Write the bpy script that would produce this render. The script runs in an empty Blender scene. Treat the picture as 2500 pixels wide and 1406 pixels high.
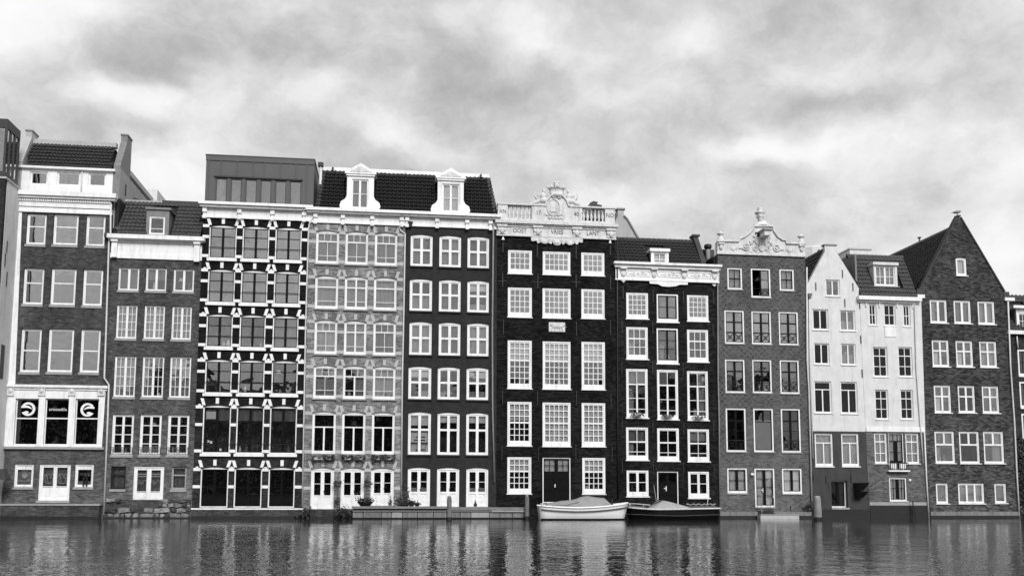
import bpy, bmesh, math, random
from mathutils import Vector, Matrix
from mathutils.geometry import delaunay_2d_cdt
rnd = random.Random(7)
SC = bpy.context.scene
COL = SC.collection

# ------------------------------------------------------------------ camera
# The photograph was surveyed for its vanishing points: X runs along the row of houses,
# Y away from the camera, Z up, water at Z = 0, house fronts near Y = D.
IMW, IMH = 2500.0, 1406.0
FOC, PPX, PPY = 2317.417, 1250.0, 937.0
YAW, PITCH, ROLL = .126426271, .111475622, .00331931662
D = 60.0
def rot_rows():
    cy, sy, cp, sp, cr, sr = math.cos(YAW), math.sin(YAW), math.cos(PITCH), math.sin(PITCH), math.cos(ROLL), math.sin(ROLL)
    Rz = Matrix(((cy, -sy, 0), (sy, cy, 0), (0, 0, 1)))
    B = Matrix(((1, 0, 0), (0, 0, -1), (0, 1, 0)))
    Rx = Matrix(((1, 0, 0), (0, cp, sp), (0, -sp, cp)))
    Rr = Matrix(((cr, -sr, 0), (sr, cr, 0), (0, 0, 1)))
    return Rr @ Rx @ B @ Rz
RM = rot_rows()
RT = RM.transposed()
def ray(px, py):
    return RT @ Vector(((px - PPX) / FOC, (py - PPY) / FOC, 1.0))
_d = ray(1250, 1264)
CAMH = -_d.z / _d.y * D
def P(px, py, Y=D):
    d = ray(px, py); t = Y / d.y
    return (d.x * t, CAMH + d.z * t)
ZT = {0: (0, 0, 1), 1: (0, 280, 2.704), 2: (0, 780, 2.704), 3: (460, 360, 3.195), 4: (460, 780, 2.705), 5: (740, 380, 3.347), 6: (740, 780, 2.704),
      7: (1190, 420, 3.7), 8: (1190, 780, 2.7035), 9: (1490, 560, 3.907), 10: (1490, 880, 3.348), 11: (1730, 480, 3.515),
      12: (1730, 860, 3.196), 13: (1950, 500, 3.5145), 14: (1950, 880, 3.347), 15: (1280, 1180, 5.0), 16: (0, 280, 3.35), 17: (2400, 680, 2.27), 18: (1270, 430, 7.811)}
def Q(k, x, y, Y=D):
    a, b, s = ZT[k]
    return P(a + x / s, b + y / s, Y)

cd = bpy.data.cameras.new('camera'); cam = bpy.data.objects.new('camera', cd); COL.objects.link(cam)
cd.sensor_fit = 'HORIZONTAL'; cd.sensor_width = 36.0
cd.lens = 36.0 * FOC / IMW
cd.shift_y = (PPY - IMH / 2) / IMW
cd.clip_start = .1; cd.clip_end = 3000
mw = Matrix.Identity(4)
for i in range(3):
    mw[i][0] = RM[0][i]; mw[i][1] = -RM[1][i]; mw[i][2] = -RM[2][i]
mw[2][3] = CAMH
cam.matrix_world = mw
SC.camera = cam

# ------------------------------------------------------------------ sky, sun, exposure
SUN_EL, SUN_AZ = math.radians(38), math.radians(167)      # azimuth clockwise from +Y: behind the camera
SKY_GAIN = 1.0
world = bpy.data.worlds.new('World'); SC.world = world; world.use_nodes = True
nt = world.node_tree; nt.nodes.clear()
def N(tree, typ, **kw):
    n = tree.nodes.new(typ)
    for k, v in kw.items():
        if k == 'ins':
            for kk, vv in v.items(): n.inputs[kk].default_value = vv
        else: setattr(n, k, v)
    return n
def math_node(tree, op, a, b=None, clamp=False):
    n = N(tree, 'ShaderNodeMath', operation=op, use_clamp=clamp)
    for i, v in enumerate((a, b)):
        if v is None: continue
        if isinstance(v, (int, float)): n.inputs[i].default_value = v
        else: tree.links.new(v, n.inputs[i])
    return n.outputs[0]
def build_sky():
    L = nt.links.new
    tc = N(nt, 'ShaderNodeTexCoord')
    nz = N(nt, 'ShaderNodeTexNoise', ins={'Scale': 7.0, 'Detail': 5.0, 'Roughness': .55}); 
    st = N(nt, 'ShaderNodeVectorMath', operation='MULTIPLY'); st.inputs[1].default_value = (1, 1, 1.7)
    L(tc.outputs['Generated'], st.inputs[0]); L(st.outputs[0], nz.inputs['Vector'])
    sub = N(nt, 'ShaderNodeVectorMath', operation='SUBTRACT'); sub.inputs[1].default_value = (.5, .5, .5)
    L(nz.outputs['Color'], sub.inputs[0])
    sc = N(nt, 'ShaderNodeVectorMath', operation='MULTIPLY'); sc.inputs[1].default_value = (.09, .09, .075)
    L(sub.outputs[0], sc.inputs[0])
    add = N(nt, 'ShaderNodeVectorMath', operation='ADD')
    L(tc.outputs['Generated'], add.inputs[0]); L(sc.outputs[0], add.inputs[1])
    wdir = add.outputs[0]
    # broad billows everywhere
    st2 = N(nt, 'ShaderNodeVectorMath', operation='MULTIPLY'); st2.inputs[1].default_value = (1, 1, 1.3)
    L(wdir, st2.inputs[0])
    n1 = N(nt, 'ShaderNodeTexNoise', ins={'Scale': 8.5, 'Detail': 9.0, 'Roughness': .5}); L(st2.outputs[0], n1.inputs['Vector'])
    n2 = N(nt, 'ShaderNodeTexNoise', ins={'Scale': 19.0, 'Detail': 9.0, 'Roughness': .68}); L(st2.outputs[0], n2.inputs['Vector'])
    v = math_node(nt, 'MULTIPLY', math_node(nt, 'SUBTRACT', n1.outputs['Fac'], .5), .9)
    v = math_node(nt, 'ADD', v, math_node(nt, 'MULTIPLY', math_node(nt, 'SUBTRACT', n2.outputs['Fac'], .5), .45))
    v = math_node(nt, 'ADD', v, .56)
    # cloud gaps and thick banks where the photograph has them (px, py, half widths, amount)
    blobs = [(110, 40, 210, 100, .42), (230, 15, 160, 50, .25), (320, 250, 120, 42, .45), (560, 310, 150, 90, .15), (965, 315, 90, 45, .30), (1075, 370, 110, 55, .18),
             (430, 445, 190, 70, .38), (1220, 70, 120, 90, .22), (1400, 135, 170, 90, .14), (1660, 85, 80, 45, .24), (1890, 368, 150, 42, .34),
             (2110, 165, 170, 45, .22), (2450, 370, 110, 70, .24), (2150, 545, 420, 110, .16), (2440, 650, 200, 120, .30), (1540, 500, 300, 110, .16), (2200, 330, 160, 50, .12),
             (800, 220, 70, 40, .2), (650, 190, 160, 60, .08), (1050, 30, 160, 40, .12), (2380, 20, 200, 50, .1),
             (300, 115, 190, 85, -.46), (60, 160, 140, 70, -.12), (1000, 120, 280, 90, -.17), (820, 185, 230, 60, -.14), (1500, 190, 420, 60, -.14), (1950, 245, 380, 65, -.14),
             (2080, 245, 160, 40, -.12), (2250, 100, 200, 45, -.08), (1950, 25, 280, 45, -.15), (560, 60, 220, 50, -.10), (1600, 330, 280, 50, -.12),
             (390, 315, 150, 30, -.12), (1350, 420, 350, 50, -.08), (700, 400, 250, 50, -.06), (1700, 440, 250, 40, -.05)]
    for (bx, by, rx, ry, amt) in blobs:
        c = ray(bx, by).normalized()
        s = N(nt, 'ShaderNodeVectorMath', operation='SUBTRACT'); s.inputs[1].default_value = c; L(wdir, s.inputs[0])
        m = N(nt, 'ShaderNodeVectorMath', operation='MULTIPLY'); m.inputs[1].default_value = (FOC / rx / 1.35, FOC / rx / 1.35, FOC / ry / 1.35); L(s.outputs[0], m.inputs[0])
        ln = N(nt, 'ShaderNodeVectorMath', operation='LENGTH'); L(m.outputs[0], ln.inputs[0])
        mr = N(nt, 'ShaderNodeMapRange', interpolation_type='SMOOTHSTEP', ins={1: 0.0, 2: 1.15, 3: amt * (.9 if amt > 0 else .6), 4: 0.0}); L(ln.outputs['Value'], mr.inputs[0])
        v = math_node(nt, 'ADD', v, mr.outputs[0])
    # soft shoulders
    mr = N(nt, 'ShaderNodeMapRange', interpolation_type='SMOOTHERSTEP', ins={1: 0.0, 2: 1.15, 3: .36, 4: 1.04}); L(v, mr.inputs[0])
    sky = N(nt, 'ShaderNodeTexSky', sky_type='NISHITA', sun_disc=False)
    sky.sun_elevation = SUN_EL; sky.sun_rotation = SUN_AZ
    bw = N(nt, 'ShaderNodeRGBToBW'); L(sky.outputs[0], bw.inputs[0])
    clear = math_node(nt, 'MULTIPLY', bw.outputs[0], .05)
    thin = math_node(nt, 'MULTIPLY', clear, .12)
    tot = math_node(nt, 'ADD', math_node(nt, 'MULTIPLY', mr.outputs[0], SKY_GAIN), thin)
    cmb = N(nt, 'ShaderNodeCombineColor')
    for i in range(3): L(tot, cmb.inputs[i])
    bg = N(nt, 'ShaderNodeBackground'); bg.inputs['Strength'].default_value = .385; L(cmb.outputs[0], bg.inputs['Color'])
    out = N(nt, 'ShaderNodeOutputWorld'); L(bg.outputs[0], out.inputs['Surface'])
build_sky()
sl = bpy.data.lights.new('sun', 'SUN'); sl.energy = 1.5; sl.angle = math.radians(28); sl.color = (1, 1, 1)
sun = bpy.data.objects.new('sun', sl); COL.objects.link(sun)
sdir = Vector((math.sin(SUN_AZ) * math.cos(SUN_EL), math.cos(SUN_AZ) * math.cos(SUN_EL), math.sin(SUN_EL)))
sun.rotation_euler = sdir.to_track_quat('Z', 'Y').to_euler()
sun.location = (0, -20, 40)
vs = SC.view_settings
vs.view_transform = 'Standard'; vs.look = 'None'; vs.exposure = 1.28; vs.gamma = 1; vs.use_curve_mapping = False
SC.render.film_transparent = False

# ------------------------------------------------------------------ materials (the photograph is black and white: greys only)
MATS = {}
def g3(v): return (v, v, v, 1)
def base_mat(name):
    m = bpy.data.materials.new(name); m.use_nodes = True; t = m.node_tree
    b = t.nodes['Principled BSDF']; MATS[name] = m
    return m, t, b
def mottled(name, v, rough=.6, amt=.25, scale=1.5, bump=0.0, bscale=30, spec=.4, dirt=0.0, stretch=(1, 1, 1)):
    m, t, b = base_mat(name); L = t.links.new
    gp = N(t, 'ShaderNodeNewGeometry')
    mp = N(t, 'ShaderNodeVectorMath', operation='MULTIPLY'); mp.inputs[1].default_value = stretch; L(gp.outputs['Position'], mp.inputs[0])
    n = N(t, 'ShaderNodeTexNoise', ins={'Scale': scale, 'Detail': 7.0, 'Roughness': .62}); L(mp.outputs[0], n.inputs['Vector'])
    mr = N(t, 'ShaderNodeMapRange', ins={1: .25, 2: .75, 3: v * (1 - amt), 4: v * (1 + amt)}); L(n.outputs['Fac'], mr.inputs[0])
    val = mr.outputs[0]
    if dirt:
        n3 = N(t, 'ShaderNodeTexNoise', ins={'Scale': .9, 'Detail': 8.0, 'Roughness': .7})
        s3 = N(t, 'ShaderNodeVectorMath', operation='MULTIPLY'); s3.inputs[1].default_value = (4.0, 4.0, .45); L(gp.outputs['Position'], s3.inputs[0]); L(s3.outputs[0], n3.inputs['Vector'])
        dm = N(t, 'ShaderNodeMapRange', ins={1: .5, 2: .72, 3: 1.0, 4: 1 - dirt}); L(n3.outputs['Fac'], dm.inputs[0])
        val = math_node(t, 'MULTIPLY', val, dm.outputs[0])
    L(val, b.inputs['Base Color'])
    b.inputs['Roughness'].default_value = rough; b.inputs['Specular IOR Level'].default_value = spec
    if bump:
        n2 = N(t, 'ShaderNodeTexNoise', ins={'Scale': bscale, 'Detail': 5.0}); L(gp.outputs['Position'], n2.inputs['Vector'])
        bp = N(t, 'ShaderNodeBump', ins={'Strength': bump, 'Distance': .03}); L(n2.outputs['Fac'], bp.inputs['Height']); L(bp.outputs[0], b.inputs['Normal'])
    return m
def brick(name, v, var=.35, mortar=None, bw=.27, bh=.088, stain=.3, rough=.85, sheen=.08, patch=0.0, diaper=False, pale_low=0.0):
    m, t, b = base_mat(name); L = t.links.new
    gp = N(t, 'ShaderNodeNewGeometry'); sp = N(t, 'ShaderNodeSeparateXYZ'); L(gp.outputs['Position'], sp.inputs[0])
    cb = N(t, 'ShaderNodeCombineXYZ'); L(math_node(t, 'ADD', sp.outputs[0], sp.outputs[1]), cb.inputs[0]); L(sp.outputs[2], cb.inputs[1])
    br = N(t, 'ShaderNodeTexBrick', ins={'Scale': 1.0, 'Mortar Size': .009, 'Mortar Smooth': .2, 'Bias': -.1, 'Brick Width': bw, 'Row Height': bh})
    mt = v * 1.5 if mortar is None else mortar
    br.inputs['Color1'].default_value = g3(v * (1 - var)); br.inputs['Color2'].default_value = g3(v * (1 + var)); br.inputs['Mortar'].default_value = g3(mt)
    L(cb.outputs[0], br.inputs['Vector'])
    n = N(t, 'ShaderNodeTexNoise', ins={'Scale': .55, 'Detail': 9.0, 'Roughness': .68}); L(gp.outputs['Position'], n.inputs['Vector'])
    mr = N(t, 'ShaderNodeMapRange', ins={1: .3, 2: .7, 3: 1 - stain, 4: 1 + stain}); L(n.outputs['Fac'], mr.inputs[0])
    nf = N(t, 'ShaderNodeTexNoise', ins={'Scale': 5.5, 'Detail': 6.0, 'Roughness': .7}); L(gp.outputs['Position'], nf.inputs['Vector'])
    sf = N(t, 'ShaderNodeVectorMath', operation='MULTIPLY'); sf.inputs[1].default_value = (1.6, 1.6, .3); L(gp.outputs['Position'], sf.inputs[0])
    ns = N(t, 'ShaderNodeTexNoise', ins={'Scale': .8, 'Detail': 8.0, 'Roughness': .7}); L(sf.outputs[0], ns.inputs['Vector'])
    f = math_node(t, 'MULTIPLY', mr.outputs[0], N_map(t, nf.outputs['Fac'], .3, .7, .72, 1.28))
    f = math_node(t, 'MULTIPLY', f, N_map(t, ns.outputs['Fac'], .35, .68, .78, 1.32))
    if pale_low:      # salts drawn up from the canal bleach the lowest courses
        lo = N(t, 'ShaderNodeMapRange', ins={1: 1.0, 2: 9.0, 3: 1 + pale_low, 4: 1.0}); L(sp.outputs[2], lo.inputs[0]); f = math_node(t, 'MULTIPLY', f, lo.outputs[0])
    mul = N(t, 'ShaderNodeVectorMath', operation='SCALE'); L(br.outputs['Color'], mul.inputs[0]); L(f, mul.inputs['Scale'])
    colr = mul.outputs[0]
    if diaper:        # headers picked out in a lozenge pattern
        k = .40
        def ln(sgn):
            a = math_node(t, 'DIVIDE', math_node(t, 'ADD', sp.outputs[0], math_node(t, 'MULTIPLY', sp.outputs[2], sgn)), k)
            a = math_node(t, 'ABSOLUTE', math_node(t, 'SUBTRACT', math_node(t, 'FRACT', a), .5))
            return math_node(t, 'LESS_THAN', a, .10)
        d = math_node(t, 'MAXIMUM', ln(1.0), ln(-1.0))
        np_ = N(t, 'ShaderNodeTexNoise', ins={'Scale': .8, 'Detail': 3.0}); L(gp.outputs['Position'], np_.inputs['Vector'])
        d = math_node(t, 'MULTIPLY', d, N_map(t, np_.outputs['Fac'], .38, .58, .25, 1.0))
        mx = N(t, 'ShaderNodeMix', data_type='RGBA'); L(d, mx.inputs[0]); L(colr, mx.inputs[6]); mx.inputs[7].default_value = g3(v * 1.55); colr = mx.outputs[2]
    if patch:
        s4 = N(t, 'ShaderNodeVectorMath', operation='MULTIPLY'); s4.inputs[1].default_value = (1, 1, 1.8); L(gp.outputs['Position'], s4.inputs[0])
        n4 = N(t, 'ShaderNodeTexNoise', ins={'Scale': .9, 'Detail': 10.0, 'Roughness': .75}); L(s4.outputs[0], n4.inputs['Vector'])
        d = N_map(t, n4.outputs['Fac'], .63, .70, 0, 1)
        mx = N(t, 'ShaderNodeMix', data_type='RGBA'); L(d, mx.inputs[0]); L(colr, mx.inputs[6]); mx.inputs[7].default_value = g3(patch); colr = mx.outputs[2]
    L(colr, b.inputs['Base Color'])
    b.inputs['Roughness'].default_value = rough; b.inputs['Specular IOR Level'].default_value = sheen
    inv = math_node(t, 'SUBTRACT', 1.0, br.outputs['Fac'])
    n2 = N(t, 'ShaderNodeTexNoise', ins={'Scale': 14.0, 'Detail': 6.0}); L(gp.outputs['Position'], n2.inputs['Vector'])
    hsum = math_node(t, 'ADD', inv, math_node(t, 'MULTIPLY', n2.outputs['Fac'], .9))
    bp = N(t, 'ShaderNodeBump', ins={'Strength': .8, 'Distance': .02}); L(hsum, bp.inputs['Height']); L(bp.outputs[0], b.inputs['Normal'])
    return m
def N_map(t, sock, a, b_, c, d):
    mr = N(t, 'ShaderNodeMapRange', ins={1: a, 2: b_, 3: c, 4: d}); t.links.new(sock, mr.inputs[0]); return mr.outputs[0]
def glass_mat(name, k, c, tint):
    m, t, b = base_mat(name); L = t.links.new
    t.nodes.remove(b)
    gp = N(t, 'ShaderNodeNewGeometry')
    n = N(t, 'ShaderNodeTexNoise', ins={'Scale': 1.1, 'Detail': 1.5}); L(gp.outputs['Position'], n.inputs['Vector'])
    bp = N(t, 'ShaderNodeBump', ins={'Strength': .3, 'Distance': .04}); L(n.outputs['Fac'], bp.inputs['Height'])
    fr = N(t, 'ShaderNodeFresnel', ins={'IOR': 1.5}); L(bp.outputs[0], fr.inputs['Normal'])
    f = math_node(t, 'ADD', math_node(t, 'MULTIPLY', fr.outputs[0], k), c, True)
    tr = N(t, 'ShaderNodeBsdfTransparent'); tr.inputs[0].default_value = g3(tint)
    gl = N(t, 'ShaderNodeBsdfGlossy', ins={'Roughness': .015}); gl.inputs[0].default_value = g3(.95); L(bp.outputs[0], gl.inputs['Normal'])
    mx = N(t, 'ShaderNodeMixShader'); L(f, mx.inputs[0]); L(tr.outputs[0], mx.inputs[1]); L(gl.outputs[0], mx.inputs[2])
    L(mx.outputs[0], t.nodes['Material Output'].inputs['Surface'])
    return m
def cloth_mat(name, v):
    m = mottled(name, v, .9, .18, 3.0, spec=.1, stretch=(3, 3, .4))
    return m

white = mottled('white_paint', .74, .5, .09, 3.0, spec=.3, dirt=.28)
stonewhite = mottled('white_stone', .58, .75, .18, 6.0, .4, 25, dirt=.34)
cream = mottled('pale_plaster', .60, .85, .12, 1.6, .4, 18, spec=.1, dirt=.2)
plasterdim = mottled('dull_plaster', .36, .8, .12, 1.2, .25, 18, spec=.1, dirt=.2)
lightstone = mottled('band_stone', .40, .75, .14, 4.0, .2, 30)
sillstone = mottled('sill_stone', .28, .8, .2, 4.0, .2, 30)
darkpaint = mottled('dark_paint', .012, .35, .3, 3.0, spec=.5)
blackgloss = mottled('black_gloss_paint', .0065, .35, .3, 3.0, spec=.1)
greyplaster = mottled('grey_plaster', .050, .8, .22, 1.4, .3, 16, spec=.2, dirt=.35)
charcoal = mottled('charcoal_plaster', .026, .8, .38, 2.2, .6, 22, spec=.1)
blackbrick = brick('black_painted_brick', .0135, .6, .007, stain=.5, rough=.8, sheen=.06)
blackbrick2 = brick('black_tarred_brick', .0155, .6, .008, stain=.5, rough=.75, sheen=.06)
h3brick = brick('black_wall_brick', .010, .5, .007, stain=.3, rough=.8, sheen=.1, pale_low=2.6)
h1brick = brick('grey_brown_brick', .062, .4, .075, stain=.25, pale_low=.6)
h2brick = brick('mid_grey_brick', .070, .4, .08, stain=.25, pale_low=.7)
h4brick = brick('light_brick', .180, .45, .28, stain=.15)
h8brick = brick('lozenge_brick', .080, .42, .12, stain=.22, diaper=True, pale_low=.35)
h10brick = brick('grey_lower_brick', .110, .4, .15, stain=.25)
h11brick = brick('dark_gable_brick', .050, .7, .068, stain=.3, patch=.13, pale_low=.6)
h12brick = brick('dark_far_brick', .042, .35, .03, stain=.3)
basebrick = brick('plinth_brick', .052, .4, .08, stain=.5, patch=.16)
rubble = mottled('rubble_stone', .15, .9, .65, 2.6, .9, 7)
rubble2 = mottled('pale_rubble', .24, .9, .5, 3.6, .9, 9)
wet_shade_dark = mottled('wet_shade_wall', .009, .6, .5, 4.0, .5, 14)  # wet, algae-dark tone; waterline shade is put into it too
quayconc = mottled('quay_concrete', .17, .8, .35, 2.5, .4, 14, dirt=.45, stretch=(3, 3, .5))
timber = mottled('weathered_timber', .13, .85, .45, 5.0, .5, 22, stretch=(4, 4, .5))
timbergrey = mottled('grey_deck_timber', .17, .85, .35, 4.0, .4, 18)
tile_d = mottled('dark_roof_tile', .022, .5, .45, 7.0, .2, 40, spec=.35)
tile_b = mottled('black_glazed_tile', .0085, .38, .45, 7.0, .2, 40, spec=.35)
tile_m = mottled('grey_roof_tile', .050, .55, .42, 7.0, .2, 40, spec=.35)
under = mottled('roof_underlay', .008, .9, .3)
zinc = mottled('zinc_sheet', .070, .55, .12, 1.0, spec=.4, stretch=(1, 1, .4))
zinc_d = mottled('dark_zinc', .030, .5, .2, 2.0)
lead = mottled('lead_flashing', .17, .6, .25, 3.0)
leadlt = mottled('pale_zinc_flashing', .36, .55, .15, 3.0)
iron = mottled('iron', .012, .5, .3, 8.0)
pipe_g = mottled('grey_pipe', .22, .5, .2, 3.0)
pipe_w = mottled('white_pipe', .55, .45, .15, 3.0)
ink = mottled('letter_paint', .03, .6, .2)
inkgrey = mottled('carved_letter', .09, .6, .2)
glass = glass_mat('window_glass', 1.5, .09, .93)
glass_dark = glass_mat('dark_window_glass', 1.4, .05, .5)
glass_black = glass_mat('black_window_glass', .9, .0, .42)
glass_sky = glass_mat('reflecting_window_glass', 2.0, .30, .6)
net = cloth_mat('net_curtain', .40); netm = cloth_mat('grey_curtain', .20); blind = cloth_mat('white_blind', .82); drape = cloth_mat('dark_drape', .07)
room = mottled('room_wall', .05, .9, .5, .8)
screen = mottled('window_screen', .10, .6, .1)
hullw = mottled('white_hull', .82, .3, .05, 2.0, spec=.5); hulld = mottled('dark_hull', .006, .3, .3, 2.0, spec=.18)
tarp = mottled('boat_tarpaulin', .24, .75, .2, 2.5, .4, 5); tarp2 = mottled('grey_boat_cover', .30, .7, .2, 2.5, .4, 5); deckm = mottled('boat_deck', .07, .6, .25, 4.0)
leafm = mottled('leaf', .045, .6, .5, 9.0); leafl = mottled('pale_leaf', .11, .6, .4, 9.0)
gullw = mottled('feather', .4, .7, .3, 30.0)

# ------------------------------------------------------------------ object helpers
WO = {}
def tag(o, label=None, cat=None, group=None, kind=None):
    if label: o['label'] = label
    if cat: o['category'] = cat
    if group: o['group'] = group
    if kind: o['kind'] = kind
    return o
def empty(name, x, y, z, label, cat, group=None):
    o = bpy.data.objects.new(name, None); COL.objects.link(o); o.location = (x, y, z); o.empty_display_size = .3
    WO[o.name] = Vector((x, y, z)); return tag(o, label, cat, group)
def link(name, me, parent, org):
    o = bpy.data.objects.new(name, me); COL.objects.link(o)
    WO[o.name] = Vector(org)
    if parent is not None:
        o.parent = parent; o.location = Vector(org) - WO[parent.name]
    else: o.location = org
    return o
def inpoly(p, poly):
    x, y = p; c = False; n = len(poly)
    for i in range(n):
        x1, y1 = poly[i]; x2, y2 = poly[i - 1]
        if (y1 > y) != (y2 > y) and x < (x2 - x1) * (y - y1) / (y2 - y1) + x1: c = not c
    return c
class MB:
    def __init__(s): s.v = []; s.f = []
    def box(s, x0, x1, y0, y1, z0, z1):
        b = len(s.v)
        for z in (z0, z1):
            for (x, y) in ((x0, y0), (x1, y0), (x1, y1), (x0, y1)): s.v.append((x, y, z))
        for q in ((3, 2, 1, 0), (4, 5, 6, 7), (0, 1, 5, 4), (1, 2, 6, 5), (2, 3, 7, 6), (3, 0, 4, 7)): s.f.append(tuple(b + i for i in q))
        return s
    def hexa(s, pts):                    # eight corners, bottom ring then top ring
        b = len(s.v); s.v += [tuple(p) for p in pts]
        for q in ((3, 2, 1, 0), (4, 5, 6, 7), (0, 1, 5, 4), (1, 2, 6, 5), (2, 3, 7, 6), (3, 0, 4, 7)): s.f.append(tuple(b + i for i in q))
        return s
    def prism(s, outer, holes=(), y0=0, y1=1):   # outlines in (x, z), pushed along y
        loops = [list(outer)] + [list(h) for h in holes]
        pts = []; edges = []
        for lp in loops:
            b = len(pts); n = len(lp); pts += lp; edges += [(b + i, b + (i + 1) % n) for i in range(n)]
        ov, oe, of, *_ = delaunay_2d_cdt([Vector(p) for p in pts], edges, [], 0, 1e-6)
        b = len(s.v); n = len(ov)
        s.v += [(p.x, y0, p.y) for p in ov] + [(p.x, y1, p.y) for p in ov]
        for t in of:
            c = sum((ov[i] for i in t), Vector((0, 0))) / len(t)
            if inpoly(c, loops[0]) and not any(inpoly(c, h) for h in loops[1:]):
                s.f.append(tuple(b + i for i in t)); s.f.append(tuple(b + n + i for i in reversed(t)))
        for lp in loops:
            m = len(lp); b = len(s.v)
            s.v += [(p[0], y0, p[1]) for p in lp] + [(p[0], y1, p[1]) for p in lp]
            for i in range(m):
                j = (i + 1) % m; s.f.append((b + i, b + j, b + m + j, b + m + i))
        return s
    def tube(s, path, r, n=6, r1=None):
        path = [Vector(p) for p in path]; b = len(s.v); m = len(path)
        up = Vector((0, 1, 0))
        for i, p in enumerate(path):
            d = (path[min(i + 1, m - 1)] - path[max(i - 1, 0)]).normalized()
            a = d.cross(up)
            if a.length < .05: a = d.cross(Vector((1, 0, 0)))
            a.normalize(); c = a.cross(d)
            rr = r if r1 is None else r + (r1 - r) * i / (m - 1)
            for k in range(n):
                t = 2 * math.pi * k / n; s.v.append(tuple(p + a * (rr * math.cos(t)) + c * (rr * math.sin(t))))
        for i in range(m - 1):
            for k in range(n):
                k2 = (k + 1) % n; s.f.append((b + i * n + k, b + i * n + k2, b + (i + 1) * n + k2, b + (i + 1) * n + k))
        s.f.append(tuple(b + k for k in reversed(range(n)))); s.f.append(tuple(b + (m - 1) * n + k for k in range(n)))
        return s
    def lathe(s, x, y, prof, n=12, sy=1.0):        # prof: (radius, z)
        b = len(s.v); m = len(prof)
        for (r, z) in prof:
            for k in range(n):
                t = 2 * math.pi * k / n; s.v.append((x + r * math.cos(t), y + sy * r * math.sin(t), z))
        for i in range(m - 1):
            for k in range(n):
                k2 = (k + 1) % n; s.f.append((b + i * n + k, b + i * n + k2, b + (i + 1) * n + k2, b + (i + 1) * n + k))
        s.f.append(tuple(b + k for k in reversed(range(n)))); s.f.append(tuple(b + (m - 1) * n + k for k in range(n)))
        return s
    def ell(s, c, r, n=10, m=6, rot=0.0):
        b = len(s.v); cr, sr = math.cos(rot), math.sin(rot)
        for i in range(m + 1):
            t = math.pi * i / m - math.pi / 2
            for k in range(n):
                a = 2 * math.pi * k / n
                x = r[0] * math.cos(t) * math.cos(a); y = r[1] * math.cos(t) * math.sin(a); z = r[2] * math.sin(t)
                s.v.append((c[0] + x * cr - z * sr, c[1] + y, c[2] + x * sr + z * cr))
        for i in range(m):
            for k in range(n):
                k2 = (k + 1) % n; s.f.append((b + i * n + k, b + i * n + k2, b + (i + 1) * n + k2, b + (i + 1) * n + k))
        return s
    def scroll(s, cx, cy, cz, r, turns=1.4, start=0.0, d=1, w=.04):
        path = []
        for i in range(15):
            t = i / 14; a = start + d * t * turns * 2 * math.pi; rr = r * (1 - .85 * t)
            path.append((cx + rr * math.cos(a), cy, cz + rr * math.sin(a)))
        return s.tube(path, w, 5, w * .6)
    def build(s, name, mat, parent=None, smooth=False, org=None, norm=True):
        xs = [p[0] for p in s.v]; ys = [p[1] for p in s.v]; zs = [p[2] for p in s.v]
        o = org or ((min(xs) + max(xs)) / 2, (min(ys) + max(ys)) / 2, (min(zs) + max(zs)) / 2)
        me = bpy.data.meshes.new(name)
        me.from_pydata([(p[0] - o[0], p[1] - o[1], p[2] - o[2]) for p in s.v], [], s.f)
        if norm:
            bm = bmesh.new(); bm.from_mesh(me); bmesh.ops.recalc_face_normals(bm, faces=bm.faces); bm.to_mesh(me); bm.free()
        me.materials.append(mat)
        if smooth:
            for p in me.polygons: p.use_smooth = True
        return link(name, me, parent, o)
UC = {}
def ubox(name, mat, parent, x0, x1, y0, y1, z0, z1, rx=0, rz=0, ry=0):
    me = UC.get(mat.name)
    if me is None:
        b = MB().box(-.5, .5, -.5, .5, -.5, .5); me = bpy.data.meshes.new('block_' + mat.name); me.from_pydata(b.v, [], b.f); me.materials.append(mat); UC[mat.name] = me
    o = link(name, me, parent, ((x0 + x1) / 2, (y0 + y1) / 2, (z0 + z1) / 2))
    o.scale = (x1 - x0, y1 - y0, z1 - z0); o.rotation_euler = (rx, ry, rz)
    return o
def text_mesh(txt, size, mat, parent, x, y, z, name='lettering', ext=.008, shear=0.0, sx=1.0, mirror=False):
    c = bpy.data.curves.new(name, 'FONT'); c.body = txt; c.size = size; c.align_x = 'CENTER'; c.align_y = 'CENTER'; c.extrude = ext; c.resolution_u = 3
    c.shear = shear
    o = bpy.data.objects.new(name, c); COL.objects.link(o)
    dg = bpy.context.evaluated_depsgraph_get()
    me = bpy.data.meshes.new_from_object(o.evaluated_get(dg))
    bpy.data.objects.remove(o); bpy.data.curves.remove(c)
    me.transform(Matrix.Rotation(math.pi / 2, 4, 'X') @ Matrix.Diagonal((sx, 1, 1, 1)))
    me.materials.clear(); me.materials.append(mat)
    return link(name, me, parent, (x, y, z))

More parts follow.
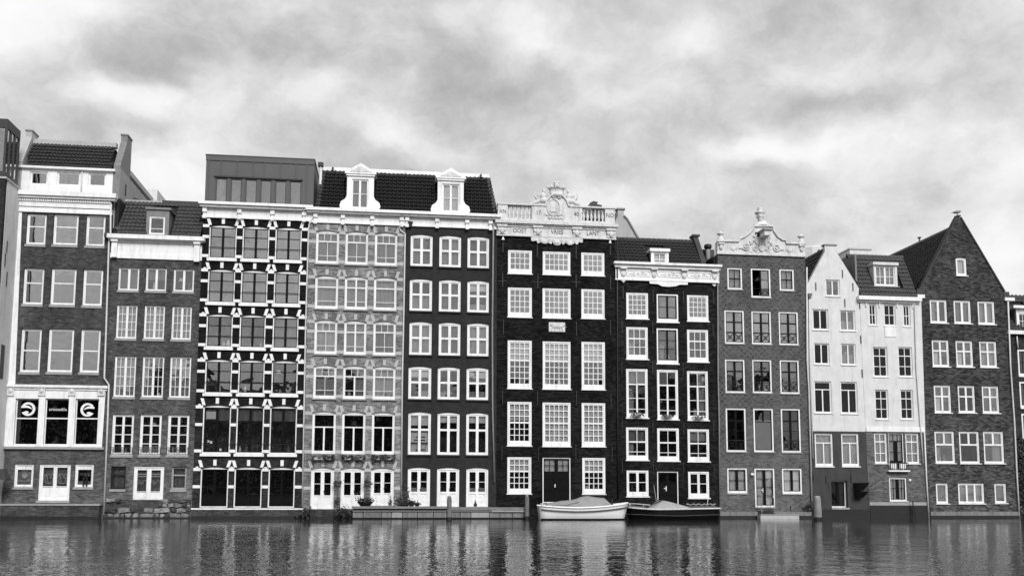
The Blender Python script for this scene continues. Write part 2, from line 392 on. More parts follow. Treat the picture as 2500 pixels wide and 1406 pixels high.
# ------------------------------------------------------------------ windows, doors
def arc_top(x0, x1, z0, z1, r, n=8):
    if r <= 0: return [(x0, z0), (x1, z0), (x1, z1), (x0, z1)]
    w = x1 - x0; R = (w * w / 4 + r * r) / (2 * r); cz = z1 - R; a = math.asin(min(1, w / 2 / R))
    top = [((x0 + x1) / 2 + R * math.sin(a - 2 * a * i / n), cz + R * math.cos(a - 2 * a * i / n)) for i in range(n + 1)]
    return [(x0, z0), (x1, z0)] + top
def parse(spec):
    out = []
    for tok in spec.split():
        c, h = tok.split(':'); b = 't'
        if h[-1] in 'tT': b = h[-1]; h = h[:-1]
        out.append((c, float(h), b))
    return out
def wave_sheet(x0, x1, y, z0, z1, amp, per):
    m = MB(); n = max(8, int((x1 - x0) / per * 8)); ph = rnd.random() * 6
    for i in range(n + 1):
        x = x0 + (x1 - x0) * i / n; yy = y + amp * math.sin(ph + (x - x0) / per * 2 * math.pi + .8 * math.sin(ph + 5 * x))
        m.v += [(x, yy, z0), (x, yy, z1)]
    for i in range(n): m.f.append((2 * i, 2 * i + 2, 2 * i + 3, 2 * i + 1))
    return m
CUR = {'D': [(0, .2, 0, 1, 'k')], 'd': [], 'p': [(0, 1, 0, 1, 'g')], 'n': [(0, 1, 0, 1, 'n')], 'm': [(0, 1, 0, 1, 'm')], 'w': [(0, 1, 0, 1, 'w')],
       'b': [(0, 1, .56, 1, 'w')], 'B': [(0, 1, .72, 1, 'w'), (0, 1, 0, .25, 'n')], 't': [(0, 1, .8, 1, 'w')], 's': [(0, .24, 0, 1, 'n'), (.76, 1, 0, 1, 'n')],
       'r': [(.55, 1, 0, 1, 'n')], 'l': [(0, .45, 0, 1, 'n')], 'U': [(0, 1, .7, 1, 'm')], 'L': [(0, .46, 0, .62, 'w'), (.5, 1, .4, 1, 'm')], 'h': [(0, 1, 0, .5, 'n')], 'g': [(0, 1, 0, .22, 'n')], 'k': [(0, 1, .5, 1, 'm')],
       'x': [(0, 1, .48, 1, 'm'), (0, .35, 0, .48, 'n')], 'u': [(0, 1, .62, 1, 'n')]}
CM = {'n': net, 'm': netm, 'w': blind, 'k': drape, 'g': netm}
class House:
    def __init__(s, root, yo): s.root = root; s.holes = []; s.yo = yo; s.Y = D + yo
    def window(s, tl, br, spec, name='window', cur='m', fw=.075, sw=.05, bw=.03, mwid=.10, tw=.075, bot=0.0, arch=0.0, frame=None, sash=None, sill=None, rec=.09, gl=None, label=None, hole=True, Y=None, parent=None):
        frame = frame or white; sash = sash or frame; gl = gl or glass
        (x0, z1), (x1, z0) = tl, br
        if arch: z1 += arch * .35
        Y = s.Y if Y is None else Y
        loop = arc_top(x0, x1, z0, z1, arch)
        if hole: s.holes.append(loop)
        y0 = Y + rec; e = .004
        loop_in = arc_top(x0 + e, x1 - e, z0 + e, z1 - e, arch)
        ix0, ix1, iz0, iz1 = x0 + fw, x1 - fw, z0 + fw + bot, z1 - fw - arch * .6
        w = MB().prism(loop_in, [[(ix0, iz0), (ix1, iz0), (ix1, iz1), (ix0, iz1)]], y0, y0 + .12).build(name, frame, parent or s.root)
        if label: w['label'] = label
        rows = parse(spec)
        sb = MB(); ys = y0 + .03; yse = ys + .05
        sb.box(ix0, ix0 + sw, ys, yse, iz0, iz1).box(ix1 - sw, ix1, ys, yse, iz0, iz1).box(ix0 + sw, ix1 - sw, ys, yse, iz1 - sw, iz1).box(ix0 + sw, ix1 - sw, ys, yse, iz0, iz0 + sw)
        ax0, ax1, az0, az1 = ix0 + sw, ix1 - sw, iz0 + sw, iz1 - sw
        bars = [(tw if r[2] == 'T' else bw) for r in rows[:-1]]
        avail = az1 - az0 - sum(bars); tot = sum(r[1] for r in rows); z = az1
        cells = []
        for i, (c, h, b) in enumerate(rows):
            hh = avail * h / tot
            groups = c.split('|'); gw = (ax1 - ax0 - mwid * (len(groups) - 1)) / len(groups); x = ax0
            for gi, gstr in enumerate(groups):
                n = int(gstr) if gstr.isdigit() else 1
                cw = (gw - bw * (n - 1)) / n
                for k in range(n):
                    cells.append((x, x + cw, z - hh, z, gstr)); x += cw
                    if k < n - 1: sb.box(x, x + bw, ys + .004, yse - .004, z - hh, z); x += bw
                if gi < len(groups) - 1: sb.box(x, x + mwid, ys - .012, yse, z - hh, z); x += mwid
            z -= hh
            if i < len(rows) - 1:
                sb.box(ax0, ax1, ys - (.01 if bars[i] == tw else -.004), yse - .002, z - bars[i], z); z -= bars[i]
        sb.build('sash', sash, w)
        yp = ys + .03
        for (a, b, c, d, gs) in cells:
            if gs == 'P':
                p = MB(); p.box(a - .004, b + .004, yp, yp + .02, c - .004, d + .004)
                q = min(.09, (b - a) * .18); q2 = min(.09, (d - c) * .18)
                p.box(a + q, b - q, yp - .018, yp, c + q2, d - q2); p.build('panel', sash, w)
            elif gs == 'O': pass
            elif gs == 'S': ubox('screen', screen, w, a - .004, b + .004, yp, yp + .01, c - .004, d + .004)
            else:
                ubox('pane', gl, w, a - .006, b + .006, yp, yp + .006, c - .006, d + .006, rx=rnd.uniform(-.006, .006), rz=rnd.uniform(-.008, .008))
        for (u0, u1, v0, v1, k) in CUR[cur]:
            cx0, cx1 = ix0 + (ix1 - ix0) * u0, ix0 + (ix1 - ix0) * u1
            cz0, cz1 = iz0 + (iz1 - iz0) * v0, iz0 + (iz1 - iz0) * v1
            if k in 'wg': ubox('blind', CM[k], w, cx0, cx1, y0 + .17, y0 + .18, cz0, cz1)
            else: wave_sheet(cx0, cx1, y0 + .22, cz0, cz1, .035, rnd.uniform(.28, .42)).build('curtain', CM[k], w, norm=False)
        if name == 'window' and cur not in 'wpnmDt' and hole:
            for _ in range(rnd.choice((0, 1, 1, 2, 3))):
                vx = rnd.uniform(ix0 + .15, ix1 - .15); vh = rnd.uniform(.18, .55); vr = rnd.uniform(.05, .14); vm = rnd.choice((blind, net, netm, stonewhite))
                MB().lathe(vx, y0 + .2, [(vr * .7, iz0), (vr, iz0 + vh * .4), (vr * .55, iz0 + vh * .8), (vr * .7, iz0 + vh)], 8).build('vase', vm, w, norm=False)
            if rnd.random() < .3: vx = rnd.uniform(ix0 + .25, ix1 - .25); MB().lathe(vx, y0 + .6, [(.03, iz1 - .35), (.1, iz1 - .4), (.2, iz1 - .62)], 8).build('lamp_shade', rnd.choice((blind, net)), w, norm=False)
        if sill:
            sm, sh, sx, sp = sill
            ubox('sill', sm, w, x0 - sx, x1 + sx, Y - sp, y0 + .05, z0 - sh, z0 - .003)
        return w
    def wall(s, outline, mat, name='wall', th=.3, holes=None, Y=None):
        Y = s.Y if Y is None else Y
        hs = s.holes if holes is None else holes
        return MB().prism(outline, hs, Y, Y + th).build(name, mat, s.root)
    def shell(s, x0, x1, top, depth=9.0, mat=None, roof=True):
        y0 = s.Y + .31; y1 = s.Y + depth; mat = mat or charcoal
        MB().box(x0 + .03, x0 + .28, y0, y1, -.6, top).box(x1 - .28, x1 - .03, y0, y1, -.6, top).box(x0 + .28, x1 - .28, y1 - .25, y1, -.6, top).build('side_wall', mat, s.root)
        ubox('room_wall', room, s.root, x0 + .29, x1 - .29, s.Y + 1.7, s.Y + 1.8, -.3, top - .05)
        if roof: ubox('flat_roof', lead, s.root, x0 + .03, x1 - .03, s.Y + .31, y1, top + .003, top + .12)
    def bar(s, name, mat, x0, x1, z0, z1, y0, y1): return ubox(name, mat, s.root, x0, x1, s.Y + y0, s.Y + y1, z0, z1)
    def anchor(s, x, z, h=.9, cross=False):
        m = MB().box(x - .025, x + .025, s.Y - .05, s.Y - .002, z - h / 2, z + h / 2)
        if cross: m.box(x - .3, x - .026, s.Y - .045, s.Y - .003, z - .1, z - .06).box(x + .026, x + .3, s.Y - .045, s.Y - .003, z - .1, z - .06)
        m.build('wall_anchor', iron, s.root)
def pipe(parent, pts, mat, r=.05, Y=D, clips=True, name='drainpipe'):
    m = MB().tube([(x, Y, z) for (x, z) in pts], r, 8)
    o = m.build(name, mat, parent, smooth=True)
    return o
def house(name, x0, x1, label, yo):
    return House(empty('canal_house', (x0 + x1) / 2, D + yo, 0, label, 'house', 'canal houses along the water'), yo)
TILE = {}
def tile_mesh(w, l, mat):
    k = (round(w, 3), round(l, 3), mat.name)
    if k in TILE: return TILE[k]
    A = w * .17; us = [0, .18, .36, .55, .78, 1.0]; hs = [.9, .1, -.5, -.3, .9, 1.0]
    v = []; f = []; n = len(us)
    for (vv, lift) in ((-.10 * l, .07), (l, .0)):
        for u, h in zip(us, hs): v.append((u * w, vv, h * A + lift))
    for u, h in zip(us, hs): v.append((u * w, -.10 * l, h * A + .0))
    for i in range(n - 1):
        f.append((i, i + 1, n + i + 1, n + i)); f.append((2 * n + i, 2 * n + i + 1, i + 1, i))
    me = bpy.data.meshes.new('roof_tile'); me.from_pydata(v, [], f); me.materials.append(mat); TILE[k] = me
    return me
def tiled(parent, bl, br, tr, tl, nc, nr, mat, cut=(), limit=300, lift=.05):
    """pantiles over the slope bl-br-tr-tl (3D); cut: (u0,u1,v0,v1) regions left free"""
    bl, br, tr, tl = map(Vector, (bl, br, tr, tl))
    U = (br - bl).normalized(); mid = ((tl + tr) - (bl + br)) / 2; V = (mid - U * mid.dot(U)); Lv = V.length; V.normalize(); Nn = U.cross(V)
    if Nn.z < 0: Nn = -Nn
    wid = (br - bl).length; w = wid / nc; l = Lv / nr
    c4 = []
    for p in (bl, br, tr, tl): c4.append(p - Nn * .10)
    m = MB(); m.v = [tuple(p) for p in (bl, br, tr, tl)] + [tuple(p) for p in c4]
    m.f = [(0, 1, 2, 3), (7, 6, 5, 4), (0, 4, 5, 1), (1, 5, 6, 2), (2, 6, 7, 3), (3, 7, 4, 0)]
    roof = m.build('roof', under, parent)
    me = tile_mesh(w, l, mat); R = Matrix((U, V, Nn)).transposed()
    spots = []
    x_l0, x_l1 = 0.0, (tl - bl).dot(U); x_r0, x_r1 = wid, (tr - bl).dot(U)
    for r in range(nr):
        v = (r + .5) / nr; a = x_l0 + (x_l1 - x_l0) * v; b = x_r0 + (x_r1 - x_r0) * v
        k0 = math.floor(a / w) - 1; k1 = math.ceil(b / w) + 1
        for k in range(k0, k1):
            cx = (k + .5) * w
            if cx < a - .02 * w or cx > b + .02 * w: continue
            uu = cx / wid; vv = (r + .5) / nr
            if any(c[0] < uu < c[1] and c[2] < vv < c[3] for c in cut): continue
            spots.append((r, bl + U * (k * w + rnd.uniform(-.008, .008)) + V * (r * l + rnd.uniform(-.012, .012)) + Nn * (lift + rnd.uniform(0, .012)), rnd.uniform(-.02, .02)))
    po = WO[roof.name]
    for i, (r, p, a) in enumerate(spots[:limit]):
        o = bpy.data.objects.new('roof_tile', me); COL.objects.link(o); o.parent = roof
        o.matrix_local = Matrix.Translation(p - po) @ R.to_4x4() @ Matrix.Rotation(a, 4, 'Z')
    if len(spots) > limit:
        m = MB()
        src = [tuple(x.co) for x in me.vertices]; sf = [tuple(q.vertices) for q in me.polygons]
        for (r, p, a) in spots[limit:]:
            T = Matrix.Translation(p) @ R.to_4x4() @ Matrix.Rotation(a, 4, 'Z'); b = len(m.v)
            m.v += [tuple(T @ Vector(c)) for c in src]; m.f += [tuple(b + i for i in q) for q in sf]
        o = m.build('roof_tiles', mat, roof, norm=False); o['kind'] = 'stuff'
    return roof

def edge(pa, pb):
    (xa, za), (xb, zb) = P(*pa), P(*pb)
    return lambda z: xa + (xb - xa) * (z - za) / (zb - za)
B01 = edge((37, 468.6), (8, 1225)); B12 = edge((273, 520), (254, 1220)); B23 = edge((496, 535), (468, 1238)); B34 = edge((755, 548), (739, 1238))
B45 = edge((989.5, 571), (980.4, 1216)); B56 = edge((1213.5, 588), (1211.5, 1220)); B67 = edge((1501, 585), (1509, 1210)); B78 = edge((1752.5, 640), (1756.7, 1238))
B89 = edge((1966, 651), (1978.4, 1238)); B9A = edge((2098, 710.6), (2121.8, 1232.6)); BAB = edge((2248.8, 727.6), (2265, 1238.5)); BBC = edge((2457.3, 727.6), (2484.8, 1250.5))
ZB = -.6
def quad(bl, br, z0, z1, z1b=None):
    z1b = z1 if z1b is None else z1b
    return [(bl(z0), z0), (br(z0), z0), (br(z1b), z1b), (bl(z1), z1)]
def zmid(k, xa, ya, xb, yb, Y=D): return (Q(k, xa, ya, Y)[1] + Q(k, xb, yb, Y)[1]) / 2
def wet_shade(r, x0, x1, y, top=.13):  # black waterline strip: wet algae plus shadow painted as colour
    ubox('wet_shade_band', wet_shade_dark, r, x0 - .002, x1 + .002, y - .006, y - .002, -.4, top)
def moulding(h, name, mat, x0, x1, steps):      # steps: (z0, z1, how far it stands out)
    m = MB()
    for (z0, z1, p) in steps: m.box(x0 - p * .5, x1 + p * .5, h.Y - p, h.Y - .003, z0, z1)
    return m.build(name, mat, h.root)

# ------------------------------------------------------------------ setting: water, land
def water():
    m, t, b = base_mat('canal_water'); L = t.links.new
    b.inputs['Base Color'].default_value = g3(.022); b.inputs['Roughness'].default_value = .03; b.inputs['IOR'].default_value = 1.34
    gp = N(t, 'ShaderNodeNewGeometry'); sp = N(t, 'ShaderNodeSeparateXYZ'); L(gp.outputs['Position'], sp.inputs[0])
    def nz(sx, sy, det, dist):
        mp = N(t, 'ShaderNodeVectorMath', operation='MULTIPLY'); mp.inputs[1].default_value = (sx, sy, 1); L(gp.outputs['Position'], mp.inputs[0])
        n = N(t, 'ShaderNodeTexNoise', ins={'Scale': 1.0, 'Detail': det, 'Roughness': .55, 'Distortion': dist}); L(mp.outputs[0], n.inputs['Vector']); return n.outputs['Fac']
    h = math_node(t, 'ADD', math_node(t, 'MULTIPLY', nz(2.8, 1.7, 2.5, .4), 1.0), math_node(t, 'MULTIPLY', nz(.6, .5, 2.0, .3), 1.3))
    h = math_node(t, 'ADD', h, math_node(t, 'MULTIPLY', nz(7.0, 4.5, 2.0, .2), .45))
    gust = N_map(t, nz(.10, .16, 3.0, 0), .35, .65, .65, 1.2)
    shelter = N_map(t, sp.outputs[1], D - 22, D - 4, 1.0, .34)
    bp = N(t, 'ShaderNodeBump', ins={'Strength': 1.0, 'Distance': .019}); L(math_node(t, 'MULTIPLY', math_node(t, 'MULTIPLY', h, gust), shelter), bp.inputs['Height']); L(bp.outputs[0], b.inputs['Normal'])
    mb = MB(); mb.v = [(-220, .4, 0), (220, .4, 0), (220, D + 1.5, 0), (-220, D + 1.5, 0)]; mb.f = [(0, 1, 2, 3)]
    o = mb.build('water', m, None, norm=False); o['kind'] = 'structure'
    mb = MB().box(-220, 220, D + 1.5, D + 260, -1.0, .35); o = mb.build('ground', greyplaster); o['kind'] = 'structure'
    mb = MB().box(-220, 220, -120, .4, -1.0, .12); o = mb.build('near_quay', quayconc); o['kind'] = 'structure'
water()

# ------------------------------------------------------------------ house at the left edge
def house_edge():
    Yf = D - 2.3
    x1, ztop = P(13.4, 437, Yf); x0 = x1 - 7.5
    r = empty('canal_house', (x0 + x1) / 2, Yf, 0, 'house cut by the left edge, whitewashed side wall and glass box on its roof', 'house', 'canal houses along the water')
    MB().box(x0, x1 - .02, Yf, Yf + .3, ZB, ztop).build('wall', brick('left_edge_brick', .035, .3, .04), r)
    xt = x1
    m = MB().box(x1 - .3, x1, Yf + .304, D + .7, ZB, ztop); m.build('side_wall', cream, r)
    MB().box(x0, x1 - .31, D + .4, D + .7, ZB, ztop).build('rear_wall', charcoal, r)
    ubox('flat_roof', leadlt, r, x0, x1 + .07, Yf - .08, D + .72, ztop + .002, ztop + .12)
    # glass box on the roof
    bz0 = ztop + .13; bx1, bz1 = P(11, 291, Yf + .1)
    bx1 = x1 - .1
    bx = MB(); y0, y1 = Yf + .05, D - .25
    bx.box(x0, bx1, y0, y1, bz1 - .55, bz1).box(x0, bx1, y0, y1, bz0, bz0 + .35)
    for y in (y0, y0 + .62, y0 + 1.24, y1 - .14): bx.box(bx1 - .12, bx1, y, y + .12, bz0 + .35, bz1 - .55)
    for x in (x0, x0 + 2, x0 + 4, bx1 - .95): bx.box(x, x + .12, y0, y0 + .12, bz0 + .35, bz1 - .55)
    gb = bx.build('roof_box', zinc_d, r)
    for y in (y0 + .12, y0 + .74, y0 + 1.36): ubox('pane', glass_sky, gb, bx1 - .07, bx1 - .06, y, y + .5, bz0 + .35, bz1 - .55)
    ubox('pane', glass_sky, gb, x0 + .12, bx1 - .1, y0 + .06, y0 + .07, bz0 + .35, bz1 - .55)
    ubox('inner_wall', room, gb, x0 + .3, bx1 - .5, y0 + .8, y1 - .2, bz0 + .35, bz1 - .56)
    # small window slot and anchors in the side wall
    for (k, x, y, h) in ((1, 38, 880, .7), (1, 30, 970, .8), (1, 57, 1090, .9)):
        z = Q(k, x, y, D - 1.2)[1]; yy = D - 1.6 + rnd.uniform(-.2, .6)
        MB().box(x1 + .002, x1 + .04, yy, yy + .05, z - h / 2, z + h / 2).build('wall_anchor', iron, r)
    z = Q(2, 25, 280, D - 1)[1]
    MB().box(x1 + .002, x1 + .03, D - 1.4, D - .9, z - 1.0, z + 1.0).build('slit_window', zinc_d, r)
    z = Q(2, 8, 450, D - 1)[1]
    # extractor hood low on the wall
    hx0, hz1 = Q(2, 5, 985, D - 1.2); hx1, hz0 = Q(2, 105, 1062, D - 1.2)
    zz0, zz1 = hz0, hz1
    MB().hexa([(x1 + .01, D - 1.7, zz0 + .15), (x1 + .85, D - 1.7, zz0), (x1 + .85, D - .9, zz0), (x1 + .01, D - .9, zz0 + .15), (x1 + .01, D - 1.6, zz1), (x1 + .6, D - 1.6, zz1), (x1 + .6, D - 1.0, zz1), (x1 + .01, D - 1.0, zz1)]).build('extractor_hood', zinc_d, r)
house_edge()

# ------------------------------------------------------------------ house 1: shopfront house
def house_one():
    h = house('h1', B01(5), B12(5), 'brick house with white framed shop windows on its first floor and dentil cornice', 0.0)
    r = h.root
    S2 = '1:.39T 1:.61'
    q_side = lambda q: q[0] > 300
    for row, k in (((180, 652, 298, 858), 1), ((357, 655, 510, 862), 1), ((573, 660, 688, 868), 1), ((160, 1010, 280, 1253), 1), ((342, 1012, 493, 1257), 1), ((553, 1018, 670, 1262), 1),
                   ((143, 57, 260, 348), 2), ((324, 58, 475, 348), 2), ((537, 62, 652, 350), 2)):
        tall = k == 2
        h.window(Q(k, row[0], row[1]), Q(k, row[2], row[3]), '1:.5T 1:.5' if tall else S2, cur='d' if q_side(row) else 'D', fw=.09, sw=.05, gl=glass_sky, sill=(sillstone, .16, .03, .06), rec=.11)
    # shopfront
    sx0, sz1 = Q(2, 50, 428); sx1, sz0 = Q(2, 692, 855)
    shop = [Q(2, 50, 428)[0], Q(2, 695, 428)[0]]
    holes_keep = h.holes; h.holes = []
    h.yo2 = -.06
    for i, (a, b, c, d) in enumerate(((108, 520, 250, 828), (303, 520, 450, 828), (503, 522, 642, 828))):
        w = h.window(Q(2, a, b), Q(2, c, d), '1:.42T 1:.58', cur='d', fw=.03, sw=.035, rec=.1, Y=h.Y - .06, gl=glass_dark)
        cx = (Q(2, a, b)[0] + Q(2, c, d)[0]) / 2; cz = Q(2, 0, 587)[1]; yy = h.Y + .035
        if i == 1: text_mesh('crocodile', .27, white, w, cx, yy, cz, ext=.004, sx=1.0)
        else:
            sg = 1 if i == 0 else -1; m = MB(); R = .41
            # round crocodile head emblem: thick open ring with two jaws
            def pl(pts): return [(cx + sg * x * R, cz + z * R) for (x, z) in (pts if sg > 0 else list(reversed(pts)))]
            arc = [(math.cos(a), math.sin(a)) for a in [math.radians(t) for t in range(-150, 151, 12)]]
            inn = [(.66 * math.cos(a) - .02, .70 * math.sin(a)) for a in [math.radians(t) for t in range(128, -129, -16)]]
            m.prism(pl(arc + inn), [], yy, yy + .006)
            m.prism(pl([(-.98, .40), (-.55, .55), (.0, .50), (.42, .22), (.50, -.05), (.25, .12), (-.2, .2), (-.95, .16)]), [], yy + .001, yy + .007)
            m.prism(pl([(-.80, -.50), (-.25, -.28), (.1, -.38), (.05, -.62), (-.4, -.72)]), [], yy + .0015, yy + .0075)
            m.build('emblem', white, w)
    shop_holes = h.holes; h.holes = holes_keep
    zA, zBt = Q(2, 0, 520)[1], Q(2, 0, 832)[1]
    xl, xr = B01(sz1) + .06, B12(sz1) - .06
    so = [(xl - .1, sz0 + .12), (xr - .05, sz0 + .12), (xr, sz1 - .16), (xl, sz1 - .16)]
    MB().prism(so, shop_holes, h.Y - .06, h.Y - .003).build('shopfront', white, r)
    moulding(h, 'shop_cornice', white, xl - .05, xr + .02, [(sz1 - .155, sz1, .22), (sz1 - .30, sz1 - .158, .12)])
    moulding(h, 'shop_sill', sillstone, xl - .1, xr, [(sz0 - .03, sz0 + .118, .16)])
    for x in (75, 280, 478, 672):
        cx, cz = Q(2, x, 480)
        m = MB().box(cx - .2, cx + .2, h.Y - .14, h.Y - .062, cz - .22, cz + .2).ell((cx, h.Y - .15, cz + .08), (.13, .06, .13)).box(cx - .24, cx + .24, h.Y - .17, h.Y - .062, cz + .202, cz + .27)
        m.build('pilaster_cap', stonewhite, r)
        zc0, zc1 = sz0 + .13, cz - .22
        if x not in (75, 672): MB().box(cx - .14, cx + .14, h.Y - .09, h.Y - .062, zc0, zc1 - .01).build('pilaster', white, r)
    # openings behind the shop windows
    hl = [(Q(2, a, 0)[0] - .05, Q(2, 0, b)[1]) for a, b in ((0, 0),)]
    for (a, b, c, d) in ((108, 520, 250, 828), (303, 520, 450, 828), (503, 522, 642, 828)):
        (x0, z1), (x1, z0) = Q(2, a, b), Q(2, c, d); h.holes.append([(x0 - .01, z0 - .01), (x1 + .01, z0 - .01), (x1 + .01, z1 + .01), (x0 - .01, z1 + .01)])
    # ground floor
    for (a, b, c, d) in ((97, 950, 215, 1105), (497, 950, 612, 1105)):
        w = h.window(Q(2, a, b), Q(2, c, d), 'P:.16t 1:.84', cur='n' if a < 100 else 'g', fw=.1, sw=.05, sill=(sillstone, .14, .05, .07))
        if a > 400:
            x, z = Q(2, 565, 1015); MB().box(x - .25, x + .25, h.Y - .25, h.Y + .08, z - .1, z + .04).tube([(x - .05, h.Y - .1, z - .1), (x - .08, h.Y - .05, z - .75)], .05).tube([(x + .12, h.Y - .1, z - .1), (x + .1, h.Y - .05, z - .75)], .05).build('extractor_duct', iron, w)
        else:
            x, z = Q(2, 158, 1035); text_mesh('I', .16, netm, w, x, h.Y + .11, z + .25); text_mesh('\u2665', .3, netm, w, x, h.Y + .11, z)
            text_mesh('amsterdam', .17, netm, w, x, h.Y + .11, z - .24)
    w = h.window(Q(2, 262, 952), Q(2, 455, 1195), '1|1:.62T P|P:.34', name='door', cur='m', fw=.1, sw=.1, mwid=.2, tw=.05, sill=(sillstone, .13, .06, .1), rec=.07)
    for sx_ in (322, 408):
        x, z = Q(2, sx_, 1050); m = MB()
        for q in range(3): m.tube([(x + .34 * math.cos(t * .45 + q) * (1 - .2 * q), h.Y + .128, z + .3 * math.sin(t * .45 * (1 + q * .3))) for t in range(14)], .012, 4)
        m.build('window_drawing', netm, w)
    # walls
    ct = zmid(1, 100, 655, 735, 650)
    h.wall(quad(B01, B12, ZB, ct + .25), h1brick)
    zt = ct
    x0, x1 = B01(zt), B12(zt)
    moulding(h, 'corner_strip', white, 0, 0, [(0, .01, .001)]) if False else None
    MB().prism([(B01(5.8), 5.9), (B01(5.8) + .42, 5.9), (B01(zt) + .45, zt - .01), (B01(zt), zt - .01)], [], h.Y - .03, h.Y - .004).build('corner_strip', white, r)
    zc = zmid(1, 100, 510, 755, 530)
    moulding(h, 'frieze', white, x0, x1, [(zt, zt + .10, .10), (zt + .103, zc - .95, .05)])
    moulding(h, 'cornice', white, x0, x1 + .1, [(zc - .28, zc, .42), (zc - .42, zc - .283, .30)])
    n = 54
    for i in range(n):
        x = x0 + .2 + (x1 - x0 - .3) * i / (n - 1); ubox('dentil', white, r, x - .035, x + .035, h.Y - .2, h.Y - .003, zc - .60, zc - .425)
    ubox('dentil_band', white, r, x0, x1, h.Y - .11, h.Y - .002, zc - .92, zc - .60)
    # attic
    ya = .35; Ya = h.Y + ya
    ax0, azt = Q(1, 133, 350, Ya); ax1, _ = Q(1, 757, 350, Ya); azb = zc - .05
    zat = zmid(1, 133, 345, 757, 360, Ya)
    hh = House(r, ya)
    for (a, b, c, d) in ((200, 373, 313, 465), (378, 378, 527, 472), (585, 383, 697, 476)):
        hh.window(Q(1, a, b, Ya), Q(1, c, d, Ya), '1:1', cur='d', fw=.07, sw=.04, rec=.06, gl=glass_sky)
    hh.wall([(ax0, azb), (ax1, azb), (ax1, zat - .14), (ax0, zat - .14)], white, 'attic_wall', th=.2)
    ubox('attic_gutter', white, r, ax0 - .08, ax1 + .08, Ya - .2, Ya + .25, zat - .137, zat)
    x, z = Q(1, 547, 350, Ya); pipe(r, [(x, zat - .1), (x, zc + .02)], pipe_w, .04, Ya - .06)
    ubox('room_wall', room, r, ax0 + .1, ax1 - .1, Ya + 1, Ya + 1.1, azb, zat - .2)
    Yr = h.Y + 1.9
    bl = Q(1, 180, 340, Ya); br_ = Q(1, 742, 352, Ya); tl = Q(1, 235, 198, Yr); tr = Q(1, 757, 215, Yr)
    zb_, zt_ = zat + .02, (tl[1] + tr[1]) / 2
    tiled(r, (bl[0], Ya, zb_), (br_[0], Ya, zb_), (tr[0], Yr, zt_), (tl[0] - .1, Yr, zt_), 23, 7, tile_d)
    ubox('ridge_board', leadlt, r, tl[0] - .2, tr[0] + .1, Yr - .02, Yr + .35, zt_ + .02, zt_ + .32)
    MB().hexa([(ax0, Yr + .36, azb), (ax1, Yr + .36, azb), (ax1, h.Y + 9, azb), (ax0, h.Y + 9, azb), (tl[0], Yr + .36, zt_), (tr[0], Yr + .36, zt_), (tr[0], h.Y + 8, zt_ - 1.5), (tl[0], h.Y + 8, zt_ - 1.5)]).build('rear_roof', under, r)
    # party parapets
    def parapet(xa, xb, zs, name='parapet_wall'):
        pts = [(Ya - .05, zc), (Ya + .0, zat + .3), (Yr - .3, zt_ + .35), (Yr - .3, zs), (Yr + .7, zs), (Yr + .7, zc)]
        b = MB(); m = len(pts)
        b.v = [(xa, y, z) for (y, z) in pts] + [(xb, y, z) for (y, z) in pts]
        b.f = [tuple(range(m)), tuple(reversed(range(m, 2 * m)))] + [(i, (i + 1) % m, m + (i + 1) % m, m + i) for i in range(m)]
        return b.build(name, lead if xa > ax0 + 1 else leadlt, r)
    zs = Q(1, 780, 148, Yr)[1]; parapet(ax1 - .06, ax1 + .34, zs); zs2 = Q(1, 200, 122, Yr)[1]; parapet(ax0 - .25, ax0 + .12, zs2)
    ubox('parapet_cap', lead, r, ax1 - .1, ax1 + .38, Yr - .34, Yr + .74, zs + .002, zs + .1); ubox('parapet_cap', lead, r, ax0 - .3, ax0 + .16, Yr - .34, Yr + .74, zs2 + .002, zs2 + .1)
    MB().box(ax1 + .05, ax1 + .35, Ya, h.Y + 8.5, zc - 2, zc + 1.9).build('gable_side', plasterdim, r)
    MB().box(ax1 + .36, ax1 + .42, Ya + 1.2, Ya + 1.28, zc + .5, zc + 1.2).box(ax1 + .36, ax1 + .42, Ya + 3.2, Ya + 3.28, zc + .1, zc + .9).build('wall_anchor', iron, r)
    h.shell(B01(3), B12(3), zc - .1, roof=True)
    # drainpipe at the right corner
    pts = [Q(1, 735, 560), Q(1, 732, 800), Q(1, 722, 840), Q(1, 704, 1400), Q(2, 691, 385), Q(2, 721, 430), Q(2, 714, 650), Q(2, 688, 1290)]
    pipe(r, pts, pipe_w, .055, h.Y - .09)
    x, z = Q(1, 718, 805); MB().box(x - .2, x + .16, h.Y - .3, h.Y - .01, z - .12, z + .16).build('rainwater_head', zinc_d, r)
    # landing in front of the house
    bx0, bz = Q(2, 5, 1215, D - .6); bx1, _ = Q(2, 655, 1215, D - .6)
    MB().box(bx0, bx1, h.Y - .6, h.Y - .004, ZB, bz - .1).build('plinth', basebrick, r); wet_shade(r, bx0, bx1, h.Y - .6); ubox('plinth_coping', sillstone, r, bx0 - .04, bx1 + .05, h.Y - .66, h.Y - .003, bz - .098, bz)
house_one()

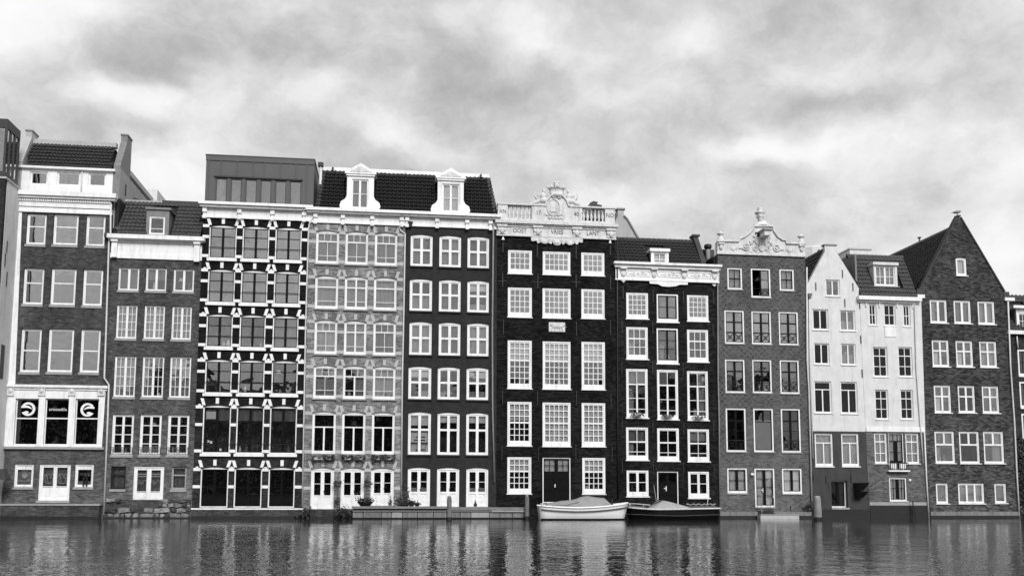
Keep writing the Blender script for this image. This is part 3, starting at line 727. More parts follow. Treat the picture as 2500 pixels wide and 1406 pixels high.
# ------------------------------------------------------------------ house 2: low brick house, tiled roof
def house_two():
    h = house('h2', B12(5), B23(5), 'low brick house with tall narrow casement windows and one dormer in its tiled roof', .03)
    r = h.root
    sil = (sillstone, .15, .03, .06)
    R1 = [(1, (783, 1005, 913, 1160)), (1, (965, 1007, 1095, 1163)), (1, (1147, 1015, 1277, 1168))]
    for i, (k, q) in enumerate(R1): h.window(Q(k, q[0], q[1]), Q(k, q[2], q[3]), '1|1:1', cur='mkd'[i], fw=.06, sw=.045, mwid=.13, sill=sil, gl=glass)
    for i, (q, e) in enumerate((((772, 1252), (897, 125)), ((955, 1255), (1080, 128)), ((1137, 1262), (1258, 132)))):
        h.window(Q(1, *q), Q(2, *e), '2|2:.25t 2|2:.25t 2|2:.25t 2|2:.25', cur='nnm'[i], fw=.06, sw=.045, mwid=.13, sill=sil)
    for i, q in enumerate(((758, 237, 887, 510), (943, 240, 1073, 512), (1124, 242, 1252, 515))):
        h.window(Q(2, q[0], q[1]), Q(2, q[2], q[3]), '2|2:.25t 2|2:.25t 2|2:.25t 2|2:.25', cur='nln'[i], fw=.06, sw=.045, mwid=.13, sill=sil)
    for i, q in enumerate(((743, 622, 873, 893), (927, 623, 1057, 893), (1110, 625, 1240, 893))):
        w = h.window(Q(2, q[0], q[1]), Q(2, q[2], q[3]), '1|1:.25t 1|1:.25t 1|1:.25t 1|1:.25', cur='dgd'[i], fw=.08, sw=.07, mwid=.13, bw=.045, sill=sil)
        (x0, z1), (x1, z0) = Q(2, q[0], q[1]), Q(2, q[2], q[3]); m = MB(); yy = h.Y - .06
        m.box(x0 - .02, x1 + .02, yy - .012, yy + .012, z0 + .42, z0 + .46).box(x0 - .02, x1 + .02, yy - .012, yy + .012, z0 + .04, z0 + .07)
        for j in range(9): x = x0 + (x1 - x0) * j / 8; m.box(x - .01, x + .01, yy - .01, yy + .01, z0 + .07, z0 + .42)
        for j in range(4): x = x0 + (x1 - x0) * (j + .5) / 4; m.scroll(x, yy, z0 + .25, .12, 1.0, j, 1, .012)
        m.build('railing', iron, w)
    for i, q in enumerate(((733, 968, 825, 1118), (1132, 970, 1227, 1120))):
        h.window(Q(2, q[0], q[1]), Q(2, q[2], q[3]), '1:.34T 1:.66', cur='m', fw=.06, sw=.05, frame=darkpaint if i == 0 else sillstone, sill=sil)
    w = h.window(Q(2, 885, 970), Q(2, 1073, 1214), '1|1:.72T P|P:.28', name='door', cur='m', fw=.07, sw=.13, mwid=.26, tw=.04, rec=.02)
    for j, sx_ in enumerate((935, 1022)):
        x, z = Q(2, sx_, 1090); m = MB(); m.tube([(x - .3 + .05 * t, h.Y + .075, z + .12 * math.sin(t * .9) + .02 * t) for t in range(13)], .014, 4).tube([(x - .2 + .04 * t, h.Y + .075, z + .2 + .1 * math.cos(t * .7)) for t in range(10)], .012, 4)
        for q in range(2): m.box(x - .28, x + .28, h.Y + .07, h.Y + .076, z + .62 - q * .13, z + .67 - q * .13)
        m.build('window_drawing', netm, w)
    zt = zmid(1, 738, 945, 1300, 965)
    h.wall(quad(B12, B23, ZB, zt + .3), h2brick)
    x0, x1 = B12(zt) + .03, B23(zt) - .02
    zc = zmid(1, 735, 795, 1325, 815)
    moulding(h, 'frieze', white, x0, x1, [(zt, zt + .30, .09), (zt + .303, zc - .45, .05), (zt + .36, zt + .42, .08)][:2])
    moulding(h, 'cornice', white, x0, x1, [(zc - .26, zc, .42), (zc - .34, zc - .263, .28)])
    n = 48
    for i in range(n): x = x0 + .3 + (x1 - x0 - .5) * i / (n - 1); ubox('dentil', white, r, x - .03, x + .03, h.Y - .17, h.Y - .003, zc - .45, zc - .345)
    for (a, b) in (((745, 830), (775, 945)), ((1288, 848), (1318, 975))):
        (xa, za), (xb, zb) = Q(1, *a), Q(1, *b)
        MB().box(xa, xb, h.Y - .24, h.Y - .101, zb, za - .12).box(xa - .04, xb + .04, h.Y - .34, h.Y - .101, za - .118, za).build('bracket', white, r)
    Yr = h.Y + 1.7
    bl = Q(1, 782, 795, h.Y); br_ = Q(1, 1328, 810, h.Y); tl = Q(1, 835, 580, Yr); tr = Q(1, 1338, 592, Yr)
    zb_, zt_ = zc + .02, (tl[1] + tr[1]) / 2
    wd = br_[0] - bl[0]
    d0, d1 = (Q(1, 968, 700)[0] - bl[0]) / wd, (Q(1, 1135, 700)[0] - bl[0]) / wd
    tiled(r, (bl[0], h.Y - .2, zb_), (br_[0], h.Y - .2, zb_), (tr[0], Yr, zt_), (tl[0], Yr, zt_), 20, 9, tile_m, cut=[(d0, d1, -.1, .86)])
    ubox('ridge', zinc_d, r, tl[0] + 2.2, tr[0] + .2, Yr, Yr + .4, zt_ + .02, zt_ + .2); ubox('ridge_flashing', leadlt, r, tl[0] - .1, tl[0] + 2.19, Yr, Yr + .4, zt_ + .02, zt_ + .15)
    MB().hexa([(x0, h.Y + 9, zc), (x1, h.Y + 9, zc), (x1, Yr, zc), (x0, Yr, zc), (tl[0], h.Y + 8.8, zc + .2), (tr[0], h.Y + 8.8, zc + .2), (tr[0], Yr + .05, zt_), (tl[0], Yr + .05, zt_)]).build('rear_roof', under, r)
    # dark parapet at the left
    MB().hexa([(B12(zt) + .1, h.Y + .2, zc + .5), (B12(zt) + .6, h.Y + .2, zc + .2), (B12(zt) + .6, Yr + .8, zc + .2), (B12(zt) + .1, Yr + .8, zc + .5), (B12(zt) + .1, h.Y + .4, zc + .9), (B12(zt) + .6, h.Y + .4, zc + .7), (B12(zt) + .95, Yr + .8, zt_ + .4), (B12(zt) + .55, Yr + .8, zt_ + .55)]).build('parapet_wall', zinc_d, r)
    # dormer
    Yd = h.Y - .19
    (dx0, dz1), (dx1, dz0) = Q(1, 970, 612, Yd), Q(1, 1112, 795, Yd)
    dn = House(r, .18)
    dn.Y = Yd
    dn.window(Q(1, 988, 672, Yd), Q(1, 1085, 792, Yd), '1:.72t 1:.28', cur='g', fw=.06, sw=.04, rec=.02, name='dormer_window')
    dn.wall([(dx0, zc + .03), (dx1, zc + .03), (dx1 + .0, dz1 - .14), (dx0, dz1 - .14)], lead, 'dormer', th=.15)
    MB().box(dx0 + .001, dx0 + .08, Yd + .152, Yr, zc + .1, dz1 - .14).box(dx1 - .08, dx1 - .001, Yd + .152, Yr, zc + .1, dz1 - .14).build('dormer_cheek', lead, r)
    ubox('dormer_roof', lead, r, dx0 - .06, dx1 + .12, Yd - .1, Yr + .1, dz1 - .137, dz1)
    ubox('room_wall', room, r, dx0 + .1, dx1 - .1, Yd + .8, Yd + .9, zc, dz1 - .15)
    h.shell(B12(3), B23(3), zc - .1)
    # rubble base, each stone its own piece
    (sx0, sz1), (sx1, _) = Q(2, 700, 1165), Q(2, 1262, 1165); zq = 0
    base = MB().box(sx0 + .05, sx1, h.Y - .12, h.Y - .003, ZB, sz1 - .2).build('rubble_base', basebrick, r); wet_shade(r, sx0, sx1, h.Y - .33, .07)
    z = .0; row = 0
    dxa, dxb = Q(2, 878, 0)[0], Q(2, 1075, 0)[0]; dzb = Q(2, 0, 1222)[1]
    while z < sz1 - .15:
        hh = rnd.uniform(.2, .38); x = sx0 + rnd.uniform(0, .2)
        while x < sx1 - .15:
            ww = rnd.choice((rnd.uniform(.2, .4), rnd.uniform(.4, 1.0))); xe = min(x + ww, sx1 - .02); ze = min(z + hh, sz1 + rnd.uniform(-.1, .05))
            if xe - x > .12 and not (xe > dxa and x < dxb and ze > dzb):
                j = lambda: rnd.uniform(-.07, .06)
                pts = [(x + .03 + j(), z + .02 + j()), ((x + xe) / 2 + j(), z + .01), (xe - .03 + j(), z + .02 + j()), (xe - .02, (z + ze) / 2 + j()), (xe - .03 + j(), ze - .03 + j()), ((x + xe) / 2, ze - .01), (x + .03 + j(), ze - .03 + j()), (x + .02, (z + ze) / 2 + j())]
                yf = h.Y - .16 - rnd.uniform(0, .14)
                b = MB(); n = len(pts); cx, cz = (x + xe) / 2, (z + ze) / 2
                b.v = [(p[0], h.Y - .121, p[1]) for p in pts] + [(cx + (p[0] - cx) * .8, yf + rnd.uniform(-.03, .03), cz + (p[1] - cz) * .8) for p in pts] + [(cx, yf - .02, cz)]
                b.f = [(i, (i + 1) % n, n + (i + 1) % n, n + i) for i in range(n)] + [(n + i, n + (i + 1) % n, 2 * n) for i in range(n)]
                b.build('stone', wet_shade_dark if z < -.02 else rnd.choice((rubble, rubble2, rubble, basebrick, basebrick)), base)
            x = xe
        z += hh; row += 1
house_two()

def voussoirs(h, mat, q0, q1, rise, parent, out=.03, size=1.0):
    """two slanted side stones and a keystone over an arched opening given by its top corners"""
    x0, x1, z = q0[0], q1[0], q0[1]
    for j, (u, sl) in enumerate(((0.0, -.13), (.5, 0), (1.0, .13))):
        cx = x0 + (x1 - x0) * u; zz = z + (rise * .55 + .05 if j == 1 else .02); w = .095 * size; hh = .42 * size if j != 1 else .36 * size
        b = MB(); y0, y1 = h.Y - out, h.Y - .002
        p = [(cx - w, zz), (cx + w, zz), (cx + w + sl, zz + hh), (cx - w + sl, zz + hh)]
        b.prism(p, [], y0, y1).build('voussoir', mat, parent)

# ------------------------------------------------------------------ house 3: black house with white stone bands and a zinc box on top
def house_three():
    h = house('h3', B23(5), B34(5), 'black brick house striped with white stone bands, zinc box with six windows on top', .0)
    r = h.root
    rows = []
    rows.append([(Q(3, 165, 602), Q(3, 370, 864)), (Q(3, 425, 618), Q(3, 625, 880)), (Q(3, 680, 630), Q(3, 878, 890))])
    rows.append([(Q(3, 155, 943), Q(3, 357, 1203)), (Q(3, 412, 963), Q(3, 612, 1226)), (Q(3, 670, 973), Q(3, 865, 1232))])
    rows.append([(Q(3, 143, 1293), Q(4, 287, 183)), (Q(3, 402, 1312), Q(4, 505, 190)), (Q(3, 660, 1318), Q(4, 722, 195))])
    rows.append([(Q(4, 113, 260), Q(4, 282, 485)), (Q(4, 332, 270), Q(4, 498, 492)), (Q(4, 552, 276), Q(4, 718, 498))])
    rows.append([(Q(4, 98, 564), Q(4, 272, 880)), (Q(4, 320, 570), Q(4, 492, 885)), (Q(4, 540, 574), Q(4, 710, 890))])
    rows.append([(Q(4, 82, 972), Q(4, 257, 1240)), (Q(4, 305, 977), Q(4, 480, 1240)), (Q(4, 530, 980), Q(4, 698, 1240))])
    specs = ['1|1:.3t 1|1:.36t 1|1:.34'] * 4 + ['1|1:.3T 1|1:.5t 1|1:.2', '1|1:.5t 1|1:.2T P|P:.3']
    curs = ['ppp', 'ppp', 'ddp', 'ddd', 'UUU', 'ddd']
    for i, row in enumerate(rows):
        zs = sum(q[0][1] for q in row) / 3; zb = sum(q[1][1] for q in row) / 3
        hh = zs - zb
        for j, (a, b) in enumerate(row):
            a = (a[0], zs); b = (b[0], zb)
            w = h.window(a, b, specs[i], name='door' if i == 5 else 'window', cur=curs[i][j], fw=.075, sw=.045, mwid=.14, bw=.045, arch=.12, sash=blackgloss, rec=.07, gl=glass_sky if i < 2 else (glass_dark if i > 4 else glass),
                         sill=(white, .18, .07, .13) if i < 5 else None)
            voussoirs(h, white, (a[0] + .05, zs), (b[0] - .05, zs), .12, w, .035)
            if 0 < 5 - i:
                yy = h.Y - .02; zr = zb + hh * (.33 if i < 4 else .2)
                MB().tube([(a[0] - .06, yy, zr), (b[0] + .06, yy, zr)], .018, 5).build('rail', iron, w)
            if i == 4 and j == 0:
                x, z = Q(4, 130, 800); text_mesh('x', .3, white, w, x, h.Y + .105, z); x, z = Q(4, 148, 806); text_mesh('x', .36, white, w, x, h.Y + .105, z); x, z = Q(4, 210, 855); text_mesh('x', .3, white, w, x, h.Y + .105, z)
                (xa, za), (xb, zb2) = Q(4, 117, 605), Q(4, 178, 655); MB().box(xa, xb, h.Y + .12, h.Y + .125, zb2, za).build('ventilator', netm, w)
        # bands across the piers
        frac = [0.02, .35, .93] if i < 4 else ([.03, .40, .95] if i == 4 else [.05, .48])
        xs = [(B23(zs) + .01, row[0][0][0] - .003)] + [(row[j][1][0] + .003, row[j + 1][0][0] - .003) for j in range(2)] + [(row[2][1][0] + .003, B34(zs) - .01)]
        for f in frac:
            z = zs - hh * f
            for pi, (xa, xb) in enumerate(xs):
                if pi == 0: xa = B23(z) + .01
                if pi == 3: xb = B34(z) - .01
                ubox('band_stone', white, r, xa, xb, h.Y - .03, h.Y - .002, z - .09, z + .09)
                if f == frac[0] and i > 0:
                    xm = (xa + xb) / 2; MB().ell((xm, h.Y - .02, z + .12), (.10, .03, .06), 8, 4).build('band_boss', white, r)
    zt = zmid(3, 118, 537, 940, 590)
    h.wall(quad(B23, B34, ZB, zt + .3), h3brick)
    x0, x1 = B23(zt), B34(zt)
    zc = zmid(3, 118, 425, 985, 475)
    moulding(h, 'frieze', white, x0, x1, [(zt, zt + .10, .12), (zt + .103, zc - .32, .06)])
    moulding(h, 'cornice', white, x0, x1, [(zc - .17, zc, .48), (zc - .31, zc - .173, .34)])
    for x in (130, 400, 658, 905):
        cx = Q(3, x, 530)[0]; MB().box(cx - .13, cx + .13, h.Y - .22, h.Y - .063, zc - .62, zc - .312).box(cx - .09, cx + .09, h.Y - .14, h.Y - .063, zt + .05, zc - .62).box(cx - .11, cx + .11, h.Y - .25, h.Y - .125, zt - .08, zt + .098).build('bracket', white, r)
    moulding(h, 'plinth_band', white, B23(.7), B34(.7), [(zmid(4, 22, 1252, 750, 1255), zmid(4, 22, 1242, 750, 1245), .07)])
    pz = zmid(4, 22, 1253, 750, 1256)
    MB().box(B23(.5) + .02, B34(.5) - .02, h.Y - .05, h.Y - .003, ZB, pz).build('plinth', basebrick, r); wet_shade(r, B23(.5) + .02, B34(.5) - .02, h.Y - .05)
    # zinc box
    Yb = h.Y + .45
    bx0, bz = Q(3, 123, 420, Yb); bx1 = Q(3, 973, 470, Yb)[0]; bzt = zmid(3, 145, 57, 973, 110, Yb); bzb = zc - .1
    tx0 = Q(3, 145, 57, Yb)[0]; 
    hb = House(r, .45)
    wz1 = zmid(3, 213, 230, 870, 262, Yb); wz0 = zmid(3, 213, 425, 870, 462, Yb)
    wx = [(205, 305), (322, 420), (438, 538), (555, 652), (670, 768), (785, 885)]
    for (a, b) in wx:
        xa, xb = Q(3, a, 340, Yb)[0], Q(3, b, 340, Yb)[0]
        hb.window((xa, wz1), (xb, wz0), '1:1', cur='p', fw=.06, sw=.05, rec=.03, frame=zinc, sash=zinc_d, gl=glass_sky)
    xl, xr = (bx0 + tx0) / 2, bx1
    hb.wall([(xl, bzb), (xr, bzb), (xr, bzt), (xl, bzt)], zinc, 'zinc_front', th=.25)
    MB().box(xr - .25, xr, Yb + .253, Yb + 5.5, bzb, bzt).box(xl, xl + .25, Yb + .253, Yb + 5.5, bzb, bzt).box(xl + .25, xr - .25, Yb + 5.25, Yb + 5.5, bzb, bzt).build('zinc_side', zinc, r)
    ubox('box_roof', zinc_d, r, xl - .05, xr + .05, Yb - .06, Yb + 5.55, bzt + .002, bzt + .09)
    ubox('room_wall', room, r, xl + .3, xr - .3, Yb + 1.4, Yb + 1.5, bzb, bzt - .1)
    for x in (160, 255, 382, 507, 595, 722, 840, 925):
        cx = Q(3, x, 150, Yb)[0]; z0 = wz1 + .12 if 180 < x < 900 else bzb
        ubox('standing_seam', zinc, r, cx - .025, cx + .025, Yb - .06, Yb - .002, z0, bzt - .3)
    ubox('box_fascia', zinc, r, xl - .02, xr + .02, Yb - .05, Yb - .003, bzt - .297, bzt)
    ubox('window_head', zinc_d, r, Q(3, 205, 300, Yb)[0] - .05, Q(3, 885, 300, Yb)[0] + .05, Yb - .08, Yb - .003, wz1 + .01, wz1 + .10)
    h.shell(B23(3), B34(3), zc - .1)
    pts = [Q(3, 978, 470), Q(3, 978, 540), Q(3, 945, 600), Q(3, 938, 640), Q(3, 915, 1400), Q(4, 765, 560), Q(4, 752, 1235)]
    pipe(r, pts, pipe_w, .045, h.Y - .1)
house_three()

# ------------------------------------------------------------------ houses 4 and 5 under one mansard roof
def house_double():
    h = house('h4', B34(5), B56(5), 'double house under one black mansard, left half light brick, right half charcoal plaster', .015)
    r = h.root
    A = '3:.27T 2:.53t 2:.20'; Bs = '1:.29T 1:.52t 1:.19'; C = '1|1:.29T 1|1:.52t 1|1:.19'
    rows = [([(Q(5, 107, 618), Q(5, 290, 890)), (Q(5, 348, 622), Q(5, 528, 893)), (Q(5, 588, 630), Q(5, 767, 897))], (A, A, A), 'mmm'),
            ([(Q(5, 100, 985), Q(5, 283, 1255)), (Q(5, 342, 988), Q(5, 523, 1260)), (Q(5, 580, 997), Q(5, 762, 1262))], (Bs, C, Bs), 'nnn'),
            ([(Q(5, 95, 1348), Q(6, 222, 230)), (Q(5, 337, 1350), Q(6, 415, 233)), (Q(5, 575, 1355), Q(6, 610, 235))], (A, C, A), 'nnm'),
            ([(Q(6, 70, 305), Q(6, 217, 522)), (Q(6, 265, 308), Q(6, 413, 525)), (Q(6, 462, 310), Q(6, 608, 525))], (A, '3:.27T 1|1:.53t 1|1:.20', A), 'nrn'),
            ([(Q(6, 62, 610), Q(6, 212, 887)), (Q(6, 258, 612), Q(6, 408, 887)), (Q(6, 455, 615), Q(6, 602, 888))], ('1:.33T 1|1:.67',) * 3, 'ddd'),
            ([(Q(6, 52, 980), Q(6, 200, 1250)), (Q(6, 250, 982), Q(6, 400, 1248)), (Q(6, 448, 982), Q(6, 598, 1228))], ('1|1:.36t 1|1:.35T P|P:.29',) * 3, 'ddd')]
    for i, (row, sp, cu) in enumerate(rows):
        zs = sum(q[0][1] for q in row) / 3; zb = sum(q[1][1] for q in row) / 3; hh = zs - zb
        for j, (a, b) in enumerate(row):
            zb_j = b[1] if i == 5 else zb
            w = h.window((a[0], zs), (b[0], zb_j), sp[j], name='door' if i == 5 else 'window', cur=cu[j], fw=.09, sw=.055 if i < 5 else .12, mwid=.10 if i < 5 else .22, bw=.03, arch=.11, rec=.07, bot=.05 if i < 5 else .0,
                         gl=glass if i < 4 else glass_dark, sill=(sillstone, .09, .05, .10) if i < 4 else None)
            voussoirs(h, lightstone, (a[0] + .03, zs), (b[0] - .03, zs), .11, w, .012)
            if i == 5:
                x = (a[0] + b[0]) / 2 + .12; MB().box(x - .03, x + .03, h.Y + .06, h.Y + .08, zb_j + 1.0, zb_j + 1.15).build('handle', iron, w)
        frac = [.03, .33, .93] if i < 4 else ([.03, .36, .95] if i == 4 else [.04, .5])
        xs = [(None, row[0][0][0] - .003)] + [(row[j][1][0] + .003, row[j + 1][0][0] - .003) for j in range(2)] + [(row[2][1][0] + .003, None)]
        for f in frac:
            z = zs - hh * f
            for pi, (xa, xb) in enumerate(xs):
                if xa is None: xa = B34(z) + .01
                if xb is None: xb = B45(z) - .01
                ubox('band_stone', lightstone, r, xa, xb, h.Y - .012, h.Y - .002, z - .10, z + .10)
    hl = h.holes; h.holes = []
    zt4 = zmid(5, 90, 550, 830, 575); zt5 = zmid(5, 850, 580, 1580, 605)
    h.wall(quad(B34, B45, ZB, zt4 + .3), h4brick, holes=hl)
    V = '1|1:.46T 1|1:.54'
    rows5 = [([(Q(5, 880, 648), Q(5, 1057, 907)), (Q(5, 1115, 655), Q(5, 1290, 915)), (Q(5, 1345, 662), Q(5, 1520, 920))], (V,) * 3, 'mnm'),
             ([(Q(5, 873, 1010), Q(5, 1053, 1272)), (Q(5, 1112, 1015), Q(5, 1287, 1277)), (Q(5, 1343, 1022), Q(5, 1518, 1282))], (V,) * 3, 'hmB'),
             ([(Q(5, 870, 1360), Q(6, 848, 235)), (Q(5, 1110, 1362), Q(6, 1038, 238)), (Q(5, 1342, 1372), Q(6, 1225, 242))], (V, V, V), 'nmn'),
             ([(Q(6, 697, 312), Q(6, 845, 528)), (Q(6, 890, 315), Q(6, 1033, 528)), (Q(6, 1080, 317), Q(6, 1223, 528))], (V,) * 3, 'BgB'),
             ([(Q(6, 695, 612), Q(6, 842, 892)), (Q(6, 888, 615), Q(6, 1032, 892)), (Q(6, 1078, 617), Q(6, 1222, 893))], ('1|1:.38T 1|1:.62',) * 3, 'Btt'),
             ([(Q(6, 692, 978), Q(6, 837, 1237)), (Q(6, 885, 980), Q(6, 1030, 1237)), (Q(6, 1078, 980), Q(6, 1222, 1232))], ('1|1:.34t 1|1:.34T P|P:.34',) * 3, 'hgh')]
    for i, (row, sp, cu) in enumerate(rows5):
        zs = sum(q[0][1] for q in row) / 3; zb = sum(q[1][1] for q in row) / 3
        for j, (a, b) in enumerate(row):
            w = h.window((a[0], zs), (b[0], zb), sp[j], name='door' if i == 5 else 'window', cur=cu[j], fw=.10, sw=.07 if i < 5 else .11, mwid=.17 if i < 5 else .2, tw=.13, arch=.09, rec=.05, sill=(charcoal, .10, .04, .09) if i < 5 else None)
            if i == 5: x = (a[0] + b[0]) / 2 + .1; MB().box(x - .03, x + .03, h.Y + .03, h.Y + .06, zb + 1.0, zb + 1.15).build('handle', iron, w)
            if i == 4 and j == 0:
                for (ya, sx_) in ((755, 765), (840, 765)):
                    x, z = Q(6, sx_, ya + 20); m = MB().box(x - .62, x + .62, h.Y + .24, h.Y + .25, z - .32, z + .32); m.build('poster', blind, w)
                    for q in range(2): ubox('poster_print', ink, w, x - .2 - .1 * q, x + .4, h.Y + .234, h.Y + .239, z - .02 - q * .2, z + .06 - q * .2)
    h.wall(quad(B45, B56, ZB, zt5 + .3), charcoal, holes=h.holes)
    zt = (zt4 + zt5) / 2; x0, x1 = B34(zt) + .02, B56(zt) - .01
    zc = zmid(5, 80, 440, 1588, 490)
    moulding(h, 'frieze', white, x0, x1, [(zt, zt + .08, .11), (zt + .083, zc - .30, .06)])
    moulding(h, 'cornice', white, x0, x1, [(zc - .18, zc, .48), (zc - .30, zc - .183, .34)])
    for x in (100, 325, 565, 805, 850, 1095, 1340, 1530):
        cx = Q(5, x, 560)[0]; MB().box(cx - .13, cx + .13, h.Y - .22, h.Y - .063, zc - .58, zc - .302).box(cx - .09, cx + .09, h.Y - .14, h.Y - .063, zt + .04, zc - .58).box(cx - .11, cx + .11, h.Y - .25, h.Y - .115, zt - .10, zt + .078).build('bracket', white, r)
    # mansard
    Yr = h.Y + 1.3
    bl = Q(5, 115, 432, h.Y + .2); br_ = Q(5, 1580, 487, h.Y + .2); tl = Q(5, 172, 122, Yr); tr = Q(5, 1510, 188, Yr)
    zb_, zt_ = zc + .02, (tl[1] + tr[1]) / 2; wd = br_[0] - bl[0]
    def uu(x): return (Q(5, x, 350)[0] - bl[0]) / wd
    roof = tiled(r, (bl[0], h.Y + .2, zb_), (br_[0], h.Y + .2, zb_), (tr[0], Yr, zt_), (tl[0], Yr, zt_), 43, 11, tile_b, cut=[(uu(355), uu(578), .3, 1.1), (uu(310), uu(622), -.1, .3), (uu(1095), uu(1315), .3, 1.1), (uu(1055), uu(1355), -.1, .3)])
    for (xa, xb, sg) in ((bl[0], tl[0], -1), (br_[0], tr[0], 1)):
        b = MB(); b.v = [(xa, h.Y + .22, zb_), (xa, h.Y + 8, zb_), (xb, h.Y + 7.5, zt_), (xb, Yr, zt_)]; b.f = [(0, 1, 2, 3)]; b.build('hip_roof', tile_b, r)
        n = 11
        for i in range(n):
            t = (i + .5) / n; x = xa + (xb - xa) * t; y = h.Y + .2 + (Yr - h.Y - .2) * t; z = zb_ + (zt_ - zb_) * t
            o = ubox('hip_tile', tile_b, r, x - .14, x + .14, y - .12, y + .1, z - .09, z + .11)
    ubox('ridge_board', white, r, tl[0] - .1, tr[0] + .1, Yr + .02, Yr + .2, zt_ - .02, zt_ + .28)
    ubox('flat_roof', lead, r, tl[0], tr[0], Yr + .21, h.Y + 7.5, zt_ - .1, zt_ + .1)
    for x in (243, 1452): cx, cz = Q(5, x, 120, Yr); ubox('roof_stub', iron, r, cx - .06, cx + .06, Yr - .1, Yr + .01, cz - .5 if x > 1000 else cz, cz - .3 if x > 1000 else cz + .18)
    # dormers
    Yd = h.Y + .05
    for (px0, py0, wx0, wy0, wx1, wy1, fx0, fx1, bx0, bx1, by) in ((358, 150, 398, 190, 531, 418, 305, 622, 357, 578, 438), (1095, 188, 1138, 228, 1276, 460, 1051, 1357, 1100, 1312, 472)):
        dh = House(r, .05); dh.Y = Yd
        za = Q(5, 0 + px0, py0, Yd)[1]; zb2 = zc + .02
        X = lambda x: Q(5, x, 300, Yd)[0]
        zsh = zc + (za - zc) * .33; zf = zc + (za - zc) * .17
        dh.window(Q(5, wx0, wy0, Yd), (Q(5, wx1, wy1, Yd)[0], zc + .2), '1|1:.5t 1|1:.5', name='dormer_window', cur='m' if px0 < 500 else 'w', fw=.045, sw=.05, mwid=.13, rec=.05)
        left = [(X(bx0), zsh + .2), (X(bx0) - .10, zsh - .02), (X(bx0) - .36, zsh - .2), (X(bx0) - .44, zf - .1), (X(fx0), zf - .25), (X(fx0), zb2)]
        right = [(X(fx1), zb2), (X(fx1), zf - .25), (X(bx1) + .44, zf - .1), (X(bx1) + .36, zsh - .2), (X(bx1) + .10, zsh - .02), (X(bx1), zsh + .2)]
        out = [(X(bx0), za)] + left + right + [(X(bx1), za)]
        dh.wall(list(reversed(out)), white, 'dormer', th=.16)
        xm = (X(bx0) + X(bx1)) / 2; hw = (X(bx1) - X(bx0)) / 2 + .14
        MB().prism([(xm - hw, za + .003), (xm + hw, za + .003), (xm + hw, za + .12), (xm, za + .72), (xm - hw, za + .12)], [], Yd - .14, Yd + 1.3).build('dormer_pediment', white, r)
        MB().prism([(xm - hw + .3, za + .13), (xm + hw - .3, za + .13), (xm, za + .50)], [], Yd - .16, Yd - .142).build('pediment_panel', stonewhite, r)
        moulding(dh, 'dormer_moulding', white, X(bx0), X(bx1), [(za - .12, za - .003, .09)])
        MB().box(X(bx0) + .01, X(bx0) + .1, Yd + .162, Yr, zb2, za).box(X(bx1) - .1, X(bx1) - .01, Yd + .162, Yr, zb2, za).build('dormer_cheek', lead, r)
        ubox('room_wall', room, r, X(bx0) + .11, X(bx1) - .11, Yd + .8, Yd + .85, zb2, za - .02)
    # flue at the left
    (fx, fz1), (_, fz0) = Q(5, 146, 65, h.Y + 1), Q(5, 146, 330, h.Y + 1)
    MB().tube([(fx, h.Y + .9, zc - .5), (fx, h.Y + .9, fz1 - .25)], .10, 10).build('flue', pipe_w, r, smooth=True); ubox('flue_cap', iron, r, fx - .17, fx + .17, h.Y + .73, h.Y + 1.07, fz1 - .25, fz1)
    h.shell(B34(3), B56(3), zc - .1)
    pipe(r, [Q(5, 785, 585), Q(5, 800, 618), Q(5, 833, 640), Q(5, 820, 1400), Q(6, 654, 400), Q(6, 648, 1180)], pipe_w, .05, h.Y - .08)
    x, z = Q(5, 877, 565); MB().hexa([(x - .06, h.Y - .2, z - .2), (x + .06, h.Y - .2, z - .2), (x + .06, h.Y - .02, z - .2), (x - .06, h.Y - .02, z - .2), (x - .16, h.Y - .3, z + .15), (x + .16, h.Y - .3, z + .15), (x + .16, h.Y - .02, z + .15), (x - .16, h.Y - .02, z + .15)]).build('rainwater_head', zinc_d, r)
    pipe(r, [Q(5, 1550, 500), Q(5, 1553, 640), Q(5, 1545, 1400), Q(6, 1250, 600), Q(6, 1262, 1075)], pipe_g, .055, h.Y - .1)
    # plinth under the light brick half
    pz = Q(6, 100, 1252)[1]; MB().box(B34(.5) + .1, B45(.5), h.Y - .08, h.Y - .003, ZB, pz).build('plinth', basebrick, r); wet_shade(r, B34(.5) + .1, B45(.5), h.Y - .08)
    (ax, az), (bx, bz) = Q(6, 48, 1252, D - .4), Q(6, 200, 1290, D - .4); MB().box(ax, bx, h.Y - .45, h.Y - .082, ZB, az - .02).build('doorstep', basebrick, r); wet_shade(r, ax, bx, h.Y - .45)
house_double()

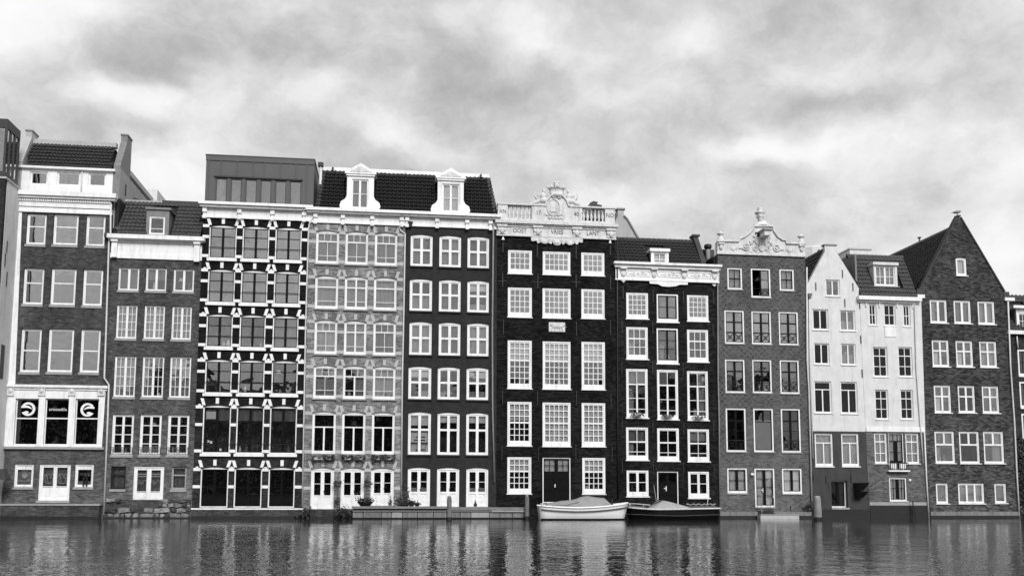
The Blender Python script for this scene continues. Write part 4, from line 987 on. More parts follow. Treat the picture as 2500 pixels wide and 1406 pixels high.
# ------------------------------------------------------------------ house 6: black warehouse with the balustrade
def house_balustrade():
    h = house('h6', B56(5), B67(5), 'black brick house crowned by a white balustrade with a carved crest and 1740', .0)
    r = h.root
    def g(n, rws, T=None):
        return ' '.join(f'{n}:{1.0}' + ('T' if T is not None and i == T - 1 else 't') for i in range(rws))
    def W(tl, br, n, top, bot, cu, gl=None):
        spec = g(n, top + bot, top if bot else None)
        return h.window(tl, br, spec, cur=cu, fw=.10, sw=.075, bw=.045, tw=.10, bot=.15, rec=.02, sill=(white, .05, .05, .06), gl=gl)
    for q, n in (((187, 703, 402, 922), 4), ((500, 715, 750, 932), 5), ((848, 725, 1058, 940), 4)): W(Q(7, q[0], q[1]), Q(7, q[2], q[3]), n, 3, 0, 'p', glass_sky)
    for q, n in (((185, 1040, 402, 1313), 4), ((498, 1048, 752, 1322), 5), ((848, 1055, 1060, 1326), 4)): W(Q(7, q[0], q[1]), Q(7, q[2], q[3]), n, 4, 0, 'p', glass_sky)
    for q, n in (((134, 135, 293, 456), 4), ((365, 142, 550, 460), 5), ((621, 145, 778, 463), 4)): W(Q(8, q[0], q[1]), Q(8, q[2], q[3]), n, 3, 4, 'b')
    for q, n, c in (((132, 540, 292, 833), 4, 'b'), ((364, 545, 550, 837), 5, 'w'), ((622, 548, 780, 838), 4, 'w')): W(Q(8, q[0], q[1]), Q(8, q[2], q[3]), n, 3, 3, c)
    for q, n in (((131, 905, 290, 1148), 4), ((626, 910, 780, 1150), 4)): W(Q(8, q[0], q[1]), Q(8, q[2], q[3]), n, 2, 3, 'b')
    w = h.window(Q(8, 364, 908), Q(8, 550, 1210), '2|2:.13t 2|2:.13T P|P:.12T P|P:.24T P|P:.24', name='door', cur='b', fw=.07, sw=.07, mwid=.2, sash=blackgloss, rec=.05)
    x, z = Q(8, 447, 1095); MB().box(x - .03, x + .03, h.Y + .04, h.Y + .07, z - .1, z + .1).build('handle', white, w)
    zt = zmid(7, 90, 583, 1150, 612)
    h.wall(quad(B56, B67, ZB, zt + .3), blackbrick)
    x0, x1 = B56(zt) + .02, B67(zt) - .01
    zf1 = zmid(7, 90, 500, 1150, 530); zc = zmid(7, 90, 447, 1150, 478); zr = zmid(7, 95, 287, 1145, 320)
    fr = moulding(h, 'frieze', stonewhite, x0, x1, [(zt, zt + .09, .16), (zt + .093, zf1, .10)])
    moulding(h, 'cornice', stonewhite, x0, x1, [(zf1 + .003, zf1 + .12, .16), (zf1 + .123, zf1 + .2, .24), (zf1 + .203, zc, .34)])
    for txt, x, y in (('OOST', 290, 540), ('VRIES', 627, 552), ('LANT', 950, 560)):
        cx = Q(7, x, y)[0]; cz = (zt + zf1) / 2 + .06; text_mesh(txt, .40, ink, r, cx, h.Y - .108, cz, sx=.85)
    for x in (130, 452, 805, 1112):
        cx = Q(7, x, 540)[0]; m = MB(); y = h.Y - .11
        m.box(cx - .33, cx + .33, y - .16, y + .003, zf1 - .02, zf1 + .10).box(cx - .26, cx + .26, y - .08, y + .003, zt + .12, zf1 - .022)
        m.ell((cx, y - .1, zf1 - .28), (.15, .1, .22)).ell((cx - .2, y - .08, zf1 - .22), (.09, .07, .14), rot=.5).ell((cx + .2, y - .08, zf1 - .22), (.09, .07, .14), rot=-.5).scroll(cx - .2, y - .1, zf1 - .06, .09, 1.2, 0, 1, .025).scroll(cx + .2, y - .1, zf1 - .06, .09, 1.2, math.pi, -1, .025)
        m.build('console', stonewhite, r, smooth=False)
    # attic balustrade
    yb = h.Y - .10; Yb = yb; th = .42
    def pier(a, b, txt, mat=stonewhite):
        xa, xb = Q(7, a, 400)[0], Q(7, b, 400)[0]
        p = MB().box(xa, xb, yb, yb + th, zc + .003, zr - .10); o = p.build('pedestal', mat, r)
        if txt: text_mesh(txt, .40, inkgrey if txt in ('AN', 'NO') else ink, r, (xa + xb) / 2, yb - .008, zc + (zr - zc) * .52, sx=.85)
        return xa, xb
    a0 = pier(93, 180, 'AN'); a1 = pier(397, 520, '17'); a2 = pier(745, 855, '40'); a3 = pier(1060, 1147, 'NO')
    for (xa, xb) in ((a0[1], a1[0]), (a2[1], a3[0])):
        ubox('balustrade_base', stonewhite, r, xa + .002, xb - .002, yb + .02, yb + th - .02, zc + .003, zc + .22)
        n = 6
        for i in range(n):
            cx = xa + (xb - xa) * (i + .5) / n; z0, z1 = zc + .222, zr - .102; H = z1 - z0
            MB().lathe(cx, yb + .2, [(.075, z0), (.075, z0 + .06 * H), (.045, z0 + .1 * H), (.10, z0 + .3 * H), (.105, z0 + .38 * H), (.05, z0 + .62 * H), (.04, z0 + .72 * H), (.075, z0 + .84 * H), (.08, z0 + H)], 8).build('baluster', stonewhite, r, smooth=True)
    xa, xb = Q(7, 93, 300)[0], Q(7, 520, 300)[0]; xc, xd = Q(7, 742, 300)[0], Q(7, 1149, 300)[0]
    for (p, q) in ((xa - .04, xb), (xc, xd + .04)): ubox('handrail', stonewhite, r, p, q, yb - .06, yb + th + .06, zr - .098, zr)
    # carved centrepiece
    def C(x, y): return Q(18, x, y, h.Y)
    cl = [(470, 900), (470, 590), (505, 470), (560, 400), (640, 345), (690, 330), (760, 345), (840, 400), (900, 480), (930, 590), (950, 900)]
    cpts = [C(*p) for p in cl]; cpts[0] = (cpts[0][0], zc + .003); cpts[-1] = (cpts[-1][0], zc + .003)
    cpts[0] = (a1[1] + .002, zc + .003); cpts[1] = (a1[1] + .002, cpts[1][1]); cpts[-1] = (a2[0] - .002, zc + .003); cpts[-2] = (a2[0] - .002, cpts[-2][1])
    crest = MB().prism(list(reversed(cpts)), [], yb + .02, yb + th).build('crest', stonewhite, r)
    m = MB(); arch = [C(x, y) for (x, y) in ((470, 585), (500, 480), (550, 415), (600, 375), (690, 350), (780, 375), (840, 420), (890, 490), (925, 585))]
    m.tube([(x, yb - .02, z) for (x, z) in arch], .07, 6); m.build('crest_moulding', stonewhite, crest)
    cx, cz = C(630, 610); m = MB(); m.tube([(cx + .42 * math.cos(t), yb - .0, cz + .55 * math.sin(t)) for t in [i * math.pi / 12 for i in range(25)]], .04, 6)
    m.ell((cx, yb + .02, cz), (.38, .05, .5)); m.ell((cx, yb - .03, cz - .26), (.2, .05, .06)); m.build('medallion', stonewhite, crest)
    m = MB(); zz = C(660, 815)[1]; xx = C(520, 815)[0]; x2 = C(810, 815)[0]
    m.tube([(xx + (x2 - xx) * t / 24, yb - .005, zz + .05 * math.sin(t * 1.3)) for t in range(25)], .03, 5)
    m.tube([(cx - .6 + .1 * t, yb - .005, cz - .5 + .05 * math.cos(t * 1.7)) for t in range(13)], .03, 5); m.build('carved_wave', lightstone, crest)
    m = MB(); kx, kz = C(695, 400)
    m.scroll(C(645, 412)[0], yb - .05, kz - .02, .13, 1.5, math.pi / 2, 1, .035).scroll(C(738, 412)[0], yb - .05, kz - .02, .13, 1.5, math.pi / 2, -1, .035)
    m.ell((kx, yb - .02, C(0, 330)[1]), (.42, .14, .17)).ell((C(610, 345)[0], yb - .02, C(0, 345)[1]), (.2, .12, .1), rot=.5).ell((C(780, 345)[0], yb - .02, C(0, 345)[1]), (.2, .12, .1), rot=-.5)
    m.ell((kx, yb + .1, C(0, 295)[1]), (.5, .16, .14)); m.build('shell_ornament', stonewhite, crest, smooth=True)
    # crown
    m = MB(); zc0, zc1 = C(0, 290)[1], C(0, 205)[1]
    m.lathe(kx, yb + .2, [(.40, zc0), (.46, zc0 + .07), (.48, zc0 + .12), (.52, zc0 + .3), (.58, zc1), (.5, zc1), (.44, zc0 + .3)], 20, .5)
    for a in range(8):
        t = a * math.pi / 4 + .1; px_, py_ = kx + .57 * math.cos(t), yb + .2 + .28 * math.sin(t); m.ell((px_, py_, zc1 + .1), (.07, .05, .13), 6, 4).ell((px_ + .07, py_, zc1 + .1), (.05, .04, .05), 6, 4).ell((px_ - .07, py_, zc1 + .1), (.05, .04, .05), 6, 4)
    tz = C(0, 130)[1]; m.ell((kx, yb + .2, tz), (.2, .15, .18)).ell((kx - .1, yb + .15, tz + .13), (.1, .1, .1)).ell((kx + .1, yb + .15, tz + .13), (.1, .1, .1)).ell((kx, yb + .15, tz - .2), (.14, .12, .12)).ell((kx, yb + .2, tz + .22), (.12, .1, .06))
    m.build('crown', stonewhite, crest, smooth=True)
    # reclining figures and foliage on the shoulders
    for sg, hx, hy in ((-1, 455, 285), (1, 922, 300)):
        m = MB(); x, z = C(hx, hy); y = yb + .18
        m.ell((x, y, z), (.10, .1, .13)).ell((x, y + .02, z + .08), (.12, .11, .08)).ell((x + sg * .05, y, z - .32), (.2, .15, .26), rot=-sg * .2)
        m.ell((x + sg * .02, y - .02, z - .62), (.3, .2, .2), rot=-sg * .3).ell((x + sg * .55, y - .02, z - .78), (.42, .15, .13), rot=-sg * .38).ell((x + sg * .95, y - .02, z - .98), (.38, .12, .10), rot=-sg * .3).ell((x + sg * 1.35, y - .02, z - 1.1), (.25, .1, .07), rot=-sg * .2)
        m.tube([(x + sg * .16, y, z - .2), (x + sg * .38, y, z - .36), (x + sg * .42, y, z - .12)], .055, 6, .04).tube([(x - sg * .1, y, z - .2), (x - sg * .28, y - .05, z - .3), (x - sg * .38, y - .05, z - .48)], .055, 6, .04)
        m.tube([(x + sg * .5, y, z - .55), (x + sg * .62, y, z - .36), (x + sg * .62, y, z - .16), (x + sg * .56, y, z - .04)], .05, 6, .025)
        m.tube([(x - sg * .08, y, z - .05), (x - sg * .36, y, z - .26)], .02, 5)
        for i in range(5): m.ell((x + sg * (.35 + .26 * i), y - .08, z - .7 - .09 * i + .05 * math.sin(i * 2)), (.12, .08, .08), 7, 4, rot=i)
        m.build('carved_figure', stonewhite, crest, smooth=True)
    # scalloped apron under the frieze
    ap = [(200, 1190), (1190, 1225), (1185, 1275), (1150, 1280), (1115, 1262), (1090, 1310), (1060, 1310), (1040, 1285), (990, 1310), (930, 1325), (890, 1290), (850, 1280), (830, 1310), (800, 1310), (780, 1275), (750, 1320), (690, 1330), (640, 1310), (610, 1260), (590, 1305), (560, 1295), (520, 1270), (480, 1300), (430, 1300), (390, 1265), (345, 1290), (320, 1280), (310, 1240), (240, 1250), (205, 1240)]
    pts = [C(*p) for p in ap]; pts[0] = (pts[0][0], zt - .003); pts[1] = (pts[1][0], zt - .003)
    MB().prism(list(reversed(pts)), [], h.Y - .14, h.Y - .003).build('apron', stonewhite, r)
    m = MB()
    for (x, y) in ((465, 1265), (695, 1270), (940, 1290)): cx, cz = C(x, y); m.ell((cx, h.Y - .15, cz), (.22, .06, .15)).scroll(cx - .3, h.Y - .15, cz + .08, .1, 1.2, 0, 1, .025).scroll(cx + .3, h.Y - .15, cz + .08, .1, 1.2, math.pi, -1, .025)
    m.build('apron_carving', stonewhite, r)
    for x, y in ((140, 605), (1105, 635)): cx, cz = Q(7, x, y); MB().lathe(cx, h.Y - .1, [(.1, cz - .1), (.07, cz + .02), (.03, cz + .12)], 8).build('drop_ornament', white, r)
    for (k, x, y, c) in ((7, 140, 660, 0), (7, 450, 700, 0), (7, 800, 720, 0), (7, 1108, 690, 0), (7, 137, 975, 1), (7, 455, 985, 1), (7, 800, 985, 1), (7, 1110, 1000, 0), (8, 100, 510, 0), (8, 330, 520, 0), (8, 587, 515, 0), (8, 815, 530, 0), (8, 95, 880, 0), (8, 337, 885, 0), (8, 583, 880, 0), (8, 822, 890, 0), (8, 105, 50, 0), (8, 587, 60, 0), (8, 812, 55, 0)):
        x_, z_ = Q(k, x, y); h.anchor(x_, z_, .95, bool(c))
    (xa, za), (xb, zb) = Q(8, 405, 18), Q(8, 512, 82)
    pq = MB().box(xa, xb, h.Y - .05, h.Y - .003, zb, za).build('plaque', stonewhite, r); cx, cz = (xa + xb) / 2, (za + zb) / 2
    m = MB(); m.ell((cx, h.Y - .06, cz), (.32, .03, .09)).ell((cx - .36, h.Y - .06, cz + .12), (.09, .03, .08)).tube([(cx + .3, h.Y - .06, cz), (cx + .5, h.Y - .06, cz + .12), (cx + .6, h.Y - .06, cz - .02)], .025, 5)
    for dx in (-.3, -.15, .15, .3): m.tube([(cx + dx, h.Y - .06, cz - .05), (cx + dx * 1.3, h.Y - .06, cz - .26)], .025, 5)
    m.build('plaque_relief', lightstone, pq)
    h.shell(B56(3), B67(3), zt + .2)
    for (p0, p1, hi) in ((x0 + .02, a2[0], .62), (a2[0] + .01, x1 - .02, 1.25)):
        MB().hexa([(p0, h.Y + .6, zt + .5), (p1, h.Y + .6, zt + .5), (p1, h.Y + 9, zt + .5), (p0, h.Y + 9, zt + .5), (p0, h.Y + .9, zc + hi - .15), (p1, h.Y + .9, zc + hi), (p1, h.Y + 6, zc + hi + 0.1), (p0, h.Y + 6, zc + hi - .1)]).build('rear_roof', tile_d, r)
    pipe(r, [Q(8, 855, -500), Q(8, 855, 0), Q(8, 857, 600), Q(8, 862, 1180)], iron, .05, h.Y - .08)
    # dark roof hatch behind the balustrade
    Yh = h.Y + 3; pts = [Q(7, x, y, Yh) for (x, y) in ((915, 330), (1035, 335), (1035, 300), (990, 290), (1000, 272), (960, 262), (930, 275), (915, 300))]
    MB().prism(list(reversed(pts)), [], Yh, Yh + 1.2).build('roof_hatch', iron, r)
house_balustrade()

# ------------------------------------------------------------------ house 7: black house, carved cornice and tiled roof
def house_seven():
    h = house('h7', B67(5), B78(5), 'black brick house with a carved white cornice and one small dormer in its tiled roof', .035)
    r = h.root
    g44 = '4:1t 4:1t 4:1t 4:1'
    kw = dict(fw=.10, sw=.07, bw=.04, tw=.09, bot=.12, rec=.02, sill=(white, .07, .06, .07))
    h.window(Q(9, 153, 600), Q(9, 364, 852), g44, cur='p', gl=glass_sky, **kw); h.window(Q(9, 733, 623), Q(9, 940, 876), g44, cur='p', gl=glass_sky, **kw)
    h.window(Q(9, 443, 613), Q(9, 652, 885), '1|1:.5t 1|1:.5', cur='h', sash=blackgloss, mwid=.12, gl=glass_sky, **kw)
    T3 = '3:.36T 3:.32t 3:.32'
    h.window(Q(9, 153, 927), Q(9, 362, 1237), T3, cur='x', **kw); h.window(Q(9, 733, 953), Q(9, 940, 1263), T3, cur='d', **kw)
    h.window(Q(9, 443, 940), Q(9, 652, 1280), '1|1:.34t 1|1:.3t 1|1:.36', cur='x', sash=blackgloss, mwid=.12, **kw)
    T = '2:.31T 1|1:.33t 1|1:.26t 1|1:.10'
    for (q, c) in (((130, 65, 311, 467), 'x'), ((382, 72, 560, 480), 'g'), ((628, 83, 806, 486), 'r')):
        w = h.window(Q(10, q[0], q[1]), Q(10, q[2], q[3]), T, cur=c, mwid=.11, gl=glass_dark if c == 'g' else glass, **kw)
    F = '2:.48T 2:.38t 2:.14'
    for (q, c) in (((130, 543, 313, 811), 'x'), ((384, 550, 566, 818), 'd'), ((632, 558, 813, 823), 'u')): h.window(Q(10, q[0], q[1]), Q(10, q[2], q[3]), F, cur=c, gl=glass_dark if c == 'd' else glass, **kw)
    for (q, c) in (((134, 895, 316, 1108), 'd'), ((637, 905, 812, 1121), 'm')): h.window(Q(10, q[0], q[1]), Q(10, q[2], q[3]), '1|1:.5t 1|1:.5', cur=c, mwid=.16, gl=glass_dark, **kw)
    w = h.window(Q(10, 384, 903), Q(10, 562, 1190), '1|1:.3T P|P:.38T P|P:.32', name='door', cur='d', fw=.07, sw=.07, mwid=.12, sash=blackgloss, rec=.05, gl=glass_dark)
    x, z = Q(10, 460, 1045); MB().box(x - .03, x + .03, h.Y + .04, h.Y + .07, z - .16, z + .16).box(x - .16, x - .031, h.Y + .02, h.Y + .05, z - .01, z + .04).build('handle', white, w)
    zt = zmid(9, 78, 482, 1030, 518)
    h.wall(quad(B67, B78, ZB, zt + .3), blackbrick2)
    x0, x1 = B67(zt) + .06, B78(zt) - .02
    zc = zmid(9, 80, 315, 1038, 350)
    moulding(h, 'frieze', white, x0, x1, [(zt, zt + .10, .16), (zt + .103, zc - .36, .10)])
    moulding(h, 'cornice', white, x0, x1, [(zc - .15, zc, .42), (zc - .35, zc - .153, .26)])
    zm = (zt + zc - .25) / 2
    for x in (122, 415, 702, 992):
        cx = Q(9, x, 400)[0]; MB().box(cx - .22, cx + .22, h.Y - .3, h.Y - .101, zc - .46, zc - .352).ell((cx, h.Y - .12, zm - .05), (.18, .08, .2)).ell((cx - .16, h.Y - .11, zm + .1), (.07, .05, .07), 7, 4).ell((cx + .16, h.Y - .11, zm + .1), (.07, .05, .07), 7, 4).build('console', stonewhite, r)
    for x in (265, 560, 845):
        cx = Q(9, x, 430)[0]; m = MB()
        m.tube([(cx - .75, h.Y - .11, zm - .18), (cx + .75, h.Y - .11, zm - .18), (cx + .82, h.Y - .11, zm), (cx + .7, h.Y - .11, zm + .16), (cx - .7, h.Y - .11, zm + .16), (cx - .82, h.Y - .11, zm), (cx - .75, h.Y - .11, zm - .18)], .02, 4)
        for sg in (-1, 1): m.scroll(cx + sg * .28, h.Y - .11, zm, .12, 1.3, 0, sg, .022).ell((cx + sg * .5, h.Y - .105, zm - .03), (.14, .03, .05), 7, 4)
        m.ell((cx, h.Y - .11, zm), (.1, .04, .09), 8, 4); m.build('frieze_carving', stonewhite, r)
    ap = [(370, 490), (735, 505), (735, 530), (705, 532), (660, 530), (620, 545), (555, 550), (490, 545), (450, 525), (400, 522), (372, 518)]
    pts = [Q(9, *p) for p in ap]; pts[0] = (pts[0][0], zt - .003); pts[1] = (pts[1][0], zt - .003)
    MB().prism(list(reversed(pts)), [], h.Y - .14, h.Y - .003).build('apron', white, r)
    for x, y in ((122, 492), (988, 530)): cx, cz = Q(9, x, y); MB().ell((cx, h.Y - .1, cz - .02), (.16, .08, .05)).ell((cx, h.Y - .1, cz - .07), (.07, .06, .07)).build('drop_ornament', white, r)
    for (k, x, y) in ((9, 122, 600), (9, 408, 640), (9, 697, 640), (9, 982, 650), (9, 112, 930), (9, 405, 940), (9, 980, 960), (10, 95, 60), (10, 345, 60), (10, 595, 70), (10, 97, 530), (10, 348, 540), (10, 600, 555), (10, 842, 560), (10, 98, 860), (10, 352, 875), (10, 600, 880), (10, 848, 895)):
        x_, z_ = Q(k, x, y); h.anchor(x_, z_, .85)
    Yr = h.Y + 1.9
    bl = Q(9, 45, 320, h.Y + .05); br_ = Q(9, 865, 348, h.Y + .05); tl = Q(9, 50, 95, Yr); tr = Q(9, 785, 120, Yr)
    zb_, zt_ = zc + .02, (tl[1] + tr[1]) / 2; wd = br_[0] - bl[0]
    tlx = bl[0] - .1
    tiled(r, (bl[0], h.Y + .05, zb_), (br_[0], h.Y + .05, zb_), (tr[0], Yr, zt_), (tlx, Yr, zt_), 21, 8, tile_d, cut=[((Q(9, 352, 300)[0] - bl[0]) / wd, (Q(9, 560, 300)[0] - bl[0]) / wd, -.1, .72)])
    for i in range(16): x = tlx + (tr[0] - tlx) * (i + .5) / 16; MB().tube([(x - .2, Yr + .1, zt_ + .06), (x + .2, Yr + .1, zt_ + .08)], .12, 8).build('ridge_tile', tile_d, r)
    MB().hexa([(x0, h.Y + 9, zc), (x1, h.Y + 9, zc), (x1, Yr, zc), (x0, Yr, zc), (x0, h.Y + 8.8, zc + .2), (tr[0], h.Y + 8.8, zc + .2), (tr[0], Yr + .05, zt_ - .05), (tlx, Yr + .05, zt_ - .05)]).build('rear_roof', under, r)
    (pxa, pz1) = Q(9, 800, 70, Yr)
    b = MB(); e = Q(9, 870, 348, h.Y)[0]; pts = [(h.Y + .1, zc), (h.Y + .1, zc + .35), (Yr - .1, zt_ + .35), (Yr - .1, pz1), (Yr + .5, pz1), (Yr + 4, zc + .5), (Yr + 4, zc)]; n = len(pts)
    xp0, xp1 = tr[0] + .02, tr[0] + .36
    xe0 = e + .0
    b.v = [(xe0 + (xp0 - xe0) * max(0, min(1, (y - h.Y) / (Yr - h.Y))), y, z) for (y, z) in pts] + [(xe0 + .34 + (xp0 - xe0) * max(0, min(1, (y - h.Y) / (Yr - h.Y))), y, z) for (y, z) in pts]
    b.f = [tuple(range(n)), tuple(reversed(range(n, 2 * n)))] + [(i, (i + 1) % n, n + (i + 1) % n, n + i) for i in range(n)]
    b.build('parapet_wall', greyplaster, r); ubox('parapet_cap', zinc_d, r, xp0 - .08, xp1 + .12, Yr - .2, Yr + .56, pz1 + .002, pz1 + .12)
    # dormer
    Yd = h.Y - .0; dh = House(r, 0); dh.Y = Yd
    (dx0, dz1), (dx1, dz0) = Q(9, 388, 182, Yd), Q(9, 558, 328, Yd)
    dh.window(Q(9, 408, 218, Yd), (Q(9, 535, 330, Yd)[0], zc + .06), '2:.7t 2:.3', name='dormer_window', cur='w', fw=.05, sw=.04, bw=.035, rec=.03)
    dh.wall([(dx0, zc + .02), (dx1, zc + .02), (dx1, dz1 - .2), (dx0, dz1 - .2)], white, 'dormer', th=.14)
    ubox('dormer_roof', white, r, dx0 - .1, dx1 + .08, Yd - .12, Yr + .2, dz1 - .197, dz1)
    MB().box(dx0 + .01, dx0 + .1, Yd + .142, Yr, zc, dz1 - .2).box(dx1 - .1, dx1 - .01, Yd + .142, Yr, zc, dz1 - .2).build('dormer_cheek', lead, r)
    ubox('room_wall', room, r, dx0 + .11, dx1 - .11, Yd + .7, Yd + .75, zc, dz1 - .2)
    h.shell(B67(3), B78(3), zc - .1)
    # dark annex and flue between this house and the next
    Ya = h.Y + 2.5
    (ax0, az1), (ax1, az0) = Q(9, 885, 190, Ya), Q(9, 1010, 345, Ya)
    MB().hexa([(ax0 - .4, Ya, az0 - .5), (ax1 - .1, Ya, az0 - .5), (ax1 - .1, Ya + 3, az0 - .5), (ax0 - .4, Ya + 3, az0 - .5), (ax0 - .2, Ya, az1), (ax1 - .1, Ya, az1), (ax1 - .1, Ya + 3, az1), (ax0 - .2, Ya + 3, az1)]).build('roof_annex', zinc_d, r)
    (fx, fz1), (_, fz0) = Q(9, 930, 145, h.Y + 2), Q(9, 930, 270, h.Y + 2)
    MB().tube([(fx, h.Y + 2, zc - .2), (fx, h.Y + 2, fz1 - .3)], .15, 10).build('flue', pipe_g, r, smooth=True); MB().lathe(fx, h.Y + 2, [(.2, fz1 - .32), (.27, fz1 - .22), (.27, fz1 - .06), (.2, fz1)], 10).build('flue_cap', iron, r)
    pipe(r, [Q(9, 1036, 350), Q(9, 1035, 500), Q(9, 1022, 540), Q(9, 1026, 1400), Q(10, 888, 500), Q(10, 893, 1200)], pipe_g, .05, h.Y - .08)
house_seven()

# ------------------------------------------------------------------ house 8: lozenge brick, carved bell gable with vase
def house_gable():
    h = house('h8', B78(5), B89(5), 'grey brick house with lozenge pattern and a carved white gable topped by a vase', .01)
    r = h.root
    kw = dict(fw=.105, sw=.05, rec=.04, sash=blackgloss, sill=(sillstone, .07, .04, .06))
    h.window(Q(11, 160, 608), Q(11, 292, 797), '2:.5T 2:.5', cur='n', bw=.04, **kw); h.window(Q(11, 607, 620), Q(11, 738, 808), '2:.5T 2:.5', cur='n', bw=.04, **kw)
    w = h.window(Q(11, 362, 613), Q(11, 537, 868), 'O|1:.38t O|1:.34t O|1:.28', cur='d', mwid=.09, gl=glass_sky, **kw)
    (x0, z1), (x1, z0) = Q(11, 362, 613), Q(11, 537, 868)
    xm = (x0 + x1) / 2; ubox('curtain', net, w, xm + .05, x1 - .12, h.Y + .30, h.Y + .32, z0 + .5, z1 - .15)
    def rail(w, xa, xb, za, zb):
        m = MB(); yy = h.Y + .02; m.box(xa, xb, yy - .012, yy + .012, zb - .03, zb).box(xa, xb, yy - .012, yy + .012, za, za + .03)
        for j in range(2):
            x0_, x1_ = xa + (xb - xa) * j / 2, xa + (xb - xa) * (j + 1) / 2
            m.tube([(x0_, yy, za), (x1_, yy, zb)], .014, 4).tube([(x1_, yy + .02, za), (x0_, yy + .02, zb)], .014, 4); cx = (x0_ + x1_) / 2
            m.tube([(cx + .12 * math.cos(t * .6), yy - .02, (za + zb) / 2 + .12 * math.sin(t * .6)) for t in range(12)], .012, 4)
        m.build('railing', iron, w)
    rail(w, xm, x1 - .09, z0 + .12, z0 + .55)
    cr = '1|1:.33T 1|1:.33t 1|1:.34'
    for i, q in enumerate(((135, 972, 311, 1262), (367, 980, 543, 1267), (600, 985, 776, 1273))):
        a, b = Q(11, q[0], q[1]), Q(11, q[2], q[3]); w = h.window(a, b, cr, cur='unu'[i] if i != 1 else 'u', mwid=.13, tw=.09, gl=glass_sky, **kw); rail(w, a[0] + .09, b[0] - .09, b[1] + .12, b[1] + .75)
    for i, q in enumerate(((128, 52, 288, 315), (340, 55, 498, 317), (555, 58, 713, 322))):
        a, b = Q(12, q[0], q[1]), Q(12, q[2], q[3]); w = h.window(a, b, cr, cur='xdk'[i], mwid=.13, tw=.09, **kw); rail(w, a[0] + .09, b[0] - .09, b[1] + .12, b[1] + .7)
    c4 = '1|1:.26T 1|1:.25t 1|1:.24t 1|1:.25'
    for i, q in enumerate(((133, 433, 298, 774), (348, 435, 513, 776), (563, 437, 725, 779))):
        a, b = Q(12, q[0], q[1]), Q(12, q[2], q[3])
        if i == 1:
            w = h.window(a, b, '1|1:.27T S:.73', cur='d', mwid=.11, tw=.07, gl=glass_dark, **kw)
            zz = Q(12, 0, 532)[1]; ubox('transom', white, w, a[0] + .01, b[0] - .01, h.Y + .08, h.Y + .14, zz - .05, zz + .05)
        else: w = h.window(a, b, c4, cur='dk'[i // 2], mwid=.13, tw=.09, gl=glass_dark, **kw); rail(w, a[0] + .09, b[0] - .09, b[1] + .12, b[1] + .75)
    for q in ((145, 900, 306, 1098), (573, 903, 733, 1102)): h.window(Q(12, q[0], q[1]), Q(12, q[2], q[3]), '1|1:.5t 1|1:.5', cur='w', mwid=.15, bot=.05, **kw)
    w = h.window(Q(12, 358, 902), Q(12, 523, 1206), '1|1:.24t 1|1:.24t 1|1:.25t 1|1:.27', name='door', cur='w', mwid=.16, **kw)
    x, z = Q(12, 430, 1075); MB().box(x - .03, x + .03, h.Y + .09, h.Y + .12, z - .14, z + .14).box(x - .14, x - .031, h.Y + .07, h.Y + .1, z - .02, z + .03).build('handle', white, w)
    x, z = Q(12, 337, 950); MB().box(x - .1, x + .1, h.Y - .16, h.Y - .002, z - .06, z + .08).build('wall_lamp', white, r)
    zt = zmid(11, 75, 500, 825, 520)
    h.wall(quad(B78, B89, ZB, zt + .02), h8brick)
    x0, x1 = B78(zt) - .02, B89(zt) + .02
    # gable front
    gl = [(68, 385), (255, 388), (268, 362), (300, 352), (345, 320), (375, 285), (388, 258), (545, 258), (558, 300), (590, 345), (630, 375), (660, 380), (660, 405), (830, 410)]
    gp = [Q(11, *p) for p in gl]; 
    pts = [(x0, zt + .02)] + [(x1, zt + .02)] + list(reversed(gp))
    pts[2] = (x1, gp[-1][1]); pts[-1] = (x0, gp[0][1])
    gab = MB().prism(pts, [], h.Y - .04, h.Y + .4).build('gable', stonewhite, r)
    m = MB(); m.tube([(x, h.Y - .08, z + .02) for (x, z) in gp], .085, 6); m.build('gable_coping', stonewhite, gab)
    moulding(h, 'gable_base', stonewhite, x0, x1, [(zt + .02, zt + .16, .12), (zt + .163, zt + .24, .08)])
    def G(x, y): return Q(11, x, y, h.Y)
    m = MB(); y = h.Y - .07
    for sg, ax, ay in ((-1, 320, 430), (1, 580, 440)):
        cx, cz = G(ax, ay); m.scroll(cx, y, cz, .30, 1.7, 0 if sg > 0 else math.pi, -sg, .06).ell((cx - sg * .35, y, cz + .3), (.16, .05, .08), 8, 4, rot=.6 * sg).ell((cx + sg * .35, y, cz - .1), (.18, .05, .08), 8, 4, rot=-.4 * sg)
        m.scroll(cx - sg * .62, y, cz - .1, .22, 1.5, 1, sg, .05).ell((cx - sg * .75, y, cz + .28), (.1, .06, .2), 8, 4, rot=-.4 * sg)
        m.tube([(cx - sg * .2, y, cz - .32), (cx - sg * .6, y, cz - .46), (cx - sg * .9, y, cz - .38), (cx - sg * 1.1, y, cz - .46)], .05, 5, .03)
        for q in range(5): m.ell((cx - sg * (.1 + .22 * q), y, cz + .38 - .2 * abs(q - 2) + .02 * q), (.09, .05, .07), 7, 4, rot=q)
    cx, cz = G(455, 440); m.ell((cx, y, cz - .05), (.24, .07, .26)).ell((cx, y, cz + .25), (.16, .06, .12)).ell((cx, y - .03, cz - .2), (.12, .05, .1)).tube([(cx - .5, y, cz - .3), (cx, y, cz - .4), (cx + .5, y, cz - .3)], .05, 5)
    for sg in (-1, 1): m.tube([(cx + sg * .2, y, cz + .1), (cx + sg * .5, y, cz + .5), (cx + sg * .35, y, cz + .9)], .05, 5, .03).ell((cx + sg * .5, y, cz + .75), (.14, .05, .1), 8, 4)
    m.build('gable_carving', stonewhite, gab, smooth=True)
